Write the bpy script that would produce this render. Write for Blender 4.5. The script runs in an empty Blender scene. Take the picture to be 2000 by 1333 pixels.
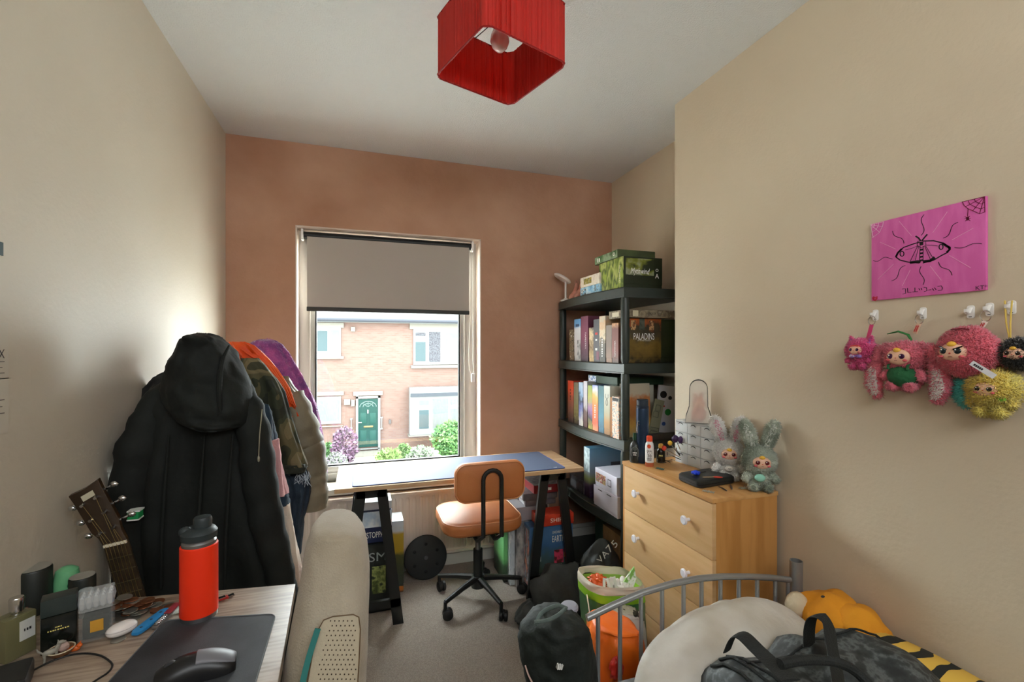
import bpy, bmesh, math, random
from mathutils import Vector, Matrix, noise
R = random.Random(7)
C = bpy.context.scene.collection
PI = math.pi
# ---------------------------------------------------------------- camera, world, lights, exposure
EYE = 1.333                                   # camera height; floor is z = 0, room x across, y towards the window
YAW = math.atan(294 / 896)
cam = bpy.data.cameras.new('camera'); cam.sensor_width = 36; cam.lens = 36 * 896 / 2000
cam.shift_y = (683 - 666.5) / 2000; cam.clip_start = .02; cam.clip_end = 200
camo = bpy.data.objects.new('camera', cam); C.objects.link(camo)
camo.location = (0, 0, EYE); camo.rotation_euler = (PI / 2, 0, -YAW)
S = bpy.context.scene; S.camera = camo
S.view_settings.view_transform = 'Standard'; S.view_settings.look = 'None'
S.view_settings.exposure = 2.85; S.view_settings.gamma = 1; S.view_settings.use_curve_mapping = False
try:
    S.cycles.use_denoising = True; S.cycles.denoiser = 'OPENIMAGEDENOISE'
    S.cycles.max_bounces = 10; S.cycles.diffuse_bounces = 7; S.cycles.transparent_max_bounces = 12
    S.cycles.sample_clamp_indirect = 8; S.cycles.caustics_reflective = False; S.cycles.caustics_refractive = False
except Exception: pass
wd = bpy.data.worlds.new('overcast sky'); S.world = wd; wd.use_nodes = True
bg = wd.node_tree.nodes['Background']; bg.inputs[0].default_value = (.93, .97, 1, 1); bg.inputs[1].default_value = 4.8
def area(name, loc, rot, sx, sy, energy, col=(1, 1, 1), portal=False):
    l = bpy.data.lights.new(name, 'AREA'); l.shape = 'RECTANGLE'; l.size = sx; l.size_y = sy; l.energy = energy; l.color = col
    l.cycles.is_portal = portal
    o = bpy.data.objects.new(name, l); C.objects.link(o); o.location = loc; o.rotation_euler = rot; return o
#area('window_portal', (.19, 3.02, 1.24), (-PI / 2, 0, 0), 1.0, 1.5, 1, portal=True)
# added fill light high behind the camera to brighten the room, no real source
area('fill_light', (.36, -1.02, 2.15), (math.radians(86), 0, 0), 1.9, .55, 4.0, (.93, .97, 1))
FW = (math.sin(YAW), math.cos(YAW)); RT = (FW[1], -FW[0])
def P(px, py, X=None, Y=None, Z=None):
    "the world point on the plane X=, Y= or Z= that lies along a sight line of the photograph (survey helper)"
    u = (px - 1000) / 896; v = (683 - py) / 896
    d = (FW[0] + u * RT[0], FW[1] + u * RT[1], v)
    t = X / d[0] if X is not None else Y / d[1] if Y is not None else (Z - EYE) / d[2]
    return Vector((d[0] * t, d[1] * t, EYE + v * t))
# ---------------------------------------------------------------- materials
MATS = {}
def lin(c):
    return tuple(((x / 255) / 12.92 if x / 255 <= .04045 else ((x / 255 + .055) / 1.055) ** 2.4) for x in c[:3]) + (1,)
def mat(name, col, rough=.6, metal=0, bump=0, bs=200, col2=None, ns=8, n0=.4, n1=.6, sheen=0, trans=0, alpha=1, ior=1.45, detail=3, stretch=None, coat=0, emis=0, rot=0):
    if name in MATS: return MATS[name]
    m = bpy.data.materials.new(name); m.use_nodes = True; nt = m.node_tree; b = nt.nodes['Principled BSDF']
    b.inputs['Base Color'].default_value = lin(col); b.inputs['Roughness'].default_value = rough; b.inputs['Metallic'].default_value = metal
    b.inputs['Sheen Weight'].default_value = sheen; b.inputs['Transmission Weight'].default_value = trans
    b.inputs['Alpha'].default_value = alpha; b.inputs['IOR'].default_value = ior; b.inputs['Coat Weight'].default_value = coat
    if emis: b.inputs['Emission Color'].default_value = lin(col); b.inputs['Emission Strength'].default_value = emis
    if col2 or bump:
        tc = nt.nodes.new('ShaderNodeTexCoord'); mp = nt.nodes.new('ShaderNodeMapping'); nt.links.new(tc.outputs['Object'], mp.inputs[0])
        if stretch: mp.inputs['Scale'].default_value = stretch
        mp.inputs['Rotation'].default_value[2] = rot
    if col2:
        n = nt.nodes.new('ShaderNodeTexNoise'); n.inputs['Scale'].default_value = ns; n.inputs['Detail'].default_value = detail
        nt.links.new(mp.outputs[0], n.inputs[0]); r = nt.nodes.new('ShaderNodeValToRGB')
        r.color_ramp.elements[0].position = n0; r.color_ramp.elements[1].position = n1
        r.color_ramp.elements[0].color = lin(col); r.color_ramp.elements[1].color = lin(col2)
        nt.links.new(n.outputs[0], r.inputs[0]); nt.links.new(r.outputs[0], b.inputs['Base Color'])
    if bump:
        n = nt.nodes.new('ShaderNodeTexNoise'); n.inputs['Scale'].default_value = bs; n.inputs['Detail'].default_value = 4
        nt.links.new(mp.outputs[0], n.inputs[0]); k = nt.nodes.new('ShaderNodeBump'); k.inputs['Strength'].default_value = bump
        k.inputs['Distance'].default_value = .01
        nt.links.new(n.outputs[0], k.inputs['Height']); nt.links.new(k.outputs[0], b.inputs['Normal'])
    MATS[name] = m; return m
def art(name, cols, scale=20, stretch=(1, 1, 1), rough=.45, seed=0, detail=3, hard=False):
    "printed picture: several colours broken up by noise"
    if name in MATS: return MATS[name]
    m = bpy.data.materials.new(name); m.use_nodes = True; nt = m.node_tree; b = nt.nodes['Principled BSDF']; b.inputs['Roughness'].default_value = rough
    tc = nt.nodes.new('ShaderNodeTexCoord'); mp = nt.nodes.new('ShaderNodeMapping'); nt.links.new(tc.outputs['Object'], mp.inputs[0])
    mp.inputs['Location'].default_value = (seed * 3.7, seed * 1.3, seed * 2.1); mp.inputs['Scale'].default_value = stretch
    n = nt.nodes.new('ShaderNodeTexNoise'); n.inputs['Scale'].default_value = scale; n.inputs['Detail'].default_value = detail
    nt.links.new(mp.outputs[0], n.inputs[0]); r = nt.nodes.new('ShaderNodeValToRGB'); cr = r.color_ramp
    if hard: cr.interpolation = 'CONSTANT'
    k = len(cols)
    while len(cr.elements) < k: cr.elements.new(.5)
    for i in range(k): cr.elements[i].position = .34 + .32 * i / max(1, k - 1)
    for i, c in enumerate(cols): cr.elements[i].color = lin(c)
    nt.links.new(n.outputs[0], r.inputs[0]); nt.links.new(r.outputs[0], b.inputs['Base Color'])
    MATS[name] = m; return m
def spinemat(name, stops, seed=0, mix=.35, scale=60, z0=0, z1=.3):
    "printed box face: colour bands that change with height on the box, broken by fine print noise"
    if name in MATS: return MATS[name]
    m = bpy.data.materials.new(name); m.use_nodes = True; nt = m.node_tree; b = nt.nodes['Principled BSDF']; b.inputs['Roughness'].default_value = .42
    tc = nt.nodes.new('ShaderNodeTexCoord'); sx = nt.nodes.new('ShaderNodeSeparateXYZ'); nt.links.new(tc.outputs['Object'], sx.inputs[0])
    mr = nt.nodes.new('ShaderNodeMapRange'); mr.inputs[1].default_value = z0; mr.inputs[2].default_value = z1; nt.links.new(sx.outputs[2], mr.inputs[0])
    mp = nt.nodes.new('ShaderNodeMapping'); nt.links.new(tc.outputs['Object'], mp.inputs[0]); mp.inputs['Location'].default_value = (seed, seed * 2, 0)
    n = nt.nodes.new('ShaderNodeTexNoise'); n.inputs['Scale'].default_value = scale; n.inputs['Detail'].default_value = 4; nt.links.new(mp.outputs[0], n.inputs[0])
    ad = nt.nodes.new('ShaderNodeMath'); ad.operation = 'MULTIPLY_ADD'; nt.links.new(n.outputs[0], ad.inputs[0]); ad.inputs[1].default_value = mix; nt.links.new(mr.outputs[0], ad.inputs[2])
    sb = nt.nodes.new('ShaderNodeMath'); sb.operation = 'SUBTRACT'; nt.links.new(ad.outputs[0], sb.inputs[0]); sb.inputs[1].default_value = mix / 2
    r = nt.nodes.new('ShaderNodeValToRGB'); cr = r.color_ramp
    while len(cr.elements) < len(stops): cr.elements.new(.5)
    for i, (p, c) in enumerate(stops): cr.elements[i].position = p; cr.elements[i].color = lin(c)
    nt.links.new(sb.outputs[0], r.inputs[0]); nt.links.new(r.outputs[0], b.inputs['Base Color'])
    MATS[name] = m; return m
# ---------------------------------------------------------------- mesh builder
class MB:
    def __init__(s, M=None): s.v = []; s.f = []; s.mi = []; s.M = M or Matrix(); s.cur = 0
    def add(s, vs, fs):
        k = len(s.v); s.v += [s.M @ Vector(p) for p in vs]; s.f += [tuple(i + k for i in f) for f in fs]; s.mi += [s.cur] * len(fs); return s
    def box(s, x0, x1, y0, y1, z0, z1):
        v = [(x, y, z) for z in (z0, z1) for y in (y0, y1) for x in (x0, x1)]
        return s.add(v, [(0, 2, 3, 1), (4, 5, 7, 6), (0, 1, 5, 4), (2, 6, 7, 3), (0, 4, 6, 2), (1, 3, 7, 5)])
    def prism(s, poly, off):
        n = len(poly); off = Vector(off); a = [Vector(p) for p in poly]
        return s.add(a + [p + off for p in a], [tuple(range(n))[::-1], tuple(range(n, 2 * n))] + [(i, (i + 1) % n, n + (i + 1) % n, n + i) for i in range(n)])
    def loft(s, rings, cap=True, closed=False):
        n = len(rings[0]); v = [p for r in rings for p in r]; f = []; m = len(rings)
        for j in range(m if closed else m - 1):
            a = j * n; b = ((j + 1) % m) * n
            f += [(a + i, a + (i + 1) % n, b + (i + 1) % n, b + i) for i in range(n)]
        if cap and not closed: f += [tuple(range(n))[::-1], tuple(range((m - 1) * n, m * n))]
        return s.add(v, f)
    def tube(s, pts, r, n=8, closed=False, cap=True, flat=None):
        pts = [Vector(p) for p in pts]; m = len(pts); rings = []; up = None
        for i, p in enumerate(pts):
            a = pts[(i - 1) % m] if (closed or i) else p; b = pts[(i + 1) % m] if (closed or i < m - 1) else p
            t = (b - a); t = t.normalized() if t.length > 1e-9 else Vector((0, 0, 1))
            if up is None: up = t.orthogonal().normalized() if flat is None else Vector(flat)
            q = up - t * up.dot(t); up = q.normalized() if q.length > 1e-6 else t.orthogonal().normalized()
            w = t.cross(up); rr = r[i] if isinstance(r, list) else r
            ra, rb = rr if isinstance(rr, tuple) else (rr, rr)
            rings.append([p + up * (ra * math.cos(2 * PI * k / n)) + w * (rb * math.sin(2 * PI * k / n)) for k in range(n)])
        return s.loft(rings, cap, closed)
    def cyl(s, p0, p1, r0, r1=None, n=20):
        return s.tube([p0, p1], [r0, r0 if r1 is None else r1], n)
    def lathe(s, prof, c=(0, 0, 0), n=28, M=None):
        c = Vector(c); M = M or Matrix()
        return s.loft([[c + M @ Vector((max(r, .0001) * math.cos(2 * PI * k / n), max(r, .0001) * math.sin(2 * PI * k / n), z)) for k in range(n)] for r, z in prof])
    def sph(s, c, r, nu=20, nv=12, M=None, disp=0, fr=6, e=1, seed=0):
        c = Vector(c); r = (r, r, r) if not isinstance(r, (tuple, list)) else r; M = M or Matrix(); rings = []
        for j in range(nv + 1):
            th = PI * (j / nv) if 0 < j < nv else (.02 if j == 0 else PI - .02); ring = []
            for k in range(nu):
                ph = 2 * PI * k / nu; d = Vector((math.sin(th) * math.cos(ph), math.sin(th) * math.sin(ph), -math.cos(th)))
                if e != 1: d = Vector([math.copysign(abs(q) ** e, q) for q in d])
                p = Vector((d.x * r[0], d.y * r[1], d.z * r[2]))
                if disp: p *= 1 + disp * noise.noise(d * fr + Vector((seed * 5.1, seed, 0)))
                ring.append(c + M @ p)
            rings.append(ring)
        return s.loft(rings)
    def strip(s, pts, w, nrm, t=.0006):
        "flat painted stroke of width w standing t proud along nrm"
        pts = [Vector(p) for p in pts]; nrm = Vector(nrm).normalized(); m = len(pts); L = []; Rr = []
        for i, p in enumerate(pts):
            d = (pts[min(i + 1, m - 1)] - pts[max(i - 1, 0)]).normalized(); q = d.cross(nrm) * (w / 2); L.append(p + q); Rr.append(p - q)
        v = []; f = []
        for a, b in zip(L, Rr): v += [a + nrm * t, b + nrm * t, a, b]
        for i in range(m - 1):
            k = i * 4; f += [(k, k + 1, k + 5, k + 4), (k, k + 4, k + 6, k + 2), (k + 1, k + 3, k + 7, k + 5)]
        f += [(0, 2, 3, 1), (4 * m - 4, 4 * m - 3, 4 * m - 1, 4 * m - 2)]
        return s.add(v, f)
    def fur(s, n, ln, w=.0016, seed=1, mi=None, lo=0):
        "n tufts standing on the faces built so far"
        r = random.Random(seed); tri = []
        for f in s.f[lo:]:
            for i in range(1, len(f) - 1): tri.append((s.v[f[0]], s.v[f[i]], s.v[f[i + 1]]))
        ar = [((b - a).cross(c - a)).length for a, b, c in tri]; pick = r.choices(range(len(tri)), ar, k=n); V = []; F = []
        for i in pick:
            a, b, c = tri[i]; u, v = r.random(), r.random()
            if u + v > 1: u, v = 1 - u, 1 - v
            p = a + (b - a) * u + (c - a) * v; q = (b - a).cross(c - a)
            if q.length < 1e-12: continue
            q.normalize(); q = (q + Vector((r.uniform(-.7, .7), r.uniform(-.7, .7), r.uniform(-.9, .5)))).normalized()
            t = q.orthogonal().normalized(); t = Matrix.Rotation(r.random() * 6.3, 3, q) @ t; h = q.cross(t); k = len(V); L = ln * r.uniform(.5, 1.2)
            V += [p + t * w, p - t * w * .5 + h * w * .8, p - t * w * .5 - h * w * .8, p + q * L]; F += [(k, k + 1, k + 3), (k + 1, k + 2, k + 3), (k + 2, k, k + 3)]
        o = s.M; s.M = Matrix(); s.add(V, F); s.M = o; return s
WM = {}
def meshobj(name, mb, m, parent=None, bev=0, seg=2, smooth=True, origin=None, ang=35):
    W = WM[parent.name] if parent else None
    if parent is None:
        xs = [[p[i] for p in mb.v] for i in range(3)]
        og = Vector(origin) if origin is not None else Vector(((min(xs[0]) + max(xs[0])) / 2, (min(xs[1]) + max(xs[1])) / 2, min(xs[2])))
        W = Matrix.Translation(og)
    inv = W.inverted(); me = bpy.data.meshes.new(name); me.from_pydata([inv @ p for p in mb.v], [], mb.f)
    ms = m if isinstance(m, (list, tuple)) else [m]
    for q in ms: me.materials.append(q)
    for i, p in enumerate(me.polygons): p.material_index = min(mb.mi[i], len(ms) - 1)
    b = bmesh.new(); b.from_mesh(me); bmesh.ops.remove_doubles(b, verts=b.verts, dist=1e-6); bmesh.ops.recalc_face_normals(b, faces=b.faces)
    if bev:
        es = [e for e in b.edges if len(e.link_faces) == 2 and e.calc_face_angle(0) > math.radians(40)]
        bmesh.ops.bevel(b, geom=es, offset=bev, segments=seg, profile=.6, affect='EDGES', clamp_overlap=True)
    if smooth:
        for f in b.faces: f.smooth = True
        for e in b.edges:
            if len(e.link_faces) == 2 and e.calc_face_angle(0) > math.radians(ang): e.smooth = False
    b.to_mesh(me); b.free(); me.validate()
    o = bpy.data.objects.new(name, me); C.objects.link(o)
    if parent: o.parent = parent
    else: o.matrix_world = W
    WM[o.name] = W; return o
def tag(o, label, cat, group=None, kind=None):
    if label: o['label'] = label
    if cat: o['category'] = cat
    if group: o['group'] = group
    if kind: o['kind'] = kind
    return o
def thing(name, label, cat, loc=(0, 0, 0), rz=0, group=None, M=None):
    o = bpy.data.objects.new(name, None); C.objects.link(o); o.empty_display_size = .05
    W = M if M is not None else Matrix.Translation(Vector(loc)) @ Matrix.Rotation(rz, 4, 'Z')
    o.matrix_world = W; WM[o.name] = W; return tag(o, label, cat, group)
def struct(name, mb, m, parent=None, **k):
    o = meshobj(name, mb, m, parent, **k)
    if parent is None: o['kind'] = 'structure'
    return o
def dup(root, M, label=None, group=None):
    r = root.copy(); C.objects.link(r); r.matrix_world = M; WM[r.name] = M
    if label: r['label'] = label
    if group: r['group'] = group
    for ch in list(root.children):
        c = ch.copy(); C.objects.link(c); c.parent = r; WM[c.name] = M
        for g in list(ch.children):
            d = g.copy(); C.objects.link(d); d.parent = c; WM[d.name] = M
    return r
def txt(s, parent, m, org, face='-Y', h=.02, width=None, rot=0, t=.0008, name='lettering', shear=0, M=None):
    "writing set on a face; org is its middle; face names the side it looks to"
    if s[0] == '~':     # print too small to read: a row of short bars
        n = len(s); W_ = width or h * n * .8; ax = {'-Y': ((1, 0, 0), (0, 0, 1), (0, -1, 0)), '-X': ((0, -1, 0), (0, 0, 1), (-1, 0, 0)), '+Z': ((1, 0, 0), (0, 1, 0), (0, 0, 1))}
        a, b, nn = [Vector(q) for q in (ax[face] if isinstance(face, str) else face)]; a, b = a * math.cos(rot) + b * math.sin(rot), b * math.cos(rot) - a * math.sin(rot); mb = MB(M)
        for k in range(n):
            x0 = -W_ / 2 + W_ * k / n; x1 = x0 + W_ / n * (.5 + .3 * ((k * 7) % 3) / 2); o = Vector(org) + nn * t; mb.add([o + a * x0 - b * h / 2, o + a * x1 - b * h / 2, o + a * x1 + b * h / 2 * (1 - .3 * (k % 2)), o + a * x0 + b * h / 2], [(0, 1, 2, 3)])
        return meshobj(name, mb, m, parent, smooth=False)
    cu = bpy.data.curves.new('t', 'FONT'); cu.body = s; cu.size = 1; cu.extrude = 0; cu.align_x = 'CENTER'; cu.align_y = 'CENTER'; cu.shear = shear; cu.resolution_u = 3
    ob = bpy.data.objects.new('t', cu); C.objects.link(ob); dg = bpy.context.evaluated_depsgraph_get(); dg.update()
    me = bpy.data.meshes.new_from_object(ob.evaluated_get(dg)); bpy.data.objects.remove(ob)
    if not me.vertices: return None
    xs = [v.co.x for v in me.vertices]; ys = [v.co.y for v in me.vertices]
    sy = h / max(1e-6, max(ys) - min(ys)); sx = width / (max(xs) - min(xs)) if width else sy
    cx, cy = (max(xs) + min(xs)) / 2, (max(ys) + min(ys)) / 2
    ax = {'-Y': ((1, 0, 0), (0, 0, 1), (0, -1, 0)), '-X': ((0, -1, 0), (0, 0, 1), (-1, 0, 0)), '+Z': ((1, 0, 0), (0, 1, 0), (0, 0, 1))}
    a, b, n = [Vector(q) for q in ax[face]] if isinstance(face, str) else [Vector(q) for q in face]
    mb = MB(M); c, sn = math.cos(rot), math.sin(rot); org = Vector(org); vs = []
    for v in me.vertices:
        x, y = (v.co.x - cx) * sx, (v.co.y - cy) * sy; x, y = x * c - y * sn, x * sn + y * c
        vs.append(org + a * x + b * y + n * t)
    mb.add(vs, [tuple(p.vertices) for p in me.polygons]); bpy.data.meshes.remove(me)
    return meshobj(name, mb, m, parent, smooth=False)
def fbm(p, o=3): return noise.fractal(Vector(p), 1.0, 2.0, o)
def drape(rows, Y, depth, n=44, folds=9, amp=.012, fold0=.15, seed=0, e=.8, grow=0, jit=.006, yoff=None, sub=4, top=1):
    """cloth body from outline rows (photo y, left, right) on the plane y=Y: closed rounded rings, vertical folds that deepen downwards"""
    rr = []
    for a, b in zip(rows, rows[1:]):
        for k in range(sub):
            t = k / sub; rr.append(tuple(a[i] + (b[i] - a[i]) * t for i in range(3)))
    rr.append(rows[-1]); m = len(rr); rings = []
    for j, (y, l, r) in enumerate(rr):
        A = P(l, y, Y=Y); B = P(r, y, Y=Y); c = (A + B) / 2; hx = (B - A).length / 2; q = j / (m - 1); dz = (B.z - A.z) / 2
        d = depth / 2 * (min(1, (.25 + .75 * math.sin(min(1, q * 5) * PI / 2))) if top else 1); fa = amp * min(1, max(0, q - fold0) * 3 + .15); ring = []
        for k in range(n):
            a = 2 * PI * k / n; ca, sa = math.cos(a), math.sin(a)
            x = math.copysign(abs(ca) ** e, ca); yy = math.copysign(abs(sa) ** e, sa)
            w = fa * (math.sin(a * folds + seed + 1.3 * math.sin(q * 3 + seed)) + .6 * math.sin(a * (folds * 1.7) + q * 5)) + jit * fbm((ca * 2.2 + seed, sa * 2.2, q * 7 + seed))
            ring.append(Vector((c.x + (hx + w * .35) * x, Y + (yoff(y) if yoff else 0) + (d + w + grow * q) * yy, c.z + dz * x + w * .2)))
        rings.append(ring)
    return rings
M_ = Matrix
def TR(x, y, z): return Matrix.Translation((x, y, z))
def RZ(a): return Matrix.Rotation(a, 4, 'Z')
def RX(a): return Matrix.Rotation(a, 4, 'X')
def RY(a): return Matrix.Rotation(a, 4, 'Y')
# ---------------------------------------------------------------- the room
XL, XR, XA, YW, YB, HC = -.697, 1.42, 1.665, 2.835, -1.15, 2.5   # left wall, chimney breast, alcove wall, window wall, back wall, ceiling
CH = 1.836                                                        # where the chimney breast ends
beige = mat('beige wall paint', (206, 198, 182), .55, bump=.12, bs=90, col2=(200, 190, 172), ns=1.3, n0=.35, n1=.7)
beige2 = mat('warm beige wall paint', (206, 192, 168), .55, bump=.12, bs=90, col2=(201, 185, 160), ns=1.5, n0=.35, n1=.7)
plaster = mat('bare pink plaster', (198, 158, 132), .75, bump=.25, bs=30, col2=(166, 120, 92), ns=2.0, n0=.28, n1=.74, detail=9)
white_p = mat('white ceiling paint', (214, 216, 215), .8, bump=.35, bs=160)
gloss_w = mat('white gloss paint', (222, 220, 212), .35)
upvc = mat('white window frame plastic', (196, 192, 186), .3)
reveal = mat('pale plastered reveal', (216, 200, 186), .7, bump=.15, bs=60)
carpet = mat('grey beige carpet', (140, 127, 114), .95, bump=.9, bs=420, col2=(172, 160, 146), ns=260, n0=.38, n1=.62, detail=5, sheen=.3)
struct('floor', MB().box(XL - .1, XA + .1, YB - .1, YW + .1, -.06, 0), carpet, smooth=False)
struct('ceiling', MB().box(XL - .1, XA + .1, YB - .1, YW + .05, HC, HC + .08), white_p, smooth=False)
struct('wall_left', MB().box(XL - .12, XL, YB - .1, YW + .3, -.06, HC), beige, smooth=False)
struct('wall_back', MB().box(XL, XA, YB - .12, YB, 0, HC), beige, smooth=False)
b = MB(); b.box(XR, XA + .14, YB, CH, 0, HC); b.box(XA, XA + .14, CH, YW, 0, HC)
struct('wall_right', b, beige2, smooth=False)
WX0, WX1, WZ0, WZ1 = -.354, .723, .535, 2.035
b = MB(); T = YW + .34
b.box(XL, WX0, YW, T, 0, HC); b.box(WX1, XA, YW, T, 0, HC); b.box(WX0, WX1, YW, T, WZ1, HC); b.box(WX0, WX1, YW, T, 0, WZ0)
struct('wall_window', b, plaster, smooth=False)
# pale skim on the four reveal faces
b = MB(); r0 = .006; b.box(WX0, WX0 + r0, YW + .002, T, WZ0, WZ1); b.box(WX1 - r0, WX1, YW + .002, T, WZ0, WZ1); b.box(WX0, WX1, YW + .002, T, WZ1 - r0, WZ1)
struct('trim_1', b, reveal, smooth=False)
# skirting
b = MB(); b.box(XL, XA, YW - .018, YW, 0, .12); b.box(XL, XA, YW - .010, YW, .12, .145)
struct('baseboard_window', b, gloss_w, bev=.003)
b = MB(); b.box(XL, XL + .018, YB, YW - .02, 0, .13); struct('baseboard_left', b, gloss_w, bev=.003)
b = MB(); b.box(XR - .018, XR, YB, CH, 0, .13); struct('baseboard_right', b, gloss_w, bev=.003)
# window
FY = YW + .115
win = thing('window_1', None, None, (.19, FY, WZ0)); win['kind'] = 'structure'
GX0, GX1, GZ0 = -.262, .612, .63
b = MB(); b.box(WX0 + r0, GX0, FY, FY + .07, WZ0, WZ1 - r0); b.box(GX1, WX1 - r0, FY, FY + .07, WZ0, WZ1 - r0)
b.box(GX0, GX1, FY, FY + .07, WZ0, GZ0); b.box(GX0, GX1, FY, FY + .07, WZ1 - .1, WZ1 - r0)
for x0, x1 in ((GX0 - .03, GX0 - .022), (GX1 + .022, GX1 + .03)): b.box(x0, x1, FY - .012, FY, WZ0 + .04, WZ1 - .05)
b.box(GX0 - .03, GX1 + .03, FY - .012, FY, WZ0 + .05, WZ0 + .058)
meshobj('window_frame', b, upvc, win, bev=.004)
b = MB()
for x0, x1, z0, z1 in ((GX0, GX0 + .008, GZ0, 1.93), (GX1 - .008, GX1, GZ0, 1.93), (GX0, GX1, GZ0, GZ0 + .008)): b.box(x0, x1, FY + .01, FY + .04, z0, z1)
meshobj('glazing_gasket', b, mat('black rubber gasket', (30, 32, 30), .6), win)
gl = bpy.data.materials.new('window glass'); gl.use_nodes = True; nt = gl.node_tree; nt.nodes.remove(nt.nodes['Principled BSDF'])
tr = nt.nodes.new('ShaderNodeBsdfTransparent'); tr.inputs[0].default_value = (.93, .96, .95, 1); gg = nt.nodes.new('ShaderNodeBsdfGlossy'); gg.inputs['Roughness'].default_value = .02
mx = nt.nodes.new('ShaderNodeMixShader'); mx.inputs[0].default_value = .04; nt.links.new(tr.outputs[0], mx.inputs[1]); nt.links.new(gg.outputs[0], mx.inputs[2]); nt.links.new(mx.outputs[0], nt.nodes['Material Output'].inputs[0])
meshobj('pane', MB().box(GX0, GX1, FY + .03, FY + .036, GZ0, 1.935), gl, win, smooth=False)
b = MB(); b.box(WX0 + r0, WX1 - r0, YW - .06, FY, WZ0 - .03, WZ0 + .005); struct('trim_2', b, gloss_w, bev=.006)
# exterior
brick = bpy.data.materials.new('pale red brickwork'); brick.use_nodes = True; nt = brick.node_tree; pb = nt.nodes['Principled BSDF']; pb.inputs['Roughness'].default_value = .9; pb.inputs['Specular IOR Level'].default_value = .1
tc = nt.nodes.new('ShaderNodeTexCoord'); mp = nt.nodes.new('ShaderNodeMapping'); mp.inputs['Rotation'].default_value = (PI / 2, 0, 0)
bk = nt.nodes.new('ShaderNodeTexBrick'); bk.inputs['Scale'].default_value = 1; bk.inputs['Brick Width'].default_value = .225; bk.inputs['Row Height'].default_value = .075; bk.inputs['Mortar Size'].default_value = .008
BR = .086
def dim(c, k=BR): return tuple(int(round(255 * ((x / 255) ** 2.2 * k) ** (1 / 2.2))) for x in c)
bk.inputs['Color1'].default_value = lin(dim((230, 184, 166))); bk.inputs['Color2'].default_value = lin(dim((214, 162, 144))); bk.inputs['Mortar'].default_value = lin(dim((212, 190, 178)))
nt.links.new(tc.outputs['Object'], mp.inputs[0]); nt.links.new(mp.outputs[0], bk.inputs[0]); nt.links.new(bk.outputs[0], pb.inputs['Base Color'])
HY = 19.6; GRZ = -2.85
def ex(x, y, Y=HY): return P(600 + x / 4.166, 600 + y / 4.166, Y=Y)
def exbox(b, x0, x1, y0, y1, d0, d1, Y=HY):
    a = ex(x0, y1, Y); c = ex(x1, y0, Y); b.box(a.x, c.x, Y - d1, Y - d0, min(a.z, c.z), max(a.z, c.z)); return b
house = thing('brick_house', 'pale red brick terraced house seen across the street through the window', 'house', (-3, HY, GRZ))
stone = mat('pale stone', dim((238, 232, 215)), .85); wfr = mat('white painted window frame', dim((244, 248, 244)), .5)
eave = ex(640, 118).z
meshobj('wall', MB().box(-17, 9, HY, HY + .3, GRZ, eave), brick, house, smooth=False)
slate = mat('grey slate roof', dim((205, 212, 214)), .8, bump=.5, bs=6, stretch=(1, 1, 1))
b = MB(); b.prism([(-17, HY - .35, eave + .05), (-17, HY + 3.6, eave + 2.9), (-17, HY + 3.6, eave + 2.7), (-17, HY - .35, eave - .08)], (26, 0, 0)); meshobj('roof', b, slate, house, smooth=False)
meshobj('gutter', MB().tube([(-17, HY - .4, eave + .02), (9, HY - .4, eave + .02)], .07, 10), mat('dark grey gutter', dim((118, 124, 140)), .5), house)
b = MB()
for i in range(1, 6): b.box(-17, 9, HY + i * .45 - .06, HY + i * .45 - .02, eave + .05 + (i * .45 + .35) * .722, eave + .08 + (i * .45 + .35) * .722)
meshobj('roof_course', b, mat('roof course line', dim((168, 178, 182)), .8), house)
pane_d = mat('house window glass', dim((120, 150, 156)), .3); pane_l = mat('net curtain behind glass', dim((206, 218, 214)), .5, col2=dim((170, 184, 184)), ns=30, stretch=(6, 1, .2)); pane_g = mat('open dark window pane', dim((110, 106, 118)), .3, col2=dim((160, 162, 170)), ns=18)
def hwin(frame, lintel, sill, panes, mats):
    f = meshobj('window', exbox(MB(), *frame, -.01, .05), wfr, house)
    if lintel: meshobj('lintel', exbox(MB(), *lintel, -.01, .08), stone, f)
    if sill: meshobj('sill', exbox(MB(), *sill, -.01, .14), stone, f)
    for q, m in zip(panes, mats): meshobj('pane', exbox(MB(), *q, .04, .06), m, f, smooth=False)
hwin((-60, 275, 165, 400), (-80, 298, 130, 165), (-80, 298, 400, 424), [(85, 165, 195, 360), (195, 260, 190, 375)], [pane_d, pane_l])
hwin((862, 1330, 180, 470), (833, 1360, 140, 180), (843, 1360, 470, 498), [(880, 962, 210, 236), (880, 962, 285, 442), (990, 1082, 205, 448), (1130, 1222, 215, 440)], [pane_g, pane_d, pane_g, pane_l])
hwin((-60, 275, 727, 962), (-80, 298, 685, 727), (-80, 292, 962, 985), [(80, 262, 752, 932)], [pane_l])
bay = meshobj('bay_window', exbox(MB(), 826, 1330, 640, 1030, .05, .5), wfr, house)
meshobj('fascia', exbox(MB(), 832, 1335, 682, 724, .48, .56), mat('dark grey fascia', dim((120, 128, 140)), .5), bay, smooth=False)
for q, m in (((900, 975, 750, 786), pane_l), ((900, 975, 825, 975), pane_d), ((1010, 1130, 735, 975), pane_l), ((1152, 1226, 740, 782), pane_l), ((1152, 1226, 815, 965), pane_l)): meshobj('pane', exbox(MB(), *q, .49, .52), m, bay, smooth=False)
meshobj('sill', exbox(MB(), 815, 1340, 1008, 1032, .05, .62), stone, bay)
dr = meshobj('door', exbox(MB(), 415, 576, 745, 1142, .0, .05), mat('dark green front door', dim((45, 130, 115), .06), .4), house)
b = MB()
for q in ((397, 415, 722, 1160), (576, 595, 722, 1160), (397, 595, 722, 745), (400, 590, 1142, 1162)): exbox(b, *q, -.01, .09)
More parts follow.
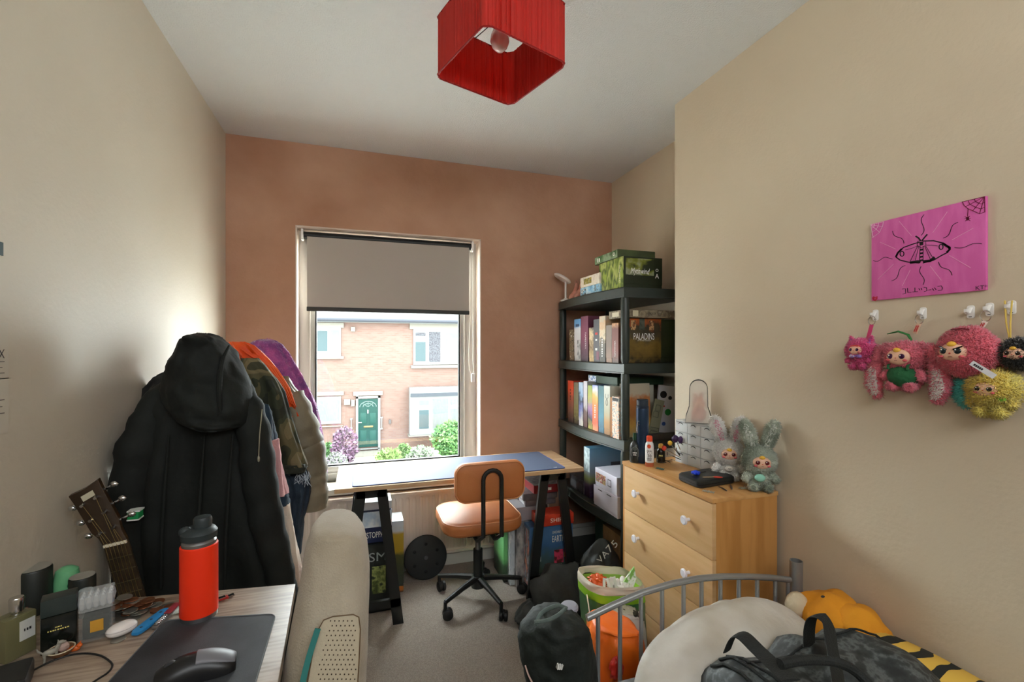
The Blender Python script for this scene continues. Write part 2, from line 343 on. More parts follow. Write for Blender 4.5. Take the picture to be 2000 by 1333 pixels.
meshobj('door_frame', b, wfr, house)
meshobj('lintel', exbox(MB(), 376, 614, 682, 722, -.01, .08), stone, house)
for q in ((432, 482, 860, 950), (510, 560, 860, 950), (432, 482, 1002, 1110), (510, 560, 1002, 1110)): meshobj('door_panel', exbox(MB(), *q, .045, .065), mat('green door panel', dim((58, 146, 128), .06), .4), dr, bev=.01)
ce = ex(495, 812); b = MB()
for rr_ in (.28, .17): b.strip([(ce.x + rr_ * 1.15 * math.cos(a), HY - .052, ce.z + rr_ * .8 * math.sin(a)) for a in [PI * k / 14 for k in range(15)]], .02, (0, -1, 0), .01)
for k in range(1, 4): a = PI * k / 4; b.strip([(ce.x, HY - .052, ce.z), (ce.x + .3 * math.cos(a), HY - .052, ce.z + .21 * math.sin(a))], .015, (0, -1, 0), .01)
meshobj('fanlight', b, mat('pale fanlight bars', dim((160, 200, 190)), .5), dr)
meshobj('letterbox', exbox(MB(), 460, 536, 963, 981, .05, .08), mat('brass letterbox', dim((214, 178, 90)), .35, .3), dr, bev=.01)
meshobj('knocker', exbox(MB(), 488, 500, 835, 865, .05, .08), wfr, dr); meshobj('handle', exbox(MB(), 416, 445, 935, 943, .05, .09), wfr, dr)
for q in ((352, 366, 905, 990), (598, 612, 893, 995)):
    b = MB(); exbox(b, q[0] + 3, q[1] - 3, q[2], q[3], .05, .09); exbox(b, q[0] - 3, q[1] + 3, q[2], q[2] + 12, .02, .1); exbox(b, q[0] - 3, q[1] + 3, q[3] - 12, q[3], .02, .1); meshobj('grab_rail', b, wfr, house, bev=.01)
for q in ((300, 350, 748, 796), (358, 387, 755, 805), (356, 390, 165, 200)): meshobj('meter_box', exbox(MB(), *q, -.01, .15), stone, house, bev=.01)
meshobj('doorbell', exbox(MB(), 665, 682, 915, 950, -.01, .06), mat('dark doorbell', dim((90, 80, 78)), .4), house)
meshobj('doorstep', exbox(MB(), 388, 592, 1162, 1215, .0, .9), stone, house)
for m_ in bpy.data.materials:
    if m_.use_nodes and m_.name not in ('bare pink plaster',) and 'Principled BSDF' in m_.node_tree.nodes and m_.name in [s.material.name for o in bpy.data.objects if o.name.split('.')[0] in ('wall', 'roof', 'gutter', 'window', 'pane', 'lintel', 'sill', 'bay_window', 'fascia', 'door', 'door_frame', 'door_panel', 'meter_box', 'grab_rail', 'doorstep') and o.parent and o.parent is not win for s in o.material_slots]: m_.node_tree.nodes['Principled BSDF'].inputs['Specular IOR Level'].default_value = .08
paving = mat('pale street paving', (196, 192, 184), .9)
gmb = MB(); gmb.box(-25, 22, T + .1, HY + .3, GRZ - .2, GRZ); og = meshobj('street_ground', gmb, paving, smooth=False); og['kind'] = 'structure'
def bush(name, label, cat, x0, x1, y0, y1, Y, cols, n, ls, seed, base=None, dead=.5):
    r = random.Random(seed); a = ex(x0, y1, Y); c = ex(x1, y0, Y); cx = (a.x + c.x) / 2; rx = (c.x - a.x) / 2; zt = c.z; zb = GRZ; b = MB()
    rz = (zt - zb) / 2
    for i in range(n):
        th = r.random() * 2 * PI; u = r.uniform(-1, 1); q = math.sqrt(1 - u * u); k = (.55 + .45 * r.random()) * (1 + .22 * noise.noise(Vector((q * math.cos(th) * 2, q * math.sin(th) * 2, u * 2 + seed))))
        p = Vector((cx + rx * k * q * math.cos(th), Y + rx * .8 * k * q * math.sin(th), (zt + zb) / 2 + rz * k * u))
        if p.z < GRZ: p.z = GRZ + .02
        d = Vector((r.uniform(-1, 1), r.uniform(-1, 1), r.uniform(-.5, 1))).normalized(); t = d.orthogonal().normalized(); L = ls * r.uniform(.6, 1.3); w = t * L * .35; b.cur = r.randrange(len(cols))
        b.add([p, p + d * L * .5 + w, p + d * L, p + d * L * .5 - w], [(0, 1, 2, 3)])
    root = thing(name, label, cat, (cx, Y, GRZ))
    meshobj('foliage', b, [mat('leaf %d %d %d' % q, dim(q, .11), .8) for q in cols], root, smooth=False)
    s = MB()
    for k in range(5): s.tube([(cx + r.uniform(-.1, .1), Y, GRZ), (cx + r.uniform(-.5, .5) * rx, Y + r.uniform(-.3, .3) * rx, (zt + zb) / 2), (cx + r.uniform(-.6, .6) * rx, Y + r.uniform(-.4, .4) * rx, zt - .25 * rz)], [.03, .02, .008], 6)
    meshobj('stem', s, mat('bush stem bark', (70, 56, 44), .9), root)
bush('purple_shrub', 'purple leaved shrub beside the green door of the house outside', 'shrub', 200, 400, 985, 1320, 17.6, [(190, 128, 176), (160, 96, 140), (214, 170, 206), (120, 90, 100)], 5200, .12, 3)
bush('white_flowering_plant', 'low white flowering plant in front of the purple shrub', 'plant', 150, 320, 1190, 1400, 16.6, [(236, 236, 238), (180, 190, 170), (210, 190, 214), (120, 140, 100)], 2600, .1, 4)
bush('clipped_shrub', 'small bright green shrub below the brick house pale lower window', 'shrub', 120, 220, 1110, 1300, 18.6, [(120, 200, 90), (90, 170, 70)], 1200, .12, 5)
bush('garden_bush', 'large bright green leafy bush in front of the bay window', 'bush', 1030, 1330, 925, 1420, 17.4, [(140, 232, 90), (112, 205, 70), (176, 246, 130), (80, 160, 60)], 9000, .13, 6)
bush('rounded_bush', 'yellow green rounded bush between door path and flower bed', 'bush', 738, 838, 1120, 1330, 18.0, [(160, 230, 100), (120, 190, 80), (200, 240, 150)], 2400, .1, 8)
bush('flowering_bush', 'low grey green bush with pale pink flowers under the bay window', 'bush', 820, 1040, 1128, 1400, 15.4, [(170, 200, 150), (232, 214, 214), (140, 176, 120), (220, 232, 200)], 4600, .1, 9)
bush('grass_clump', 'lime green grassy clump beside the door path', 'plant', 560, 760, 1155, 1330, 16.4, [(178, 232, 90), (150, 210, 76), (198, 240, 120)], 3200, .14, 10)
# ================================================================ window side of the room
black_m = mat('black painted steel', (26, 28, 27), .45); grey_steel = mat('grey steel', (150, 150, 152), .3, .9)
chrome = mat('chrome', (205, 205, 205), .18, 1); white_pl = mat('white plastic', (232, 230, 226), .4); dark_pl = mat('black plastic', (28, 29, 29), .45)
# roller blind
BY = YW + .045
bl = thing('roller_blind', 'grey fabric roller blind with black bottom bar hanging half way down the window', 'blind', (.18, BY, 1.56))
mb = MB(); n = 30; f0 = []; f1 = []
mb.box(-.298, .655, BY, BY + .0012, 1.575, 1.985)
meshobj('blind_fabric', mb, mat('taupe grey blind fabric', (176, 168, 158), .85, bump=.15, bs=700), bl, smooth=False)
meshobj('bottom_bar', MB().box(-.3, .657, BY - .006, BY + .008, 1.555, 1.580), mat('black blind bar', (40, 42, 38), .5), bl, bev=.003)
meshobj('roller_tube', MB().cyl((-.318, BY + .02, 1.995), (.672, BY + .02, 1.995), .022), mat('black roller tube', (30, 31, 30), .5), bl)
mb = MB(); mb.box(-.33, -.318, BY - .005, BY + .04, 1.965, 2.028); meshobj('bracket', mb, white_pl, bl, bev=.002)
mb = MB(); mb.box(.672, .686, BY - .005, BY + .04, 1.965, 2.028); meshobj('bracket', mb, white_pl, bl, bev=.002)
ch = [(.679, BY - .012, 1.97 - .08 * k) for k in range(10)] + [(.684, BY - .012, 1.2), (.672, BY - .012, 1.165), (.655, BY - .014, 1.2), (.648, BY - .02, 1.30), (.655, BY - .02, 1.45), (.664, BY - .014, 1.6), (.668, BY - .012, 1.97)]
mb = MB(); mb.tube(ch, .0018, 6); meshobj('pull_chain', mb, mat('ivory bead chain', (214, 208, 196), .5), bl)
mb = MB(); mb.box(.668, .69, BY - .02, BY + .002, 1.125, 1.178); meshobj('chain_tensioner', mb, white_pl, bl, bev=.004)
# radiator
rad = thing('radiator', 'white ribbed panel radiator on the pink plaster wall under the window', 'radiator', (.3, YW, .1))
rw = mat('white radiator enamel', (226, 214, 202), .4)
mb = MB(); mb.box(-.52, 1.16, YW - .075, YW - .07, .115, .475); x = -.50
while x < 1.14:
    mb.tube([(x, YW - .076, .13), (x, YW - .078, .15), (x, YW - .078, .44), (x, YW - .076, .46)], [(.002, .006), (.004, .011), (.004, .011), (.002, .006)], 8, flat=(0, 1, 0)); x += .038
meshobj('panel', mb, rw, rad)
mb = MB(); mb.box(-.525, 1.165, YW - .085, YW - .012, .475, .492); meshobj('top_grille', mb, rw, rad, bev=.004)
mb = MB(); mb.box(-.525, 1.165, YW - .082, YW - .03, .10, .116); meshobj('bottom_edge', mb, rw, rad, bev=.003)
for x in (-.4, 1.0): meshobj('wall_bracket', MB().box(x, x + .04, YW - .03, YW - .001, .2, .4), rw, rad)
# ceiling lamp with red pleated square shade
zb, zt = 2.218, 2.402
cs = [P(857, 152, Z=zb), P(1003, 208, Z=zb), P(1105, 121, Z=zb), P(937, 45, Z=zb)]
cc = sum(cs, Vector()) / 4; e1 = (cs[1] - cs[0]); ang = math.atan2(e1.y, e1.x); hs = .151
lamp = thing('pendant_lamp', 'red pleated string square lampshade with bulb hanging from the ceiling', 'lamp', (cc.x, cc.y, zb), ang)
Lm = TR(cc.x, cc.y, 0) @ RZ(ang)
def sq(h, rr, z, pl=0, n=9):
    o = []
    for c, (sx, sy) in enumerate(((1, 1), (-1, 1), (-1, -1), (1, -1))):
        for k in range(n):
            a = PI / 2 * c + PI / 2 * k / (n - 1); o.append((sx * (h - rr) + rr * math.cos(a), sy * (h - rr) + rr * math.sin(a)))
    out = []; L = len(o)
    for i in range(L):
        a, b2 = o[i], o[(i + 1) % L]; d = math.hypot(b2[0] - a[0], b2[1] - a[1]); k = max(1, int(d / .0022))
        for j in range(k): out.append((a[0] + (b2[0] - a[0]) * j / k, a[1] + (b2[1] - a[1]) * j / k))
    R2 = random.Random(4); w = [0.0]; cur = 0
    for i in range(len(out)): cur = .55 * cur + R2.uniform(-1, 1); w.append(cur)
    res = []
    for i, (px, py) in enumerate(out):
        l = math.hypot(px, py); res.append(Vector((px * (1 + pl * w[i] / l), py * (1 + pl * w[i] / l), z)))
    return res
redm = bpy.data.materials.new('red shade cords'); redm.use_nodes = True; nt = redm.node_tree; pb = nt.nodes['Principled BSDF']; pb.inputs['Base Color'].default_value = lin((206, 64, 54)); pb.inputs['Roughness'].default_value = .6
tl = nt.nodes.new('ShaderNodeBsdfTranslucent'); tl.inputs[0].default_value = lin((228, 78, 64)); ms_ = nt.nodes.new('ShaderNodeMixShader'); ms_.inputs[0].default_value = .5
nt.links.new(pb.outputs[0], ms_.inputs[1]); nt.links.new(tl.outputs[0], ms_.inputs[2]); nt.links.new(ms_.outputs[0], nt.nodes['Material Output'].inputs[0])
mb = MB(Lm); o1 = sq(hs, .022, zb, .003); o2 = sq(hs, .022, zt, .003); i1 = sq(hs - .003, .02, zb, .003); i2 = sq(hs - .003, .02, zt, .003)
k = len(o1); i1 = [Vector((p.x * .982, p.y * .982, p.z)) for p in o1]; i2 = [Vector((p.x * .982, p.y * .982, p.z)) for p in o2]
mb.loft([i1, o1, o2, i2], cap=False, closed=True); meshobj('lamp_shade', mb, redm, lamp, ang=25)
for z in (zb, zt):
    mb = MB(Lm); mb.tube(sq(hs, .022, z)[::6], .0028, 8, closed=True); meshobj('shade_rim', mb, mat('dark red rim tape', (150, 14, 10), .6), lamp)
mb = MB(Lm)
for a in (0, PI / 2, PI, 1.5 * PI): mb.tube([(.022 * math.cos(a), .022 * math.sin(a), zt - .012), ((hs - .003) * math.cos(a), (hs - .003) * math.sin(a), zt)], .0016, 6)
mb.tube([(.022 * math.cos(2 * PI * q / 20), .022 * math.sin(2 * PI * q / 20), zt - .012) for q in range(20)], .002, 6, closed=True)
meshobj('shade_spider', mb, mat('dark grey wire', (70, 70, 72), .4, .8), lamp)
mb = MB(); mb.lathe([(.008, .03), (.02, .028), (.0215, 0), (.02, -.025), (.015, -.03)], (cc.x, cc.y, zt - .005)); meshobj('bulb_holder', mb, white_pl, lamp)
mb = MB(); mb.lathe([(.0, -.105), (.012, -.102), (.024, -.09), (.030, -.072), (.0285, -.055), (.02, -.035), (.013, -.022), (.012, 0)], (cc.x, cc.y, zt - .02)); meshobj('bulb', mb, mat('pearl bulb glass', (222, 196, 192), .15, coat=.5), lamp)
mb = MB(); mb.cyl((cc.x, cc.y, zt - .01), (cc.x, cc.y, HC - .02), .003, n=8); mb.lathe([(.006, -.03), (.035, -.022), (.045, -.004), (.045, 0)], (cc.x, cc.y, HC - .001)); meshobj('ceiling_rose', mb, white_pl, lamp)
# ---------------------------------------------------------------- far desk
wood_d = mat('pale birch desk edge', (176, 134, 94), .45, col2=(196, 156, 116), ns=9, stretch=(1, 9, 9))
wood_t = mat('pale birch desktop', (198, 168, 132), .6, col2=(182, 148, 110), ns=6, stretch=(1, 8, 1))
DZ = .70
A = P(653, 957, Z=DZ); B = P(1141, 914, Z=DZ); D2 = P(1076, 880, Z=DZ)
dx0, dx1, dy0, dy1 = A.x, B.x, (A.y + B.y) / 2, D2.y
desk = thing('trestle_desk', 'pale wood desk on black trestles standing under the window', 'desk', ((dx0 + dx1) / 2, (dy0 + dy1) / 2, 0))
mb = MB(); mb.box(dx0, dx1, dy0, dy1, DZ - .02, DZ); meshobj('desktop', mb, wood_t, desk, bev=.002)
def trestle(cx):
    t = thing('trestle', None, None, (cx, 0, 0))
    return t
for cx, lab in ((.045, 'l'), (.985, 'r')):
    for y in (dy0 + .07, dy1 - .035):
        mb = MB(); s2 = .0275
        for sg in (-1, 1):
            mb.prism([(cx + sg * .07, y, DZ - .022), (cx + sg * .022, y, DZ - .022), (cx + sg * .092, y, .0), (cx + sg * .146, y, .0)] if False else [(cx + sg * .070, y, DZ - .022), (cx + sg * .022, y, DZ - .022), (cx + sg * .100, y, 0), (cx + sg * .150, y, 0)], (0, .02, 0))
        mb.box(cx - .068, cx + .068, y, y + .02, DZ - .075, DZ - .022); mb.box(cx - .135, cx + .135, y, y + .02, .085, .125)
        meshobj('trestle_leg', mb, black_m, desk)
    mb = MB(); mb.box(cx - .03, cx + .03, dy0 + .05, dy1 - .03, DZ - .05, DZ - .022); meshobj('trestle_beam', mb, black_m, desk, bev=.004)
mA = P(688, 948, Z=DZ); mB = P(1106, 916, Z=DZ); mC = P(1040, 880.5, Z=DZ)
mat_ = MB(); y0, y1 = dy0 + .012, dy1 - .03; rr_ = .02
def rrect(x0, x1, y0, y1, r, z, n=6):
    o = []
    for c, (x, y) in enumerate(((x1 - r, y1 - r), (x0 + r, y1 - r), (x0 + r, y0 + r), (x1 - r, y0 + r))):
        for k in range(n): a = PI / 2 * c + PI / 2 * k / (n - 1); o.append(Vector((x + r * math.cos(a), y + r * math.sin(a), z)))
    return o
mat_.loft([rrect(mA.x, mB.x, y0, y1, .015, DZ + .0005), rrect(mA.x, mB.x, y0, y1, .015, DZ + .0035)])
dp = meshobj('desk_mat', mat_, mat('dark blue grey desk mat', (74, 84, 106), .7, bump=.1, bs=900)); tag(dp, 'long dark blue grey desk mat covering the pale desk by the window', 'desk mat')
mb = MB(); mb.tube([v for v in rrect(mA.x + .001, mB.x - .001, y0 + .001, y1 - .001, .015, DZ + .0035)], .0012, 5, closed=True); meshobj('stitched_edge', mb, mat('blue stitching', (40, 60, 150), .7), dp)
txt('~~~', dp, white_pl, (mB.x - .05, y0 + .025, DZ + .0037), '+Z', .008, name='printed_mark')
# ---------------------------------------------------------------- tan swivel chair
cx, cy = .59, 2.38
tan = mat('tan leather', (186, 118, 68), .5, bump=.12, bs=240, col2=(176, 108, 60), ns=5); pipe = mat('tan piping', (200, 136, 88), .45)
chair = thing('swivel_chair', 'tan leather swivel chair with black tube back and castors at the window desk', 'chair', (cx, cy, 0))
mb = MB()
def slab(r, z0, z1, puff, M=None, n=10):
    x0, x1, y0, y1, rr = r; L = []
    for t, ins in ((0, .02), (.12, .006), (.3, 0), (.7, 0), (.86, .004), (.95, .014), (1, .035)):
        L.append([Vector((p.x, p.y, z0 + (z1 - z0) * t)) for p in rrect(x0 + ins, x1 - ins, y0 + ins, y1 - ins, max(.01, rr - ins), 0, n)])
    c = Vector(((x0 + x1) / 2, (y0 + y1) / 2, 0))
    for s_, h in ((.6, puff * .8), (.2, puff)): L.append([Vector((c.x + (p.x - c.x) * s_, c.y + (p.y - c.y) * s_, z1 + h)) for p in L[-1]] if False else [Vector((c.x + (q.x - c.x) * s_, c.y + (q.y - c.y) * s_, z1 + h)) for q in L[6]])
    return L
mb.loft(slab((cx - .205, cx + .215, cy - .17, cy + .22, .1), .40, .47, .012)); meshobj('seat', mb, tan, chair, ang=60)
mb = MB(); mb.tube(rrect(cx - .2, cx + .21, cy - .165, cy + .215, .1, .462, 10), .0035, 6, closed=True); meshobj('seat_piping', mb, pipe, chair)
BYc = 2.13
mb = MB(TR(.587, BYc, .70) @ RX(PI / 2)); mb.loft(slab((-.172, .172, -.093, .093, .05), -.026, .024, .004)); meshobj('backrest', mb, tan, chair, ang=60)
mb = MB(TR(.587, BYc, .70) @ RX(PI / 2)); mb.tube(rrect(-.168, .168, -.089, .089, .05, .021, 10), .003, 6, closed=True); meshobj('back_piping', mb, pipe, chair)
yb = BYc - .036; path = [(.545, cy - .02, .385), (.545, cy - .17, .385), (.545, cy - .2, .40), (.545, yb, .45)] + [(.59 - .045 * math.cos(a), yb, .715 + .045 * math.sin(a)) for a in [PI * k / 8 for k in range(9)]] + [(.635, yb, .45), (.635, cy - .2, .40), (.635, cy - .17, .385), (.635, cy - .02, .385)]
mb = MB(); mb.tube(path, .0105, 10); meshobj('back_tube', mb, black_m, chair)
mb = MB(); mb.box(cx - .08, cx + .08, cy - .1, cy + .1, .375, .4); mb.cyl((cx + .07, cy - .12, .385), (cx + .1, cy - .14, .385), .012, n=10); meshobj('seat_plate', mb, black_m, chair, bev=.004)
mb = MB(); mb.cyl((cx, cy, .24), (cx, cy, .38), .0145); meshobj('gas_lift', mb, grey_steel, chair)
mb = MB(); mb.cyl((cx, cy, .075), (cx, cy, .27), .025); mb.cyl((cx, cy, .07), (cx, cy, .13), .036); meshobj('column', mb, black_m, chair)
for k in range(5):
    a = math.radians(213 + 72 * k); dx, dy = math.cos(a), math.sin(a); e = (cx + .235 * dx, cy + .235 * dy)
    mb = MB(); mb.tube([(cx + .03 * dx, cy + .03 * dy, .115), (cx + .12 * dx, cy + .12 * dy, .105), (e[0], e[1], .085)], [(.017, .02), (.014, .016), (.011, .012)], 10); mb.cyl((e[0], e[1], .045), (e[0], e[1], .09), .009, n=10)
    meshobj('leg', mb, black_m, chair)
    mb = MB(TR(e[0] + .012, e[1], .026) @ RZ(a + .9)); 
    for q in (-.012, .012): mb.tube([(q - .009, 0, 0), (q - .006, 0, 0), (q + .006, 0, 0), (q + .009, 0, 0)], [.021, .026, .026, .021], 18)
    mb.sph((0, 0, .008), (.012, .022, .022), 12, 8); meshobj('castor', mb, dark_pl, chair)
# ---------------------------------------------------------------- boxes
def gbox(name, label, x0, px_n, px_r, px_f, y_t, z0, m, group=None, y_b=None, cat='board game', X1=None, edge=None, bev=.0015, z1=None, lid=True):
    "carton: its window-wards corner runs along x=x0; px_n near corner, px_r right end of the near side, px_f far end of the front side"
    n0 = P(px_n, y_t, X=x0); zt_ = n0.z if z1 is None else z1; y0_ = n0.y; x1_ = P(px_r, y_t, Y=y0_).x if X1 is None else X1; y1_ = P(px_f, y_t, X=x0).y
    mb = MB(); mb.box(x0, x1_, y0_, y1_, z0, zt_)
    if lid: mb.box(x0 - .0012, x1_ + .0012, y0_ - .0012, y1_ + .0012, z0 + (zt_ - z0) * .12, zt_ + .0005)
    o = meshobj(name, mb, m, bev=bev, seg=1, origin=((x0 + x1_) / 2, (y0_ + y1_) / 2, z0)); tag(o, label, cat, group)
    o['_'] = 0; del o['_']
    BX[o.name] = (x0, x1_, y0_, y1_, z0, zt_); return o
BX = {}
def face_txt(o, s, m, face, h, u=.5, w=.5, rot=0, width=None, shear=0, name='title'):
    x0, x1, y0, y1, z0, z1 = BX[o.name]; z = z0 + (z1 - z0) * w
    org = (x0 - .0014, y1 + (y0 - y1) * u, z) if face == '-X' else (x0 + (x1 - x0) * u, y0 - .0014, z)
    return txt(s, o, m, org, face, h, width, rot, name=name, shear=shear)
def face_patch(o, m, face, u0, u1, w0, w1, name='picture', t=.0008):
    x0, x1, y0, y1, z0, z1 = BX[o.name]; a, b_ = z0 + (z1 - z0) * w0, z0 + (z1 - z0) * w1; mb = MB()
    if face == '-X': mb.box(x0 - .0013 - t, x0 - .0012, y1 + (y0 - y1) * u1, y1 + (y0 - y1) * u0, a, b_)
    else: mb.box(x0 + (x1 - x0) * u0, x0 + (x1 - x0) * u1, y0 - .0013 - t, y0 - .0012, a, b_)
    return meshobj(name, mb, m, o, smooth=False)
# shelving unit
SX0, SX1, SY0, SY1 = 1.25, 1.645, 2.01, 2.815
TOPS = [1.648, 1.262, .872, .468, .07]
shm = mat('dark green black shelf plastic', (52, 60, 56), .38, bump=.08, bs=300)
sh = thing('shelving_unit', 'black plastic five tier shelving unit filled with board games in the alcove', 'shelving unit', ((SX0 + SX1) / 2, (SY0 + SY1) / 2, 0))
for zt_ in TOPS:
    mb = MB(); pts = []
    for k in range(13): q = k / 12; pts.append((SX0 - .035 * math.sin(PI * q), SY1 - (SY1 - SY0) * q))
    poly = pts + [(SX1, SY0), (SX1, SY1)]
    def off(d, z):
        c = Vector(((SX0 + SX1) / 2, (SY0 + SY1) / 2)); return [Vector((c.x + (x - c.x) * (1 - d / .2), c.y + (y - c.y) * (1 - d / .4), z)) for x, y in poly]
    mb.loft([off(.016, zt_ - .052), off(.0, zt_ - .052), off(0, zt_ - .046), off(.002, zt_ - .044), off(.002, zt_ - .004), off(.005, zt_), off(.16, zt_)], cap=True)
    for k in range(1, 12):
        y = SY0 + (SY1 - SY0) * k / 12; mb.box(SX0 + .01, SX1 - .015, y - .003, y + .003, zt_ - .045, zt_ - .006)
    for k in range(1, 5): x = SX0 + (SX1 - SX0) * k / 5; mb.box(x - .003, x + .003, SY0 + .015, SY1 - .015, zt_ - .04, zt_ - .006)
    meshobj('shelf', mb, shm, sh, ang=30)
for px_, py_ in ((SX0 + .022, SY0 + .025), (SX1 - .03, SY0 + .025), (SX0 + .022, SY1 - .025), (SX1 - .03, SY1 - .025)):
    for a, b_ in zip([0] + TOPS[::-1][:-1], TOPS[::-1]):
        z0_, z1_ = (a, b_ - .05) if b_ - .05 > a else (0, b_ - .052)
        if z1_ - z0_ < .05: continue
        mb = MB(); mb.tube([(px_, py_, z0_), (px_, py_, z0_ + .02), (px_, py_, z1_ - .02), (px_, py_, z1_)], [.017, .0225, .0225, .019], 20); meshobj('post', mb, shm, sh)
GX = SX0 + .008
cream_t = mat('cream print', (236, 230, 214), .5); white_t = mat('white print', (244, 244, 240), .5); dark_t = mat('dark print', (34, 32, 34), .5); gold_t = mat('pale yellow print', (224, 208, 120), .5); red_t = mat('red print', (196, 52, 44), .5)
g_green = art('green forest picture', [(42, 62, 30), (110, 130, 46), (182, 190, 110), (66, 88, 36), (150, 168, 70)], 16, (1, 1, .5), seed=1)
myth = gbox('board_game', 'large dark green game box with white script lettering on top of the shelves', GX + .01, 1218, 1293, 1171, 504, TOPS[0], [mat('very dark green card', (34, 44, 28), .4)], z1=P(1218, 500, X=GX + .01).z)
face_patch(myth, g_green, '-X', 0, 1, 0, 1); face_patch(myth, art('misty green picture', [(36, 46, 24), (36, 46, 24), (120, 128, 40), (150, 158, 130), (60, 74, 26)], 9, (1, 1, 1.6), seed=2), '-Y', .05, .78, .42, .95)
face_txt(myth, 'Mythwind', white_t, '-Y', .04, .42, .52, width=.115, shear=.35); face_txt(myth, 'MYTHWIND', cream_t, '-X', .014, .86, .45, rot=-PI / 2, width=.09)
face_txt(myth, 'o\nA', white_t, '-Y', .05, .86, .5, name='symbol')
z_ = BX[myth.name][5]
thin = gbox('board_game', 'thin mossy green game box lying on the large dark green game box', GX + .004, 1207, 1279, 1162, 490, z_ + .001, [mat('moss green card', (74, 88, 52), .45, col2=(60, 70, 44), ns=8)], z1=z_ + .043)
face_patch(thin, art('pale green picture', [(60, 96, 50), (96, 132, 84), (140, 160, 130), (50, 86, 40)], 12, seed=6), '-X', .02, .98, .04, .96); face_txt(thin, '~~', white_t, '-X', .022, .2, .5); face_txt(thin, 'o', white_t, '-X', .018, .85, .55, name='symbol')
blue_b = gbox('board_game', 'pale blue game box at the bottom of the small stack beside the green boxes', GX - .004, 1171, 1200, 1134, 545, TOPS[0] + .0005, [art('pale blue picture', [(108, 160, 200), (150, 200, 226), (206, 226, 234), (120, 180, 214)], 14, seed=3)], X1=GX + .2, z1=TOPS[0] + .052)
face_patch(blue_b, art('dark print on blue', [(140, 190, 220), (140, 190, 220), (70, 80, 80), (220, 230, 230)], 50, seed=5), '-X', .05, .3, .1, .8); face_patch(blue_b, MATS['dark print on blue'], '-X', .72, .95, .3, .95)
wht_b = gbox('board_game', 'cream game box with green and yellow title resting on the pale blue one', GX - .002, 1171, 1200, 1134, 520, TOPS[0] + .054, [art('cream printed card', [(226, 216, 198), (232, 224, 208), (206, 196, 180)], 30, seed=4)], X1=GX + .2, z1=TOPS[0] + .113)
face_patch(wht_b, art('green yellow title', [(90, 96, 40), (190, 170, 70), (70, 80, 50), (210, 200, 150)], 60, seed=8), '-X', .2, .6, .25, .8)
# small things at the far end of the top shelf
o_ = P(1101, 576, Z=TOPS[0]); mx_ = Vector((SX0 + .02, SY1 - .07, TOPS[0]))
mm = thing('ring_light', 'small white round desk light on a thin stand on the top shelf corner', 'light', mx_)
mb = MB(); mb.lathe([(0, 0), (.034, 0), (.034, .008), (.014, .016), (.009, .02), (0, .02)], mx_); meshobj('base', mb, white_pl, mm)
mb = MB(); mb.tube([mx_ + Vector((0, 0, .015)), mx_ + Vector((0, 0, .13))], .0065, 12); meshobj('stand', mb, white_pl, mm)
mb = MB(TR(mx_.x - .022, mx_.y + .0, mx_.z + .150) @ RZ(-.3) @ RY(math.radians(30)) ); mb.lathe([(0, -.010), (.056, -.009), (.063, 0), (.056, .008), (0, .010)]); meshobj('disc_head', mb, mat('frosted white disc', (236, 226, 220), .4), mm)
sk = mat('rose tan shoe leather', (206, 150, 132), .45, col2=(176, 96, 76), ns=14); so = mat('tan shoe sole', (196, 164, 132), .6)
for i, (dy, lab) in enumerate(((.0, 'small rose tan ankle boot next to the round white light'), (-.075, 'small rose tan ankle boot standing next to the cream game box'))):
    c0 = Vector((SX0 + .035, SY1 - .16 + dy, TOPS[0])); s_ = thing('doll_shoe', lab, 'shoe', c0, group='small boots on the top shelf')
    mb = MB(TR(*c0) @ RZ(PI)); mb.loft([[Vector((x * .032 + .01 * 0, y * .026, z)) + Vector((o, 0, 0)) for x, y in [(math.cos(2 * PI * k / 20), math.sin(2 * PI * k / 20)) for k in range(20)]] for z, o in ((0, .0), (.012, .0))]); meshobj('sole', mb, so, s_)
    mb = MB(TR(*c0)); rg = []
    for z, rx, ry, ox in ((.011, .034, .026, 0), (.03, .03, .025, .003), (.045, .022, .023, .011), (.065, .016, .02, .017), (.09, .012, .016, .02), (.108, .006, .009, .021)):
        rg.append([Vector((ox + rx * math.cos(2 * PI * k / 20), ry * math.sin(2 * PI * k / 20), z)) for k in range(20)])
    mb.loft(rg); meshobj('upper', mb, sk, s_)
    mb = MB(TR(*c0)); mb.tube([(.021 + .011 * math.cos(a) , 0, .112 + .014 * math.sin(a)) for a in [2 * PI * k / 14 for k in range(14)]], .003, 6, closed=True); meshobj('pull_loop', mb, sk, s_)
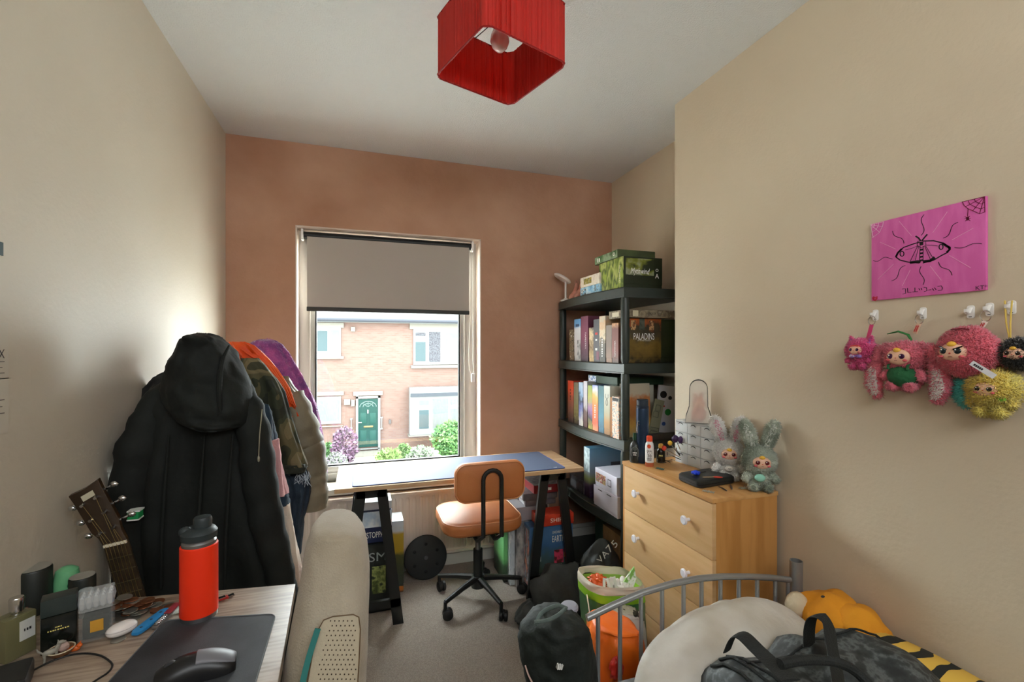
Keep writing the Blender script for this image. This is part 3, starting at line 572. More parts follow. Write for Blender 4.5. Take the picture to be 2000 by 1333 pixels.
# second shelf: spines
Z2 = TOPS[1] + .0005
def spine(label, px0, px1, yt, z0, m, x=GX, group='board games standing on the second shelf', dx=.27, title=None, tm=None, th=.012, tw=.6, pos=.5, pc='board_game', w=.5, wid=None, rot=-PI / 2):
    o = gbox(pc, label, x, px1, 0, px0, yt, z0, m if isinstance(m, list) else [m], group, X1=x + dx, z1=P(px1, yt, X=x).z, bev=.001)
    if title:
        hh = BX[o.name][5] - BX[o.name][4]; face_txt(o, title, tm or white_t, '-X', th, w, pos, rot=rot, width=(hh * tw if rot else wid), name='title')
    return o
spine('slim dark mottled box, farthest on the second shelf', 1112.5, 1120.5, 644, Z2, art('dark mottled', [(40, 34, 28), (150, 130, 100), (60, 46, 36), (210, 200, 170)], 60, seed=11), title='~~~', th=.01, tw=.3, pos=.8, rot=0, wid=.018)
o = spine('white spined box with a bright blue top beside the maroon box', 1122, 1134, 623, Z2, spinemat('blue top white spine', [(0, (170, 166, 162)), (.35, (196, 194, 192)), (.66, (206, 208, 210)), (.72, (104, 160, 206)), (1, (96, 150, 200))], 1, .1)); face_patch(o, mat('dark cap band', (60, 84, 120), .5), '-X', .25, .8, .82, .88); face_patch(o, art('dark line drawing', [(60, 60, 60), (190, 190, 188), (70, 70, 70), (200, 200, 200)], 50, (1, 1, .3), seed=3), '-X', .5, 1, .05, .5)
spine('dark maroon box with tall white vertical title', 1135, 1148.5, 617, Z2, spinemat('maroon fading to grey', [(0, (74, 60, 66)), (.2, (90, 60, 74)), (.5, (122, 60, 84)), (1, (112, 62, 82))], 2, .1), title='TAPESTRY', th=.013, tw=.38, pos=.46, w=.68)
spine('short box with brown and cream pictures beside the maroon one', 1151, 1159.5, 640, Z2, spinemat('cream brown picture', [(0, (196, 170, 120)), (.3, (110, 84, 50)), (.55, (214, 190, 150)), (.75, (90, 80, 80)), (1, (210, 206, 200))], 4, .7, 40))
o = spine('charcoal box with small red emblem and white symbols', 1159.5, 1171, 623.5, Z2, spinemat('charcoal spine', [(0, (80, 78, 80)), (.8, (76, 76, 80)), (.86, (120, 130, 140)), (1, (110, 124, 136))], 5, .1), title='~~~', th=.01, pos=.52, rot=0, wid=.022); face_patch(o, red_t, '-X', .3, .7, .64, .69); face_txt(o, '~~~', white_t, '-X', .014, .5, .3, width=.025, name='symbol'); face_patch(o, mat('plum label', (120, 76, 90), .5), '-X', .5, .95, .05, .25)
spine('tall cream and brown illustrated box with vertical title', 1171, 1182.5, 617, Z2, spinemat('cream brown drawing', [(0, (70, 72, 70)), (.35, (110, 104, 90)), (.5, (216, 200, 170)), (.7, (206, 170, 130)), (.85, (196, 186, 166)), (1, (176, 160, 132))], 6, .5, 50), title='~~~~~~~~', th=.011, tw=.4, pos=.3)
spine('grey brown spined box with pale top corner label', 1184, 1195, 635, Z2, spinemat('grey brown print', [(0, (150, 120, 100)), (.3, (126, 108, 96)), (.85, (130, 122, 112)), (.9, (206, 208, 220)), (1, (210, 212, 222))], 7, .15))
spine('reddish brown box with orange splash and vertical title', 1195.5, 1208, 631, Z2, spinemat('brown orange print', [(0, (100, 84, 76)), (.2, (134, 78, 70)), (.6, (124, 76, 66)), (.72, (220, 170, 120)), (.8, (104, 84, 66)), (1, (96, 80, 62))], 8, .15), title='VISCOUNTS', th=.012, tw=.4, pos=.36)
pal = gbox('board_game', 'large box with white PALADINS title and orange warriors standing on the second shelf', P(1223, 622, Y=2.05).x, 1223, 1291, 1215, 622, Z2, [spinemat('warrior army picture', [(0, (40, 34, 20)), (.1, (96, 76, 30)), (.3, (120, 96, 40)), (.45, (76, 66, 44)), (.62, (60, 54, 40)), (.8, (186, 92, 34)), (1, (196, 84, 30))], 9, .5, 28)], z1=P(1223, 622, Y=2.05).z)
face_txt(pal, 'PALADINS', white_t, '-Y', .034, .5, .60, width=.125); face_txt(pal, 'OF THE WEST KINGDOM', cream_t, '-Y', .006, .5, .505, width=.08, name='subtitle')
face_patch(pal, mat('grey helmet picture', (84, 90, 78), .5, col2=(60, 66, 54), ns=40), '-Y', .37, .52, .74, 1)
for u in (.2, .72): face_patch(pal, art('knight face picture', [(90, 70, 50), (206, 160, 110), (60, 50, 40), (220, 120, 50)], 45, seed=12), '-Y', u - .07, u + .07, .74, .96)
gdk = gbox('board_game', 'dark green box half hidden behind the orange warriors box', pal and BX[pal.name][1] + .003, 1290.8, 1320, 1275, 630, Z2, [mat('dark green card', (46, 58, 34), .5, col2=(38, 46, 28), ns=6)], X1=1.6, z1=BX[pal.name][5] - .002)
BX[gdk.name]
zc = BX[pal.name][5]
flat_g = gbox('board_game', 'flat grey tan game box lying across the tops of the upright games', GX + .012, 1223, 1318, 1190, 608, zc + .003, [art('grey tan worn picture', [(120, 108, 88), (150, 138, 114), (104, 90, 72), (160, 150, 130)], 20, seed=14)], X1=1.56, z1=zc + .043)
face_txt(flat_g, 'STICKER', dark_t, '-Y', .011, .52, .55, width=.05); face_patch(flat_g, mat('cream label', (200, 190, 164), .5), '-Y', .13, .24, .15, .9); face_patch(flat_g, MATS['cream label'], '-X', .2, .6, .2, .8)
olive = spine('small olive box behind the brown spines', 1186, 1194, 620, Z2, mat('olive card', (96, 90, 26), .5), x=GX + .06, dx=.05)
# third shelf
Z3 = TOPS[2] + .0005; g3 = 'board games standing on the third shelf'
dg_ = GX
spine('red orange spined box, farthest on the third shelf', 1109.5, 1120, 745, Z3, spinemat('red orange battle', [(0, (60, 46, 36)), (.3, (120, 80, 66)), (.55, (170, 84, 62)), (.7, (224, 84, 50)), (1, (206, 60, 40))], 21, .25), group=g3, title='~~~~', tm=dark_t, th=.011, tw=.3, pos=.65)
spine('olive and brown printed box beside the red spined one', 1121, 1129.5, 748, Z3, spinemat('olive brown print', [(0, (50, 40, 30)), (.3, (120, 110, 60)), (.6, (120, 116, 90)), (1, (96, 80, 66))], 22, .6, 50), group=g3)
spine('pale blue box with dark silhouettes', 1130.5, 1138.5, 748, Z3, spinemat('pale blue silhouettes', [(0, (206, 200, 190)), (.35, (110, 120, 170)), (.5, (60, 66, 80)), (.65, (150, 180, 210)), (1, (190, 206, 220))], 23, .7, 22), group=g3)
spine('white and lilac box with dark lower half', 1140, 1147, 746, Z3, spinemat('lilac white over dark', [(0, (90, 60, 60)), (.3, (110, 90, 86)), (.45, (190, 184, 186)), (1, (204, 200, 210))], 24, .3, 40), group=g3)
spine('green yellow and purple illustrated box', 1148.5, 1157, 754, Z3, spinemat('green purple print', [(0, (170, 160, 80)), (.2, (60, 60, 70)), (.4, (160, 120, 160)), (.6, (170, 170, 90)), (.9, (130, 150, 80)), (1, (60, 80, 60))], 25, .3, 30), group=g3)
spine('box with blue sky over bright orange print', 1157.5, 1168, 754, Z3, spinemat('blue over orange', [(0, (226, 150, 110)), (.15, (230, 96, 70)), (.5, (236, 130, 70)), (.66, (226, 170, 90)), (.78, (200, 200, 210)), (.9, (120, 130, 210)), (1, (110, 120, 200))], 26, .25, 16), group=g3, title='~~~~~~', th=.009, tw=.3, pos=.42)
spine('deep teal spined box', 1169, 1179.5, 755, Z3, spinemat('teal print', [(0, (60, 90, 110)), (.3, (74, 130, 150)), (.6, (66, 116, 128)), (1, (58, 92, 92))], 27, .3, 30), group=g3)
o = spine('pale grey green box with a brown stag symbol', 1180, 1191.5, 755, Z3, spinemat('pale over ochre', [(0, (150, 110, 70)), (.25, (176, 136, 86)), (.4, (170, 166, 140)), (1, (206, 210, 204))], 28, .12, 20), group=g3); b2 = BX[o.name]
yc = (b2[2] + b2[3]) / 2; zc2 = b2[4] + (b2[5] - b2[4]) * .66; mb = MB(); mb.strip([(b2[0] - .0014, yc + .009 * math.cos(a), zc2 + .016 * math.sin(a)) for a in [2 * PI * k / 16 for k in range(17)]], .003, (-1, 0, 0)); mb.strip([(b2[0] - .0014, yc - .013, zc2 + .045), (b2[0] - .0014, yc - .014, zc2 + .028), (b2[0] - .0014, yc, zc2 + .018), (b2[0] - .0014, yc + .014, zc2 + .028), (b2[0] - .0014, yc + .013, zc2 + .045)], .0025, (-1, 0, 0)); meshobj('symbol', mb, dark_t, o)
o = spine('brown sided short box with small figures on its white spine', 1196, 1208.5, 777, Z3, art('small figures print', [(236, 226, 206), (214, 130, 90), (240, 232, 214), (70, 90, 110), (232, 220, 200)], 70, seed=30), x=GX - .012, group=g3, dx=.045); face_patch(o, dark_t, '-X', .05, .95, .9, .975)
spine('short brown wooden box beside the small figures box', 1192, 1195.6, 777, Z3, mat('brown card', (150, 96, 44), .5), group=g3, x=GX - .01, dx=.06)
zt3 = P(1168, 752, X=GX).z
fg = gbox('board_game', 'dark green box lying flat behind the third shelf spines', GX + .05, 1206, 1208, 1149, 741, zt3 + .002, [mat('bottle green card', (34, 58, 40), .45)], X1=1.6, z1=zt3 + .046); face_patch(fg, mat('blue white label', (70, 110, 170), .5, col2=(230, 230, 230), ns=80), '-X', .02, .3, .1, .9)
gb = gbox('board_game', 'tall grey brown box behind the deep teal spines', GX + .285, 1215, 1236, 1180, 754, Z3, [mat('grey brown card', (128, 116, 110), .5)], X1=1.6, z1=zt3 - .004)
# right of the post, in front of the camera
X0 = P(1224, 752, Y=2.07).x; X1_ = P(1272, 752, Y=2.07).x
mb = MB(TR(X0, 2.07, Z3 + .004) @ RX(-.06)); mb.box(0, X1_ - X0, 0, .05, 0, P(1250, 752, Y=2.07).z - Z3 + .002)
tb = meshobj('board_game', mb, spinemat('autumn wreath picture', [(0, (150, 140, 110)), (.2, (190, 150, 70)), (.4, (150, 100, 50)), (.68, (176, 110, 60)), (.76, (178, 168, 148)), (1, (176, 168, 150))], 33, .2, 45), origin=(X0 + .05, 2.09, Z3)); tag(tb, 'beige box with orange wreath picture standing behind the dark blue bottle', 'board game')
XB = P(1288, 757, Y=2.12).x; zt5 = P(1300, 757, Y=2.12).z
Ms = TR(XB + .02, 2.12, Z3) @ RY(.12); wb = MB(Ms); wb.prism([(-.075, 0, 0.004), (.10, 0, .004), (.10, 0, zt5 - Z3), (-.02, 0, zt5 - Z3)], (0, .012, 0)) if False else wb.box(-.05, .12, 0, .012, .008, zt5 - Z3 + .01)
o = meshobj('sticker_board', wb, mat('white card', (214, 214, 222), .4), origin=(XB, 2.12, Z3)); tag(o, 'leaning white board dotted with black green and blue stickers', 'board')
stk = [((-.02, zt5 - Z3 - .04), .022, dark_t), ((.02, .12), .02, mat('green sticker', (40, 140, 60), .5)), ((.0, .055), .012, mat('blue sticker', (60, 90, 160), .5)), ((-.03, .085), .008, dark_t), ((.025, zt5 - Z3 - .055), .012, dark_t), ((-.01, .15), .006, red_t)]
for (x, z), r_, m in stk:
    mb = MB(Ms); mb.prism([(x + r_ * math.cos(2 * PI * k / 14), 0, z + r_ * .9 * math.sin(2 * PI * k / 14)) for k in range(14)], (0, -.0012, 0)); meshobj('sticker', mb, m, o)
Mg = TR(P(1275, 860, Y=2.06).x, 2.065, Z3 + .0) @ RY(.24) @ RX(-.03)
dv = meshobj('instruction_board', MB(Mg).box(-.025, .035, 0, .006, .004, .20), mat('translucent grey green plastic', (130, 132, 110), .3), origin=(P(1275, 860, Y=2.06).x, 2.065, Z3)); tag(dv, 'translucent grey green panel leaning in front of the white sticker board', 'panel')
mb = MB(Mg)
for x0, x1, z0, z1 in ((-.012, .018, .14, .17), (-.02, .012, .105, .135), (-.02, .03, .012, .05), (-.016, .02, .03, .034)): mb.tube([(x0, -.001, z0), (x1, -.001, z0), (x1, -.001, z1), (x0, -.001, z1)], .0012, 4, closed=True)
meshobj('line_drawing', mb, dark_t, dv)
tray = gbox('storage_tray', 'dark grey flat tray at the near end of the third shelf', 1.33, 1250, 1330, 1245, 850, Z3, [mat('dark grey tray', (58, 58, 56), .5)], cat='tray', X1=1.6, z1=Z3 + .03, lid=False)
# fourth shelf
Z4 = TOPS[3] + .0005
lb = gbox('board_game', 'large box with a pale blue landscape picture on the fourth shelf', GX + .0, 1152, 1215, 1141, 877, Z4, [spinemat('landscape picture', [(0, (54, 34, 60)), (.25, (70, 50, 70)), (.38, (130, 140, 70)), (.5, (120, 130, 140)), (.8, (110, 150, 180)), (1, (100, 160, 200))], 40, .14, 12)], X1=1.62, z1=P(1152, 877, X=GX).z)
face_patch(lb, mat('white blue spine', (206, 222, 224), .5, col2=(150, 170, 176), ns=40), '-X', .0, 1, .52, 1); face_patch(lb, mat('dark hat emblem', (60, 60, 66), .5), '-Y', .38, .9, .62, .70); face_txt(lb, '~~~~~~~~~~', mat('brown print', (110, 70, 44), .5), '-Y', .02, .62, .55, width=.12)
ob_ = GX - .02; ny = P(1163, 960, X=ob_)
lil = mat('white lilac card', (216, 214, 226), .45)
c1 = gbox('storage_box', 'plain white lilac storage box, lower of the two on the fourth shelf', ob_, 1206, 1260, 1160, 1000, Z4, [lil], cat='box', X1=1.5, z1=P(1163, 948, X=ob_).z)
c2 = gbox('storage_box', 'white lilac box with a comic picture label, upper of the two on the fourth shelf', ob_ + .004, 1205, 1260, 1163, 930, BX[c1.name][5] + .002, [lil], cat='box', X1=1.49, z1=P(1164, 914, X=ob_).z)
face_patch(c2, art('comic picture', [(120, 60, 130), (230, 200, 120), (60, 40, 60), (220, 120, 110), (240, 230, 220)], 60, seed=41), '-X', .04, .5, .25, .75); face_patch(c2, mat('grey outline', (120, 120, 130), .5), '-X', .6, .76, .3, .7); face_patch(c2, lil, '-X', .62, .74, .36, .64, t=.0014)
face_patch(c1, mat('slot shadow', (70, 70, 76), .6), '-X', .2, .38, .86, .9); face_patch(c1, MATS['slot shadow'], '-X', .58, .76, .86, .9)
dk = gbox('game_console', 'dark flat electronic box at the far end of the fourth shelf', GX - .005, 1140, 1180, 1113, 935, Z4, [mat('dark grey device', (52, 52, 56), .4, col2=(80, 80, 84), ns=60)], cat='device', X1=1.5, z1=P(1140, 944, X=GX).z + .012); face_patch(dk, mat('vent grille', (90, 90, 94), .5), '-X', .1, .9, .2, .7)
# items lying behind the bag on the lowest shelf
Z5 = TOPS[4] + .0005
cbx = gbox('cardboard_box', 'small open brown cardboard box under the fourth shelf', 1.29, 1212, 1230, 1178, 1058, Z5, [mat('brown cardboard', (140, 112, 76), .8, col2=(120, 94, 62), ns=10)], cat='box', X1=1.55, z1=P(1200, 1040, X=1.29).z)
gp = gbox('file_folder', 'dark green folder standing beside the brown cardboard box', 1.30, 1176, 1190, 1163, 1010, Z5, [mat('dark green folder', (44, 66, 54), .5)], cat='folder', X1=1.5, z1=P(1170, 1012, X=1.3).z)
# ---------------------------------------------------------------- boxes under the far desk, right
BXx = P(1036, 1050, Y=2.30).x
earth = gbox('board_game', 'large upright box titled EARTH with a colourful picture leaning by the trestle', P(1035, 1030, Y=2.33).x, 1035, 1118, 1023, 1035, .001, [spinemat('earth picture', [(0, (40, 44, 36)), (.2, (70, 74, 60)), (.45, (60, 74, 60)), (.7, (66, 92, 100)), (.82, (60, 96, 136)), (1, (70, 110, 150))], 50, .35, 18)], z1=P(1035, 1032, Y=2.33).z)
e = BX[earth.name]; face_txt(earth, 'EARTH', cream_t, '-Y', .034, .66, .79, width=.075); face_txt(earth, 'UNCHARTED', cream_t, '-Y', .014, .66, .89, width=.072)
face_patch(earth, mat('pink flower picture', (196, 60, 90), .5, col2=(90, 40, 40), ns=50), '-Y', .56, .78, .42, .62); face_patch(earth, mat('yellow flower picture', (200, 150, 60), .5, col2=(80, 80, 50), ns=50), '-Y', .8, .98, .5, .7); face_patch(earth, mat('white figure picture', (180, 176, 150), .5, col2=(80, 90, 60), ns=40), '-Y', .56, .74, .08, .4); face_patch(earth, art('red white side print', [(200, 90, 70), (200, 200, 206), (90, 90, 96), (226, 150, 120)], 25, (1, 1, .5), seed=51), '-X', .1, .9, .02, .95)
face_txt(earth, '~~~~', mat('faint grey print', (150, 160, 156), .5), '-Y', .03, .18, .52, width=.05, name='subtitle')
zz = e[5]
orb = gbox('board_game', 'orange red box lying on top of the upright EARTH box', e[0] + .045, P(*[0, 0], Z=0) and 1052, 1105, 1037, 1005, zz + .002, [mat('orange red card', (206, 70, 44), .45, col2=(190, 54, 34), ns=12)], z1=zz + .062, X1=e[1] + .0)
face_txt(orb, 'SHIP', cream_t, '-Y', .022, .5, .5, width=.07); face_patch(orb, mat('red side label', (216, 110, 80), .5), '-X', .1, .9, .2, .8)
g2 = 'grey boxes stacked behind the orange red box'
gy0 = 2.43
def wbox(name, label, x0, x1, y0, y1, z0, z1, m, cat='board game', group=None, lid=True):
    mb = MB(); mb.box(x0, x1, y0, y1, z0, z1)
    if lid: mb.box(x0 - .0012, x1 + .0012, y0 - .0012, y1 + .0012, z0 + (z1 - z0) * .12, z1 + .0005)
    o = meshobj(name, mb, m, bev=.0015, seg=1, origin=((x0 + x1) / 2, (y0 + y1) / 2, z0)); tag(o, label, cat, group); BX[o.name] = (x0, x1, y0, y1, z0, z1); return o
greyc = mat('charcoal grey card', (104, 100, 102), .45, col2=(84, 80, 84), ns=20)
def at2(px, py, Y): return P(px, py, Y=Y)
YB2 = 2.42
zq = at2(1036, 1010, YB2).z
tall = wbox('board_game', 'grey and white upright box behind the EARTH box', at2(1010, 1100, 2.42).x, at2(1034, 1100, 2.42).x, 2.42, 2.60, .001, at2(1012, 1020, 2.42).z, [art('dark figure picture', [(50, 50, 52), (120, 120, 120), (180, 176, 170), (70, 74, 70)], 14, (1, 1, .6), seed=52)])
wht = wbox('board_game', 'white spined upright box beside the bright green one under the desk', at2(996, 1100, 2.46).x, at2(1008, 1100, 2.46).x, 2.46, 2.66, .001, at2(1000, 1000, 2.46).z, [art('white blue spine print', [(190, 200, 206), (214, 220, 222), (110, 120, 130)], 30, (1, 1, .4), seed=53)])
grn = wbox('board_game', 'bright green thin upright box next to the radiator', at2(984, 1100, 2.50).x, at2(993, 1100, 2.50).x, 2.50, 2.70, .001, at2(990, 1000, 2.5).z, [spinemat('green to black spine', [(0, (30, 34, 30)), (.3, (60, 90, 60)), (.45, (120, 200, 120)), (1, (130, 210, 140))], 3, .1)])
zl = at2(1010, 1016, 2.42).z
hz = BX[tall.name][5] + .002
lg = wbox('board_game', 'wide pale topped grey box under the two striped grey boxes', at2(1006, 1000, 2.42).x, at2(1062, 1000, 2.42).x, 2.42, 2.68, hz, at2(1010, 993, 2.42).z, [mat('pale grey card', (150, 148, 152), .45)])
h2 = BX[lg.name][5] + .002
ga = wbox('board_game', 'grey box with white side labels, lower of the two under the dark red box', at2(1026, 990, 2.42).x, at2(1085, 990, 2.42).x, 2.42, 2.62, h2, h2 + .03, [greyc], group=g2)
gb2 = wbox('board_game', 'grey box with white side labels directly under the dark red box', at2(1022, 985, 2.42).x, at2(1088, 985, 2.42).x, 2.42, 2.63, h2 + .032, h2 + .07, [greyc], group=g2)
for o in (ga, gb2): face_patch(o, cream_t, '-X', .1, .4, .2, .8); face_patch(o, mat('grey print', (170, 168, 172), .5), '-X', .5, .9, .2, .8)
rd = wbox('board_game', 'dark red box with grey lid on top of the grey boxes under the desk', at2(1043, 960, 2.40).x, at2(1100, 960, 2.40).x, 2.40, 2.60, h2 + .072, h2 + .118, [mat('dark red card', (128, 32, 36), .45)])
mb = MB(); q = BX[rd.name]; mb.box(q[0] - .001, q[1] + .001, q[2] - .001, q[3] + .001, q[5] + .0006, q[5] + .0025); meshobj('lid_picture', mb, mat('dark grey lid print', (84, 80, 82), .5, col2=(120, 112, 110), ns=40), rd); face_txt(rd, '~~~~~~~', cream_t, '-Y', .016, .45, .5, width=.055); face_txt(rd, 'VILLAGE', cream_t, '-Y', .02, .5, 1.06, width=.09, name='subtitle') if False else None
teal = wbox('storage_crate', 'teal storage crate behind the tan chair under the desk', at2(968, 975, 2.62).x, at2(1028, 975, 2.62).x, 2.62, 2.74, .30, at2(1000, 950, 2.62).z + .04, [mat('teal plastic', (60, 130, 136), .45)], cat='crate')
tl2 = wbox('storage_crate', 'dark lower crate carrying the teal crate under the desk', at2(985, 1040, 2.62).x + .06, at2(1040, 1040, 2.62).x, 2.71, 2.745, .001, .299, [mat('dark crate plastic', (48, 52, 50), .5)], cat='crate')
# left stack
YL = 2.44
nav = wbox('board_game', 'navy and pale blue box with white UNSTOPPABLE lettering behind the trestle', at2(692, 1040, YL).x, at2(765, 1040, YL).x, YL, YL + .15, at2(730, 1061, YL).z, at2(730, 1000, YL).z, [mat('navy card', (36, 46, 84), .45)])
face_patch(nav, mat('pale blue sky print', (176, 200, 222), .5, col2=(226, 234, 240), ns=20), '-Y', 0, 1, .5, 1); face_txt(nav, 'UNSTOPPABLE', white_t, '-Y', .03, .56, .26, width=.155)
q = BX[nav.name]
wt = wbox('board_game', 'white box lying on top of the navy lettered box', q[0] + .0, q[1] + .0, YL + .02, YL + .15, q[5] + .002, at2(730, 984, YL).z, [mat('white grey card', (206, 210, 214), .45)])
drk = wbox('board_game', 'tall black box with grey lettering and a green creature under the navy box', at2(700, 1100, YL - .02).x, at2(768, 1100, YL - .02).x, YL - .02, YL + .15, .001, q[4] - .002, [mat('black green card', (26, 32, 30), .4)])
face_txt(drk, 'ISM', mat('grey print light', (150, 160, 160), .4), '-Y', .045, .5, .82, width=.1); face_patch(drk, art('green creature picture', [(30, 38, 28), (90, 104, 50), (150, 160, 90), (40, 52, 34)], 26, seed=61), '-Y', .38, .78, .28, .68)
upr = wbox('board_game', 'upright box with yellow picture and orange base strip beside the black round plate', at2(765, 1060, 2.58).x, at2(788, 1060, 2.58).x, 2.58, 2.72, .001, at2(780, 1018, 2.58).z, [spinemat('yellow green orange strip', [(0, (50, 54, 50)), (.04, (206, 120, 50)), (.09, (206, 120, 50)), (.1, (40, 50, 44)), (.35, (60, 66, 44)), (.6, (80, 84, 40)), (.66, (186, 156, 40)), (.95, (190, 160, 50)), (1, (206, 216, 220))], 4, .05, 30, 0, .34)])
# round plate
pc_ = P(831, 1088, Y=2.70); pz = pc_.z; rr2 = .128
Mp = TR(pc_.x, 2.69, .124) @ RX(math.radians(80))
bp = thing('round_plate', 'black round plastic plate with a ring of small holes leaning by the radiator', 'plate', M=TR(pc_.x, 2.69, 0))
mb = MB(Mp); mb.lathe([(0, .012), (.105, .012), (.121, .006), (.124, -.004), (.118, -.014), (0, -.014)], n=48); meshobj('disc', mb, mat('matt black plastic', (34, 38, 38), .6), bp)
for k in range(6):
    a = 2 * PI * k / 6 + .5; mb = MB(Mp); mb.lathe([(0, .0135), (.007, .0135), (.009, .0125), (.009, .011)], (.075 * math.cos(a), .075 * math.sin(a), 0), 14); meshobj('hole_plug', mb, mat('deep black', (8, 9, 9), .7), bp)
mb = MB(Mp); mb.lathe([(0, .015), (.01, .015), (.012, .0125)], n=16); meshobj('hub', mb, mat('grey hub', (80, 82, 84), .4), bp)
# ================================================================ coats on the rail by the left wall
def cloth(name, c, c2=None, rough=.85, bump=.35, bs=60, ns=6, **k): return mat(name, c, rough, bump=bump, bs=bs, col2=c2, ns=ns, **k)
rail = thing('clothes_rail', 'dark metal clothes rail hidden under the row of hanging coats', 'clothes rail', (-.5, 2.0, 0))
for y in (1.78, 2.42):
    mb = MB(); mb.cyl((-.5, y, .03), (-.5, y, 1.2), .013, n=12); meshobj('upright', mb, black_m, rail); mb = MB(); mb.cyl((-.64, y, .03), (-.3, y, .03), .013, n=12); meshobj('foot', mb, black_m, rail)
mb = MB(); mb.cyl((-.5, 1.66, 1.2), (-.5, 2.5, 1.2), .013, n=12); meshobj('hanging_bar', mb, black_m, rail)
def coat(name, label, cat, rows, Y, depth, m, folds=7, amp=.012, seed=0, furn=0, parts=(), jit=.008, n=56, **k):
    t = thing(name, label, cat, (P((rows[-1][1] + rows[-1][2]) / 2, rows[-1][0], Y=Y)))
    mb = MB(); mb.loft(drape(rows, Y, depth, n=n, folds=folds, amp=amp, seed=seed, jit=jit, **k))
    if furn: mb.fur(furn, .008, .0022, seed)
    meshobj('body', mb, m, t, ang=70); return t
navy_blk = cloth('black nylon coat cloth', (15, 20, 16), (9, 13, 9), .8, .5, 14, 5)
YC = 1.66
# black hooded parka in front
bc = coat('hooded_coat', 'long black hooded parka hanging at the front of the row of coats', 'coat',
    [(746, 322, 468), (770, 304, 497), (800, 292, 507), (852, 276, 512), (900, 262, 518), (948, 250, 526), (1000, 243, 534), (1060, 240, 550), (1130, 240, 572), (1180, 244, 580), (1240, 248, 588), (1300, 252, 592)], YC, .17, navy_blk, 6, .016, 2, fold0=0, e=.85)
mb = MB(); hood = [(651, 390, 406), (655, 381, 415), (658, 372, 424), (664, 362, 436), (674, 353, 446), (690, 345, 458), (710, 337, 470), (735, 327, 482), (760, 322, 492), (785, 324, 498), (806, 336, 500), (820, 352, 496), (828, 372, 486), (832, 392, 470)]
mb.loft(drape(hood, YC - .045, .24, n=56, folds=4, amp=.004, seed=5, e=.95, jit=.016)); meshobj('hood', mb, navy_blk, bc, ang=80)
mb = MB(); pt = [P(447, 676, Y=YC - .12), P(436, 700, Y=YC - .155), P(430, 730, Y=YC - .165), P(428, 770, Y=YC - .165), P(430, 806, Y=YC - .16), P(420, 826, Y=YC - .15)]
mb.tube(pt, [.003, .006, .007, .007, .006, .003], 8); meshobj('hood_seam', mb, navy_blk, bc)
def sleeve(par, pts, r, m, nm='sleeve', amp=.1, seed=0, n=28, sub=6):
    L = []; RR = []
    for i in range(len(pts) - 1):
        for k in range(sub):
            t = k / sub; L.append(pts[i].lerp(pts[i + 1], t)); q = r[i] + (r[i + 1] - r[i]) * t; w = 1 + amp * math.sin((i + t) * 9 + seed) * .6 + amp * fbm(((i + t) * 2, seed, 0)); RR.append((q * w, q * w * .8))
    L.append(pts[-1]); RR.append((r[-1], r[-1] * .8)); mb = MB(); mb.tube(L, RR, n); return meshobj(nm, mb, m, par, ang=80)
sleeve(bc, [P(346, 742, Y=1.66), P(305, 800, Y=1.63), P(279, 870, Y=1.61), P(260, 960, Y=1.60), P(256, 1050, Y=1.60), P(268, 1150, Y=1.60), P(280, 1230, Y=1.60)], [.03, .052, .062, .06, .056, .052, .046], navy_blk, seed=2)
sleeve(bc, [P(462, 740, Y=1.64), P(482, 790, Y=1.61), P(498, 850, Y=1.60), P(506, 930, Y=1.60), P(522, 1020, Y=1.60), P(543, 1100, Y=1.60), P(556, 1165, Y=1.60)], [.03, .045, .05, .052, .05, .046, .042], navy_blk, seed=4)
mb = MB(); q = [P(512, 800, Y=1.555), P(507, 850, Y=1.55), P(505, 895, Y=1.55)]; mb.tube(q, .0016, 5); mb.sph(P(505, 897, Y=1.55), (.004, .004, .01), 8, 6); meshobj('drawcord', mb, mat('grey metal tip', (170, 168, 150), .3, .7), bc)
mb = MB(); a_ = P(250, 1001, Y=1.535); c_ = P(272, 1013, Y=1.535)
mb.box(a_.x, c_.x, 1.53, 1.56, c_.z, a_.z); meshobj('sleeve_badge', mb, mat('green badge', (30, 150, 84), .5), bc)
mb = MB(); mb.box(a_.x - .001, c_.x + .003, 1.529, 1.56, a_.z, a_.z + .0035); mb.box(a_.x - .001, c_.x + .001, 1.529, 1.56, c_.z - .0035, c_.z); meshobj('badge_edge', mb, white_t, bc)
for i, x in enumerate((330, 400, 455)):
    mb = MB(); mb.tube([P(x, 850, Y=YC - .093), P(x - 8, 950, Y=YC - .1), P(x - 14, 1050, Y=YC - .103), P(x - 16, 1150, Y=YC - .105)], [.002, .0045, .005, .004], 8); meshobj('front_fold', mb, navy_blk, bc, ang=80)
# black jacket behind, against the wall
coat('jacket', 'black jacket whose shoulder shows behind the parka next to the left wall', 'jacket', [(728, 318, 345), (735, 304, 352), (745, 292, 356), (760, 281, 358), (785, 274, 360), (800, 276, 360), (860, 276, 362), (960, 278, 362)], 1.86, .08, cloth('matt black cloth', (30, 30, 30)), 4, .006, 8, e=.9)
coat('hoodie', 'dusty pink hooded sweatshirt between the black parka and the wall', 'hoodie', [(765, 300, 335), (775, 288, 340), (800, 276, 342), (830, 268, 344), (850, 267, 344), (900, 270, 344)], 1.775, .06, cloth('dusty pink cloth', (186, 158, 148), (168, 140, 130)), 4, .006, 9, e=.9)
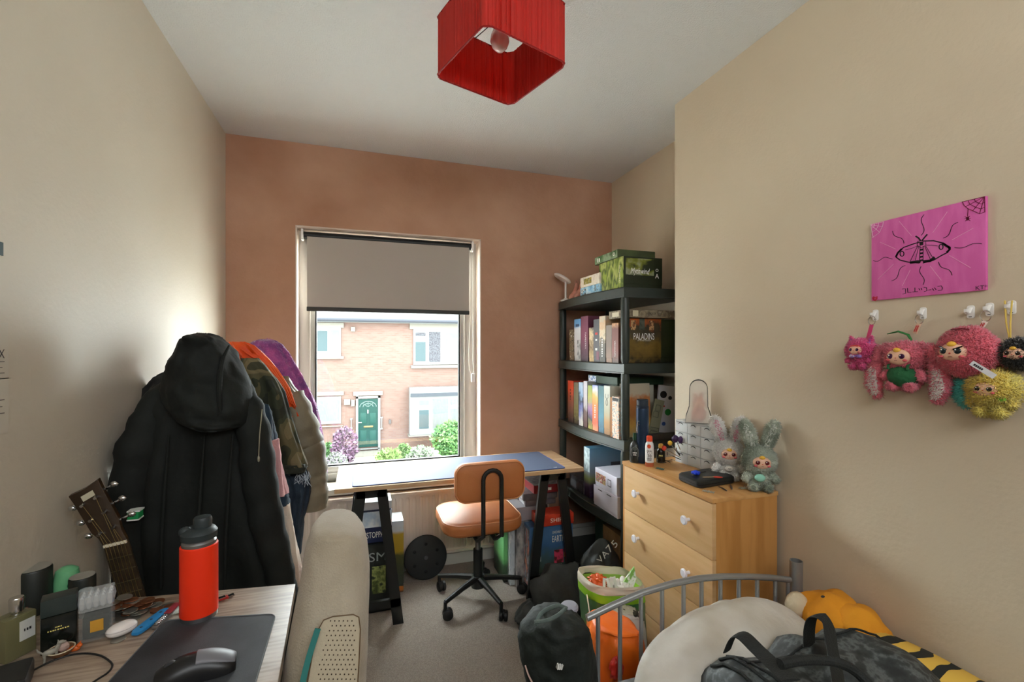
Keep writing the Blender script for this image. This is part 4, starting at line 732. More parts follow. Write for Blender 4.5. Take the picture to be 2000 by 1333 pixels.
# striped t-shirt: navy, pink, cream
tee = coat('striped_t_shirt', 'navy pink and cream colour block t-shirt hanging just behind the black parka', 't-shirt', [(790, 470, 524), (810, 468, 532), (835, 466, 537), (862, 468, 541)], 1.80, .07, cloth('navy jersey', (34, 52, 68)), 5, .006, 11, e=.9)
mb = MB(); mb.loft(drape([(858, 470, 545), (900, 475, 550), (935, 480, 556), (966, 484, 563)], 1.80, .076, n=48, folds=5, amp=.007, seed=11, fold0=0, top=0)); meshobj('pink_panel', mb, cloth('pink jersey', (206, 156, 158)), tee, ang=80)
mb = MB(); mb.loft(drape([(964, 484, 563), (985, 485, 566)], 1.80, .08, n=48, folds=5, amp=.007, seed=11, fold0=0, top=0)); meshobj('navy_hem_band', mb, cloth('navy jersey'.upper().lower(), (34, 52, 68)), tee, ang=80)
mb = MB(); mb.loft(drape([(984, 486, 566), (1020, 490, 571), (1060, 495, 578), (1100, 498, 586), (1140, 500, 592)], 1.80, .074, n=48, folds=6, amp=.008, seed=11, fold0=0, top=0)); meshobj('cream_panel', mb, cloth('cream jersey', (214, 200, 186), (204, 184, 170)), tee, ang=80)
camo_cloth = art('camouflage print', [(34, 38, 26), (46, 50, 32), (84, 78, 50), (110, 98, 68), (58, 56, 36)], 9, (1, 1, .8), .85, 3, 1, True)
cj = coat('camouflage_jacket', 'green and brown camouflage jacket behind the black parka', 'jacket', [(700, 470, 505), (715, 474, 520), (740, 480, 540), (768, 486, 556), (810, 490, 568), (850, 500, 580), (888, 520, 592), (910, 536, 599)], 1.93, .08, camo_cloth, 5, .008, 12)
mb = MB(); mb.loft(drape([(905, 540, 598), (912, 545, 600), (921, 550, 597)], 1.93, .084, n=40, folds=12, amp=.002, seed=2, fold0=0, top=0)); meshobj('ribbed_cuff', mb, cloth('dark olive rib', (38, 42, 32)), cj, ang=80)
dj = cloth('dark blue denim', (34, 50, 66), (26, 38, 52), .8, .3, 200, 10)
jn = coat('denim_jacket', 'dark blue denim garment with frayed pale ends below the camouflage cuff', 'jeans', [(915, 552, 598), (935, 560, 604), (955, 564, 606), (985, 566, 601), (1010, 568, 594), (1040, 570, 590), (1085, 572, 586)], 1.985, .08, dj, 5, .008, 14)
r_ = random.Random(3); mb = MB()
for i in range(26):
    p = P(r_.uniform(580, 603), r_.uniform(915, 930), Y=1.935); mb.tube([p, p + Vector((r_.uniform(-.01, .012), -.004, -.02)), p + Vector((r_.uniform(-.016, .016), -.002, r_.uniform(-.05, -.03)))], .0009, 4)
meshobj('frayed_threads', mb, mat('pale blue thread', (170, 182, 192), .8), jn)
org = coat('orange_jacket', 'bright orange shell jacket draped between the camouflage and khaki coats', 'jacket', [(668, 446, 478), (676, 450, 498), (690, 460, 512), (705, 468, 526), (722, 478, 540), (742, 492, 553), (765, 506, 566), (785, 520, 577), (800, 540, 585), (812, 560, 588)], 2.05, .08, cloth('orange nylon', (232, 88, 20), (214, 72, 16), .5, .5, 30), 7, .01, 15, fold0=0)
for k in range(5):
    mb = MB(); mb.tube([P(470 + 8 * k, 682 + k * 3, Y=2.005), P(508 + 8 * k, 706 + k * 4, Y=2.0), P(540 + 6 * k, 744 + k * 4, Y=1.998), P(562 + 4 * k, 784 + k * 3, Y=2.0)], [.002, .006, .006, .002], 8); meshobj('shoulder_fold', mb, MATS['orange nylon'], org, ang=80)
kh = cloth('khaki padded cloth', (122, 112, 92), (104, 94, 76), .6, .3, 26)
kj = coat('puffer_coat', 'khaki padded winter coat hanging between the orange jacket and the purple fleece', 'coat', [(735, 520, 562), (750, 530, 570), (775, 545, 588), (800, 556, 599), (830, 566, 611), (855, 574, 621), (888, 580, 628)], 2.14, .1, kh, 3, .006, 16, jit=.014)
sleeve(kj, [P(570, 770, Y=2.08), P(588, 822, Y=2.06), P(600, 872, Y=2.06)], [.05, .066, .07], kh, 'upper_sleeve', .14, 3)
sleeve(kj, [P(602, 866, Y=2.06), P(609, 920, Y=2.05), P(612, 946, Y=2.05)], [.067, .066, .062], kh, 'lower_sleeve', .06, 5)
sleeve(kj, [P(612, 943, Y=2.05), P(614, 966, Y=2.05), P(614, 994, Y=2.05)], [.055, .060, .052], kh, 'sleeve_cuff', .03, 7)
pf = mat('purple fleece', (170, 84, 150), .95, bump=.8, bs=120, col2=(120, 62, 130), ns=16, sheen=.5)
coat('fleece_jacket', 'fluffy purple pink fleece jacket nearest the window in the row', 'fleece', [(663, 510, 528), (666, 497, 540), (673, 486, 552), (690, 500, 566), (711, 512, 577), (735, 525, 592), (760, 540, 604), (792, 560, 618), (830, 575, 627), (864, 590, 633), (918, 605, 639), (945, 612, 637), (952, 620, 634)], 2.30, .09, pf, 5, .008, 17, furn=9000)
# hangers
for i, (y, x) in enumerate(((1.66, 388), (1.93, 470), (2.30, 520))):
    pass
# ---------------------------------------------------------------- guitar leaning by the coats
gd = Matrix.Identity(4)
g0, g1 = P(266, 1190, Y=1.385), P(228, 1060, Y=1.345); hd_t = P(158, 975, Y=1.40)
gdir = (g1 - g0).normalized(); gs = P(238, 1055, Y=1.345) - P(218, 1065, Y=1.345); gs = (gs - gdir * gs.dot(gdir)).normalized(); gn = gdir.cross(gs); gn = -gn if gn.y > 0 else gn
base = g1 - gdir * .62
gt = thing('guitar', 'dark wooden guitar leaning in the corner beside the black parka, headstock up', 'guitar', base)
hdir = (P(166, 976, Y=1.355) - g1).normalized(); hs_ = P(182, 964, Y=1.355) - P(146, 982, Y=1.355); hs_ = (hs_ - hdir * hs_.dot(hdir)).normalized()
def gp_(u, v, w=0):
    if u > .004: u *= .86; v *= .9; k = min(1, u / .05); return g1 + hdir * u + (gs * (1 - k) + hs_ * k) * v + gn * w
    return g1 + gdir * u + gs * v + gn * w #    # u along neck from the nut, v across, w towards camera
gw = mat('dark stained mahogany', (44, 30, 17), .35, col2=(58, 40, 22), ns=20, stretch=(1, 1, .2)); gf = mat('rosewood fretboard', (52, 40, 26), .5, col2=(66, 52, 34), ns=30)
mb = MB(); mb.prism([gp_(0, -.024), gp_(0, .024), gp_(-.50, .03), gp_(-.50, -.03)], gn * .006); meshobj('fretboard', mb, gf, gt)
mb = MB(); L = []
for u in (0, -.1, -.3, -.50): h = .0225 + .012 * -u; L.append([gp_(u, h * math.cos(a), -.001 - .02 * math.sin(a)) for a in [PI * k / 12 for k in range(13)]])
mb.loft(L); meshobj('neck', mb, gw, gt)
hv = [(0, .0235), (.03, .027), (.055, .034), (.15, .036), (.172, .038), (.168, .0), (.172, -.038), (.15, -.036), (.055, -.034), (.03, -.027), (0, -.0235)]
tl_ = lambda u: -u * .16
mb = MB(); mb.prism([gp_(u, v, tl_(u) - .006) for u, v in hv], gn * .014); meshobj('headstock', mb, gw, gt, bev=.002)
mb = MB(); mb.prism([gp_(-.002, -.0225, .006), gp_(-.002, .0225, .006), gp_(.004, .0225, .006), gp_(.004, -.0225, .006)], gn * .005); meshobj('nut', mb, mat('bone nut', (226, 216, 190), .4), gt)
mb = MB()
for k in range(12): u = -.036 * (k + 1) * (1 - .018 * k); mb.prism([gp_(u, -.0245, .006), gp_(u, .0245, .006), gp_(u - .002, .0245, .006), gp_(u - .002, -.0245, .006)], gn * .0012)
meshobj('fret_wire', mb, mat('fret metal', (140, 130, 100), .3, .8), gt)
mb = MB()
for k in range(6):
    v = (-.018 + .0072 * k); pu = (.045, .09, .135)[k if k < 3 else 5 - k]; pv = -.017 if k < 3 else .017
    mb.tube([gp_(-.5, v * 1.2, .012), gp_(0, v, .0115), gp_(pu, pv, .014 + tl_(pu))], .0006, 4)
meshobj('string', mb, mat('bronze string', (180, 160, 110), .3, .9), gt)
for sgn in (-1, 1):
    for pu in (.045, .09, .135):
        mb = MB(); mb.cyl(gp_(pu, sgn * .017, tl_(pu) + .006), gp_(pu, sgn * .017, tl_(pu) + .02), .0035, n=10); mb.cyl(gp_(pu, sgn * .03, tl_(pu) - .012), gp_(pu, sgn * .048, tl_(pu) - .012), .003, n=8); mb.sph(gp_(pu, sgn * .054, tl_(pu) - .012), (.009, .006, .007), 10, 6); meshobj('tuning_peg', mb, chrome, gt)
mb = MB(); mb.prism([gp_(.14, -.014, tl_(.14) + .0085), gp_(.14, .016, tl_(.14) + .0085), gp_(.155, .016, tl_(.155) + .0085), gp_(.155, -.014, tl_(.155) + .0085)], gn * .001); meshobj('logo_plate', mb, mat('pale logo', (190, 184, 160), .4), gt)
# body down behind the desk
mb = MB(); L = []
for w in (-.085, .012): L.append([gp_(-.50 - .44 * (.5 - .5 * math.cos(a / 2 if a < PI else PI - a / 2 + 0)), 0, w) for a in [0]] ) if False else None
bd = []
for k in range(40):
    a = 2 * PI * k / 40; t = (1 - math.cos(a)) / 2; wd_ = .15 * (math.sin(PI * min(1, max(0, t))) ** .6) * (1 - .28 * math.exp(-((t - .42) / .12) ** 2)) * (.8 + .28 * t); bd.append((-.36 - .36 * t, wd_ * (1 if a < PI else -1)))
mb.prism([gp_(u, v, -.08) for u, v in bd], gn * .078); meshobj('guitar_body', mb, gw, gt, bev=.004)
# ================================================================ near desk at the left
NZ = .75
br, fr = P(577, 1141, Z=NZ), P(541, 1345, Z=NZ); dirv = (fr - br).normalized(); fr2 = br + dirv * 1.0
wn = mat('light grey oak desktop', (168, 150, 132), .4, col2=(136, 118, 102), ns=9, stretch=(1, 12, 1), detail=5, bump=.05, bs=80)
nd = thing('computer_desk', 'light grey oak desk along the left wall with perfume bottles and mouse mat', 'desk', (XL + .3, br.y - .5, 0))
xl = XL + .006
mb = MB(); mb.prism([(xl, br.y + .075, NZ - .025), (br.x, br.y, NZ - .025), (fr2.x, fr2.y, NZ - .025), (xl, fr2.y, NZ - .025)], (0, 0, .025)); meshobj('desktop', mb, wn, nd, bev=.0015)
mb = MB(); mb.prism([(xl + .01, br.y + .06, .02), (xl + .01, br.y + .075, .02), (br.x - .01, br.y - .004, .02), (br.x - .01, br.y - .02, .02)], (0, 0, NZ - .046)) if False else mb.box(br.x - .05, br.x - .02, br.y - .06, br.y - .03, 0, NZ - .026); meshobj('leg', mb, mat('desk leg metal', (60, 60, 60), .4), nd)
for x, y in ((xl + .03, br.y - .06), (xl + .03, fr2.y + .1), (fr2.x - .06, fr2.y + .1)):
    mb = MB(); mb.box(x, x + .03, y, y + .03, 0, NZ - .026); meshobj('leg', mb, MATS['desk leg metal'], nd)
# mouse mat
ms = [P(539, 1203, Z=NZ), P(497, 1345, Z=NZ), P(205, 1345, Z=NZ), P(322, 1216, Z=NZ)]
def rquad(q, r, z, n=6):
    o = []
    for i in range(4):
        p, a, c = q[i], q[i - 1], q[(i + 1) % 4]; d1 = (a - p).normalized() * r; d2 = (c - p).normalized() * r
        for k in range(n + 1): t = k / n; o.append((p + d1) * (1 - t) ** 2 + p * 2 * t * (1 - t) + (p + d2) * t * t)
    return [Vector((v.x, v.y, z)) for v in o]
ms[1] = ms[0] + (ms[1] - ms[0]) * 1.6; ms[2] = ms[3] + (ms[2] - ms[3]) * 1.6
mb = MB(); mb.loft([rquad(ms, .018, NZ + .0005), rquad(ms, .018, NZ + .004)]); mm_ = meshobj('mouse_mat', mb, mat('charcoal mouse mat cloth', (48, 50, 54), .6, bump=.15, bs=600, col2=(58, 60, 64), ns=14)); tag(mm_, 'charcoal grey mouse mat with rounded corner on the near desk', 'mouse mat')
mb = MB(); mb.tube(rquad(ms, .018, NZ + .004), .0013, 5, closed=True); meshobj('stitched_edge', mb, mat('grey stitching', (104, 108, 112), .7), mm_)
# mouse
mp = P(385, 1318, Z=NZ + .004); md = (P(444, 1296, Z=NZ) - P(318, 1330, Z=NZ)).normalized(); ma = math.atan2(md.y, md.x)
mo = thing('computer_mouse', 'black computer mouse with grey top lying on the mouse mat', 'computer mouse', (mp.x, mp.y, NZ + .0042), ma)
Mm = TR(mp.x, mp.y, NZ + .0045) @ RZ(ma)
def mshell(x0, x1, sc=1, z0=0, cut=0):
    L = []
    for k in range(15):
        t = k / 14; x = x0 + (x1 - x0) * t; u = (x + .06) / .12; w = (.031 + .004 * math.cos(u * 6.3)) * math.sin(PI * min(.97, max(.06, .08 + .86 * u))) ** .35 * sc; h = .038 * math.sin(PI * (.10 + .80 * (u * .9 + .08))) ** .8 * sc
        L.append([Vector((x, w * math.cos(a), z0 + (h * math.sin(a) ** .75 if cut == 0 else h * math.sin(a) ** .75))) for a in [PI * q / 16 for q in range(17)]])
    return L
mb = MB(Mm); mb.loft(mshell(-.06, .06)); meshobj('shell', mb, mat('black mouse plastic', (24, 24, 26), .35), mo, ang=60)
mb = MB(Mm); L = mshell(.0, .059, 1.03, .0004); mb.loft([r[4:13] + [Vector((q.x, q.y, q.z - .002)) for q in r[4:13][::-1]] for r in L]); meshobj('palm_rest', mb, mat('dull grey mouse top', (112, 112, 118), .45), mo, ang=60)
mb = MB(Mm @ TR(-.038, 0, .026) @ RX(PI / 2)); mb.lathe([(0, -.004), (.009, -.004), (.010, -.002), (.010, .002), (.009, .004), (0, .004)], n=18); meshobj('scroll_wheel', mb, mat('wheel rubber', (60, 60, 62), .6), mo)
c0 = Mm @ Vector((-.058, 0, .008)); mb = MB(); mb.tube([c0, P(310, 1330, Z=NZ + .008), P(270, 1352, Z=NZ + .006), P(200, 1400, Z=NZ + .003)], .002, 6); meshobj('cable', mb, dark_pl, mo)
# orange drinking bottle
bp_ = P(389, 1206, Z=NZ); bb = thing('drink_bottle', 'orange red insulated bottle with dark grey lid standing behind the mouse mat', 'bottle', (bp_.x, bp_.y, NZ))
rb = .0355
lz = lambda y: P(389, y, Y=bp_.y).z
zt0 = NZ + .012; zt1 = lz(1062); 
mb = MB(); mb.lathe([(0, .0), (rb - .004, 0), (rb - .001, .003), (rb - .001, .013), (rb - .003, .014)], (bp_.x, bp_.y, NZ), 40); meshobj('steel_base', mb, grey_steel, bb)
mb = MB(); mb.lathe([(rb - .004, 0), (rb, .001), (rb, zt1 - zt0 - .002), (rb - .002, zt1 - zt0)], (bp_.x, bp_.y, zt0), 40); meshobj('orange_sleeve', mb, mat('orange red silicone', (246, 52, 14), .5), bb)
mb = MB(); mb.lathe([(rb - .003, 0), (rb - .003, .008), (rb - .006, .012), (rb - .006, .02)], (bp_.x, bp_.y, zt1 - .002), 40); meshobj('steel_neck', mb, grey_steel, bb)
lm = mat('dark slate lid plastic', (44, 52, 54), .45); mb = MB(); mb.lathe([(rb - .007, 0), (rb - .002, .001), (rb - .001, .014), (rb - .005, .02), (.024, .024), (0, .024)], (bp_.x, bp_.y, zt1 + .012), 40); meshobj('lid', mb, lm, bb)
mb = MB(); mb.lathe([(.016, 0), (.0175, .002), (.0175, .02), (.0155, .025), (0, .0255)], (bp_.x + .006, bp_.y + .002, zt1 + .032), 32); meshobj('spout_cap', mb, lm, bb)
mb = MB(TR(bp_.x - .024, bp_.y - .006, zt1 + .030)); mb.sph((0, 0, 0), (.013, .011, .011), 14, 8); meshobj('hinge', mb, lm, bb)
# perfume bottles and boxes
glass = mat('clear glass', (215, 220, 220), .04, alpha=.32); 
def frame2(pl, pr_, depth, z=NZ):
    "local frame: origin at bottom left front point pl, x towards pr_"
    a = P(*pl, Z=z); b_ = P(*pr_, Z=z); d = b_ - a; an = math.atan2(d.y, d.x); return TR(a.x, a.y, z) @ RZ(an), d.length
def topz(px, py, pt): return P(px, py, Y=pt.y).z - pt.z
# black perfume carton
Mx, w = frame2((78, 1284), (150, 1262), 0); hgt = topz(78, 1178, P(78, 1284, Z=NZ))
o_ = thing('perfume_box', 'black perfume bottle with gold lettering between the pale and the faceted bottles', 'perfume', M=Mx)
pbk = mat('black glossy perfume glass', (20, 24, 20), .18); 
mb = MB(Mx); mb.box(0, w, 0, .035, 0, hgt * .68); meshobj('bottle', mb, pbk, o_, bev=.003)
mb = MB(Mx); mb.box(0, w, 0, .035, hgt * .685, hgt); meshobj('cap', mb, mat('dark grey cap', (44, 54, 52), .3), o_, bev=.002)
ax = (Mx.to_3x3() @ Vector((1, 0, 0)), Vector((0, 0, 1)), Mx.to_3x3() @ Vector((0, -1, 0)))
txt('~~~~~', o_, gold_t, Mx @ Vector((w * .5, -.0004, hgt * .47)), ax, .0025, name='lettering'); txt('~~~~~~~~~', o_, gold_t, Mx @ Vector((w * .5, -.0004, hgt * .42)), ax, .0025, width=w * .6)
# faceted clear bottle
Mx, w = frame2((152, 1262), (221, 1243), 0); hgt = topz(152, 1168, P(152, 1262, Z=NZ)); ax = (Mx.to_3x3() @ Vector((1, 0, 0)), Vector((0, 0, 1)), Mx.to_3x3() @ Vector((0, -1, 0)))
o_ = thing('perfume_bottle', 'clear faceted glass perfume bottle with a black label base and gold square', 'perfume', M=Mx)
mb = MB(Mx); mb.box(0, w, 0, .04, 0, hgt * .62); meshobj('bottle', mb, mat('thin clear glass', (215, 220, 220), .04, alpha=.14), o_, bev=.004)
mb = MB(Mx); mb.box(.006, w - .006, .006, .034, .006, hgt * .5); meshobj('dark_liquid', mb, mat('dark perfume liquid', (30, 34, 22), .2), o_)
mb = MB(Mx)
for i in range(5):
    for j in range(3): mb.sph((w * (i + .5) / 5, .008 + .012 * j, hgt * .81), (.0075, .006, hgt * .16), 6, 4)
meshobj('facets', mb, mat('cut glass', (214, 218, 222), .08, .6), o_, smooth=False)
mb = MB(Mx); mb.box(0, w, 0, .04, hgt * .635, hgt); meshobj('glass_cap', mb, glass, o_, bev=.003)
mb = MB(Mx); mb.box(w * .34, w * .72, -.0008, 0, hgt * .2, hgt * .44); meshobj('gold_square', mb, mat('gold label', (214, 160, 60), .35, .3), o_, smooth=False)
# tall pale bottle
Mx, w = frame2((34, 1288), (72, 1268), 0); hgt = topz(34, 1206, P(34, 1288, Z=NZ)); ax = (Mx.to_3x3() @ Vector((1, 0, 0)), Vector((0, 0, 1)), Mx.to_3x3() @ Vector((0, -1, 0)))
o_ = thing('perfume_bottle', 'pale yellow glass perfume bottle with silver cap and white label at the wall end', 'perfume', M=Mx)
wl = .044; mb = MB(Mx); mb.box(-.018, w, 0, .036, 0, hgt); meshobj('bottle', mb, mat('pale yellow perfume glass', (150, 146, 104), .08, trans=.5), o_, bev=.003)
mb = MB(Mx @ TR(w * .32, .018, hgt)); mb.lathe([(.007, 0), (.007, .005), (.0105, .005), (.011, .028), (.010, .03), (0, .03)], n=24); meshobj('silver_cap', mb, chrome, o_)
mb = MB(Mx); mb.box(w * .1, w * .9, -.001, .0005, hgt * .38, hgt * .85); meshobj('label', mb, mat('pale label', (206, 206, 200), .5), o_); txt('~~~', o_, dark_t, Mx @ Vector((w * .5, -.001, hgt * .62)), ax, .005)
mb = MB(Mx); mb.box(-.012, w * .05, .006, .03, .008, hgt * .7); meshobj('inner_liquid', mb, mat('amber liquid', (90, 70, 36), .2), o_)
# cylinders at the back
def cylin(name, label, cat, px, pyb, pyt, wpx, m, z=NZ, grp=None, mt=None):
    p = P(px, pyb, Z=z); t = math.hypot(p.x, p.y); r = wpx / 896 * (p.x * FW[0] + p.y * FW[1]) / 2; h = topz(px, pyt, p)
    mb = MB(); mb.lathe([(0, 0), (r * .95, 0), (r, .002), (r, h - .003), (r * .95, h), (0, h)], p, 36); o = meshobj(name, mb, m, origin=p); tag(o, label, cat, grp); return o, p, r, h
bkc = mat('soft black plastic', (30, 34, 30), .45)
o1_, p_, r1_, h1_ = cylin('hair_product_tub', 'wide tall black cylinder tub behind the pale yellow perfume', 'tub', 66, 1196, 1110, 54, bkc)
mb = MB(); mb.lathe([(0, .001), (r1_ * .93, .001), (r1_ * .93, .0015)], p_ + Vector((0, 0, h1_)), 36); meshobj('lid_disc', mb, mat('dark grey lid disc', (150, 146, 136), .6), o1_)
txt('x', o1_, mat('dull red print', (150, 50, 44), .5), p_ + Vector((0, -r1_ - .0005, .02)), '-Y', .014)
o2_, p_, r_2, h_2 = cylin('hair_product_tub', 'smaller black cylinder tub behind the clear faceted bottle', 'tub', 161, 1190, 1126, 41, bkc)
mb = MB(); mb.lathe([(0, .001), (r_2 * .93, .001), (r_2 * .93, .0015)], p_ + Vector((0, 0, h_2)), 36); meshobj('lid_disc', mb, MATS['dark grey lid disc'], o2_)
gc = mat('pale green plastic', (110, 180, 130), .4, alpha=1); p_ = P(104, 1192, Z=NZ) + Vector((.01, .03, 0))
gb_ = thing('spray_bottle', 'pale green rounded plastic bottle between the two black tubs', 'bottle', p_); mb = MB(); mb.lathe([(0, 0), (.022, .002), (.024, .02), (.024, .05), (.02, .075), (.01, .082), (0, .083)], p_, 28); meshobj('bottle', mb, gc, gb_)
mb = MB(); mb.sph(p_ + Vector((.03, -.01, .045)), (.026, .018, .014), 18, 10); meshobj('green_cap', mb, mat('deep green plastic', (30, 120, 80), .4), gb_)
o3_, p3, r3, h3 = cylin('travel_vial', 'small clear vial with pale grey cap behind the faceted bottle', 'vial', 168, 1203, 1152, 22, mat('pale grey cap plastic', (150, 160, 164), .3))
# coins
copper = mat('copper coin', (150, 96, 66), .35, .7); silver = mat('silver coin', (170, 168, 158), .3, .8)
def coin_proto(m, lab, grp, p, r, th):
    mb = MB(); mb.lathe([(0, 0), (r * .97, 0), (r, .0003), (r, th - .0003), (r * .97, th), (r * .86, th), (r * .84, th - .0002), (0, th - .0002)], n=22); mb.v = [q + p for q in mb.v]
    o = meshobj('coin', mb, m, origin=p); tag(o, lab, 'coin', grp); return o
rc = random.Random(12); cz = NZ; protos = {}; placed = []
cspots = [(232 + rc.gauss(8, 17), 1196 + rc.gauss(0, 8)) for _ in range(40)] + [(rc.uniform(270, 345), rc.uniform(1178, 1196)) for _ in range(16)] + [(231, 1251)]
for i, (px, py) in enumerate(cspots):
    p = P(px, py, Z=NZ); kind = rc.random() < .45 if i < len(cspots) - 1 else False
    k2 = sum(1 for q in placed if (q - Vector((p.x, p.y, 0))).length < .02); placed.append(Vector((p.x, p.y, 0)))
    z = NZ + .0003 + .0022 * k2; tilt = rc.uniform(-.16, .16) if k2 else 0; z += abs(tilt) * .011
    key = 'c' if kind else 's'
    if key not in protos:
        protos[key] = coin_proto(copper if kind else silver, 'copper coin in the loose pile beside the glass perfume' if kind else 'silver coin in the loose pile beside the glass perfume', 'copper coins on the near desk' if kind else 'silver coins on the near desk', Vector((p.x, p.y, z)), .0132, .0018)
    else:
        o = dup(protos[key], TR(p.x, p.y, z) @ RZ(rc.random() * 6) @ RX(tilt) @ RY(tilt * .6) @ Matrix.Scale(rc.uniform(.85, 1.1), 4))
        if i == len(cspots) - 1: o['label'] = 'single silver coin in front of the white pebble case'; o['group'] = 'loose coin'
# earbud case
p = P(238, 1240, Z=NZ); wcase = thing('earbud_case', 'white glossy oval case beside the blue folding tool', 'case', p); mb = MB(TR(p.x, p.y, NZ + .0125) @ RZ(.7)); mb.sph((0, 0, 0), (.026, .017, .0125), 28, 16, e=.9); meshobj('shell', mb, mat('glossy white plastic', (228, 222, 218), .2), wcase)
mb = MB(TR(p.x, p.y, NZ + .0125) @ RZ(.7)); mb.tube([(.0263 * math.cos(a), .0173 * math.sin(a), .002) for a in [2 * PI * k / 36 for k in range(36)]], .0004, 4, closed=True); meshobj('lid_seam', mb, mat('grey seam', (150, 146, 144), .4), wcase)
# blue folding tool
a_, b_ = P(262, 1246, Z=NZ), P(326, 1196, Z=NZ); d = b_ - a_; Mt = TR(a_.x, a_.y, NZ) @ RZ(math.atan2(d.y, d.x)); ln = d.length
bt = thing('folding_tool', 'blue handled folding comb lying against the edge of the mouse mat', 'tool', M=Mt)
mb = MB(Mt); mb.loft([[Vector((x, y, z)) for x, y in [(0, -.006), (.008, -.010), (ln * .5, -.012), (ln - .008, -.009), (ln, -.004), (ln, .004), (ln - .008, .009), (ln * .5, .011), (.008, .010), (0, .006)]] for z in (.003, .010)]); meshobj('handle', mb, mat('bright blue plastic', (44, 130, 190), .4), bt, bev=.002)
for k in range(3):
    mb = MB(Mt @ TR(ln * (.2 + .3 * k), 0, .010)); mb.lathe([(0, .0012), (.0022, .001), (.0028, 0)], n=12); meshobj('rivet', mb, mat('dark rivet', (40, 60, 90), .4), bt)
a_, b_ = P(302, 1232, Z=NZ), P(349, 1186, Z=NZ); d = b_ - a_; Mt = TR(a_.x, a_.y, NZ) @ RZ(math.atan2(d.y, d.x)); ln = d.length
kn = thing('penknife', 'silver and dark red penknife between the blue folding comb and the orange bottle', 'knife', M=Mt)
mb = MB(Mt); mb.box(0, ln, -.007, .007, .001, .009); meshobj('handle', mb, mat('knife steel', (150, 146, 144), .3, .8), kn, bev=.003)
mb = MB(Mt); mb.box(ln * .5, ln * .98, -.0074, .0074, .0095, .0115); meshobj('red_scale', mb, mat('dark red scale', (150, 50, 60), .4), kn, bev=.001)
mb = MB(Mt); 
for k in range(6): mb.tube([(ln * (.08 + .06 * k) + .004 * math.cos(a), .0 + .004 * math.sin(a), .011) for a in [2 * PI * q / 10 for q in range(10)]], .0008, 5, closed=True)
meshobj('chain', mb, chrome, kn)
p = P(438, 1171, Z=NZ); Mt = TR(p.x, p.y, NZ) @ RZ(.5); ks = thing('usb_stick', 'small silver and red key tag just behind the orange bottle', 'key tag', M=Mt)
mb = MB(Mt); mb.box(-.017, .008, -.006, .006, .001, .006); meshobj('body', mb, mat('red tag', (160, 40, 36), .4), ks, bev=.0015); mb = MB(Mt); mb.box(.008, .02, -.005, .005, .002, .005); mb.box(-.012, .002, -.0045, .0045, .006, .007); meshobj('metal_plug', mb, chrome, ks)
# little figurines and dish in front of the black perfume
fm = mat('pale grey resin', (150, 146, 134), .5); p = P(98, 1291, Z=NZ); sc_ = .8; Mf = TR(p.x, p.y, NZ) @ RZ(.5) @ Matrix.Scale(.8, 4)
mb = MB(Mf); mb.sph((0, 0, .020), (.014, .007, .007), 14, 8)
for x, y in ((-.010, -.004), (-.010, .004), (.010, -.004), (.010, .004)): mb.tube([(x, y, .018), (x + .001, y, .009), (x, y, 0)], [.0035, .002, .0025], 8)
mb.tube([(.010, 0, .022), (.015, 0, .032)], [.005, .004], 8); mb.sph((.018, 0, .035), (.007, .004, .0045), 12, 8); mb.sph((.0235, 0, .034), (.004, .0025, .0025), 8, 6); mb.tube([(.014, 0, .038), (.013, 0, .043)], [.002, .0005], 6); mb.tube([(-.013, 0, .022), (-.020, 0, .030), (-.022, 0, .036)], [.002, .002, .001], 6)
dg2 = meshobj('dog_figurine', mb, fm, origin=p); tag(dg2, 'tiny pale grey dog figurine in front of the black perfume bottle', 'figurine')
p = P(128, 1272, Z=NZ) + Vector((.0, -.014, 0)); dsh = thing('trinket_dish', 'small brown round dish holding trinkets in front of the black perfume bottle', 'dish', p)
mb = MB(); mb.lathe([(0, 0), (.011, 0), (.018, .008), (.0205, .013), (.019, .013), (.016, .008), (.010, .003), (0, .003)], p, 28); meshobj('bowl', mb, mat('brown glazed clay', (120, 84, 56), .35), dsh)
mb = MB(); mb.tube([p + Vector((.0198 * math.cos(a), .0198 * math.sin(a), .013)) for a in [2 * PI * q / 28 for q in range(28)]], .0011, 6, closed=True); meshobj('rim', mb, mat('cream rim', (204, 190, 160), .4), dsh)
rk = meshobj('quartz_pebble', MB().sph(p + Vector((.003, 0, .016)), (.010, .008, .009), 8, 5, disp=.2), mat('rosy quartz', (176, 150, 140), .3), origin=p + Vector((0, 0, .008)), smooth=False); tag(rk, 'rosy translucent pebble lying in the small brown dish', 'pebble')
p = P(150, 1268, Z=NZ) + Vector((0, -.008, 0)); mb = MB(TR(p.x, p.y, NZ) @ Matrix.Scale(.8, 4)); mb.sph((0, 0, .007), (.012, .006, .007), 14, 8); mb.sph((.010, 0, .013), (.006, .005, .005), 12, 8); mb.tube([(.010, -.003, .017), (.011, -.004, .022)], [.002, .0004], 6); mb.tube([(.010, .003, .017), (.011, .004, .022)], [.002, .0004], 6); mb.tube([(-.010, 0, .006), (-.018, .0, .010), (-.02, 0, .016)], [.003, .004, .001], 8)
fx = meshobj('fox_figurine', mb, mat('orange resin', (204, 96, 34), .45), origin=p); tag(fx, 'tiny orange animal figurine at the foot of the faceted perfume bottle', 'figurine')
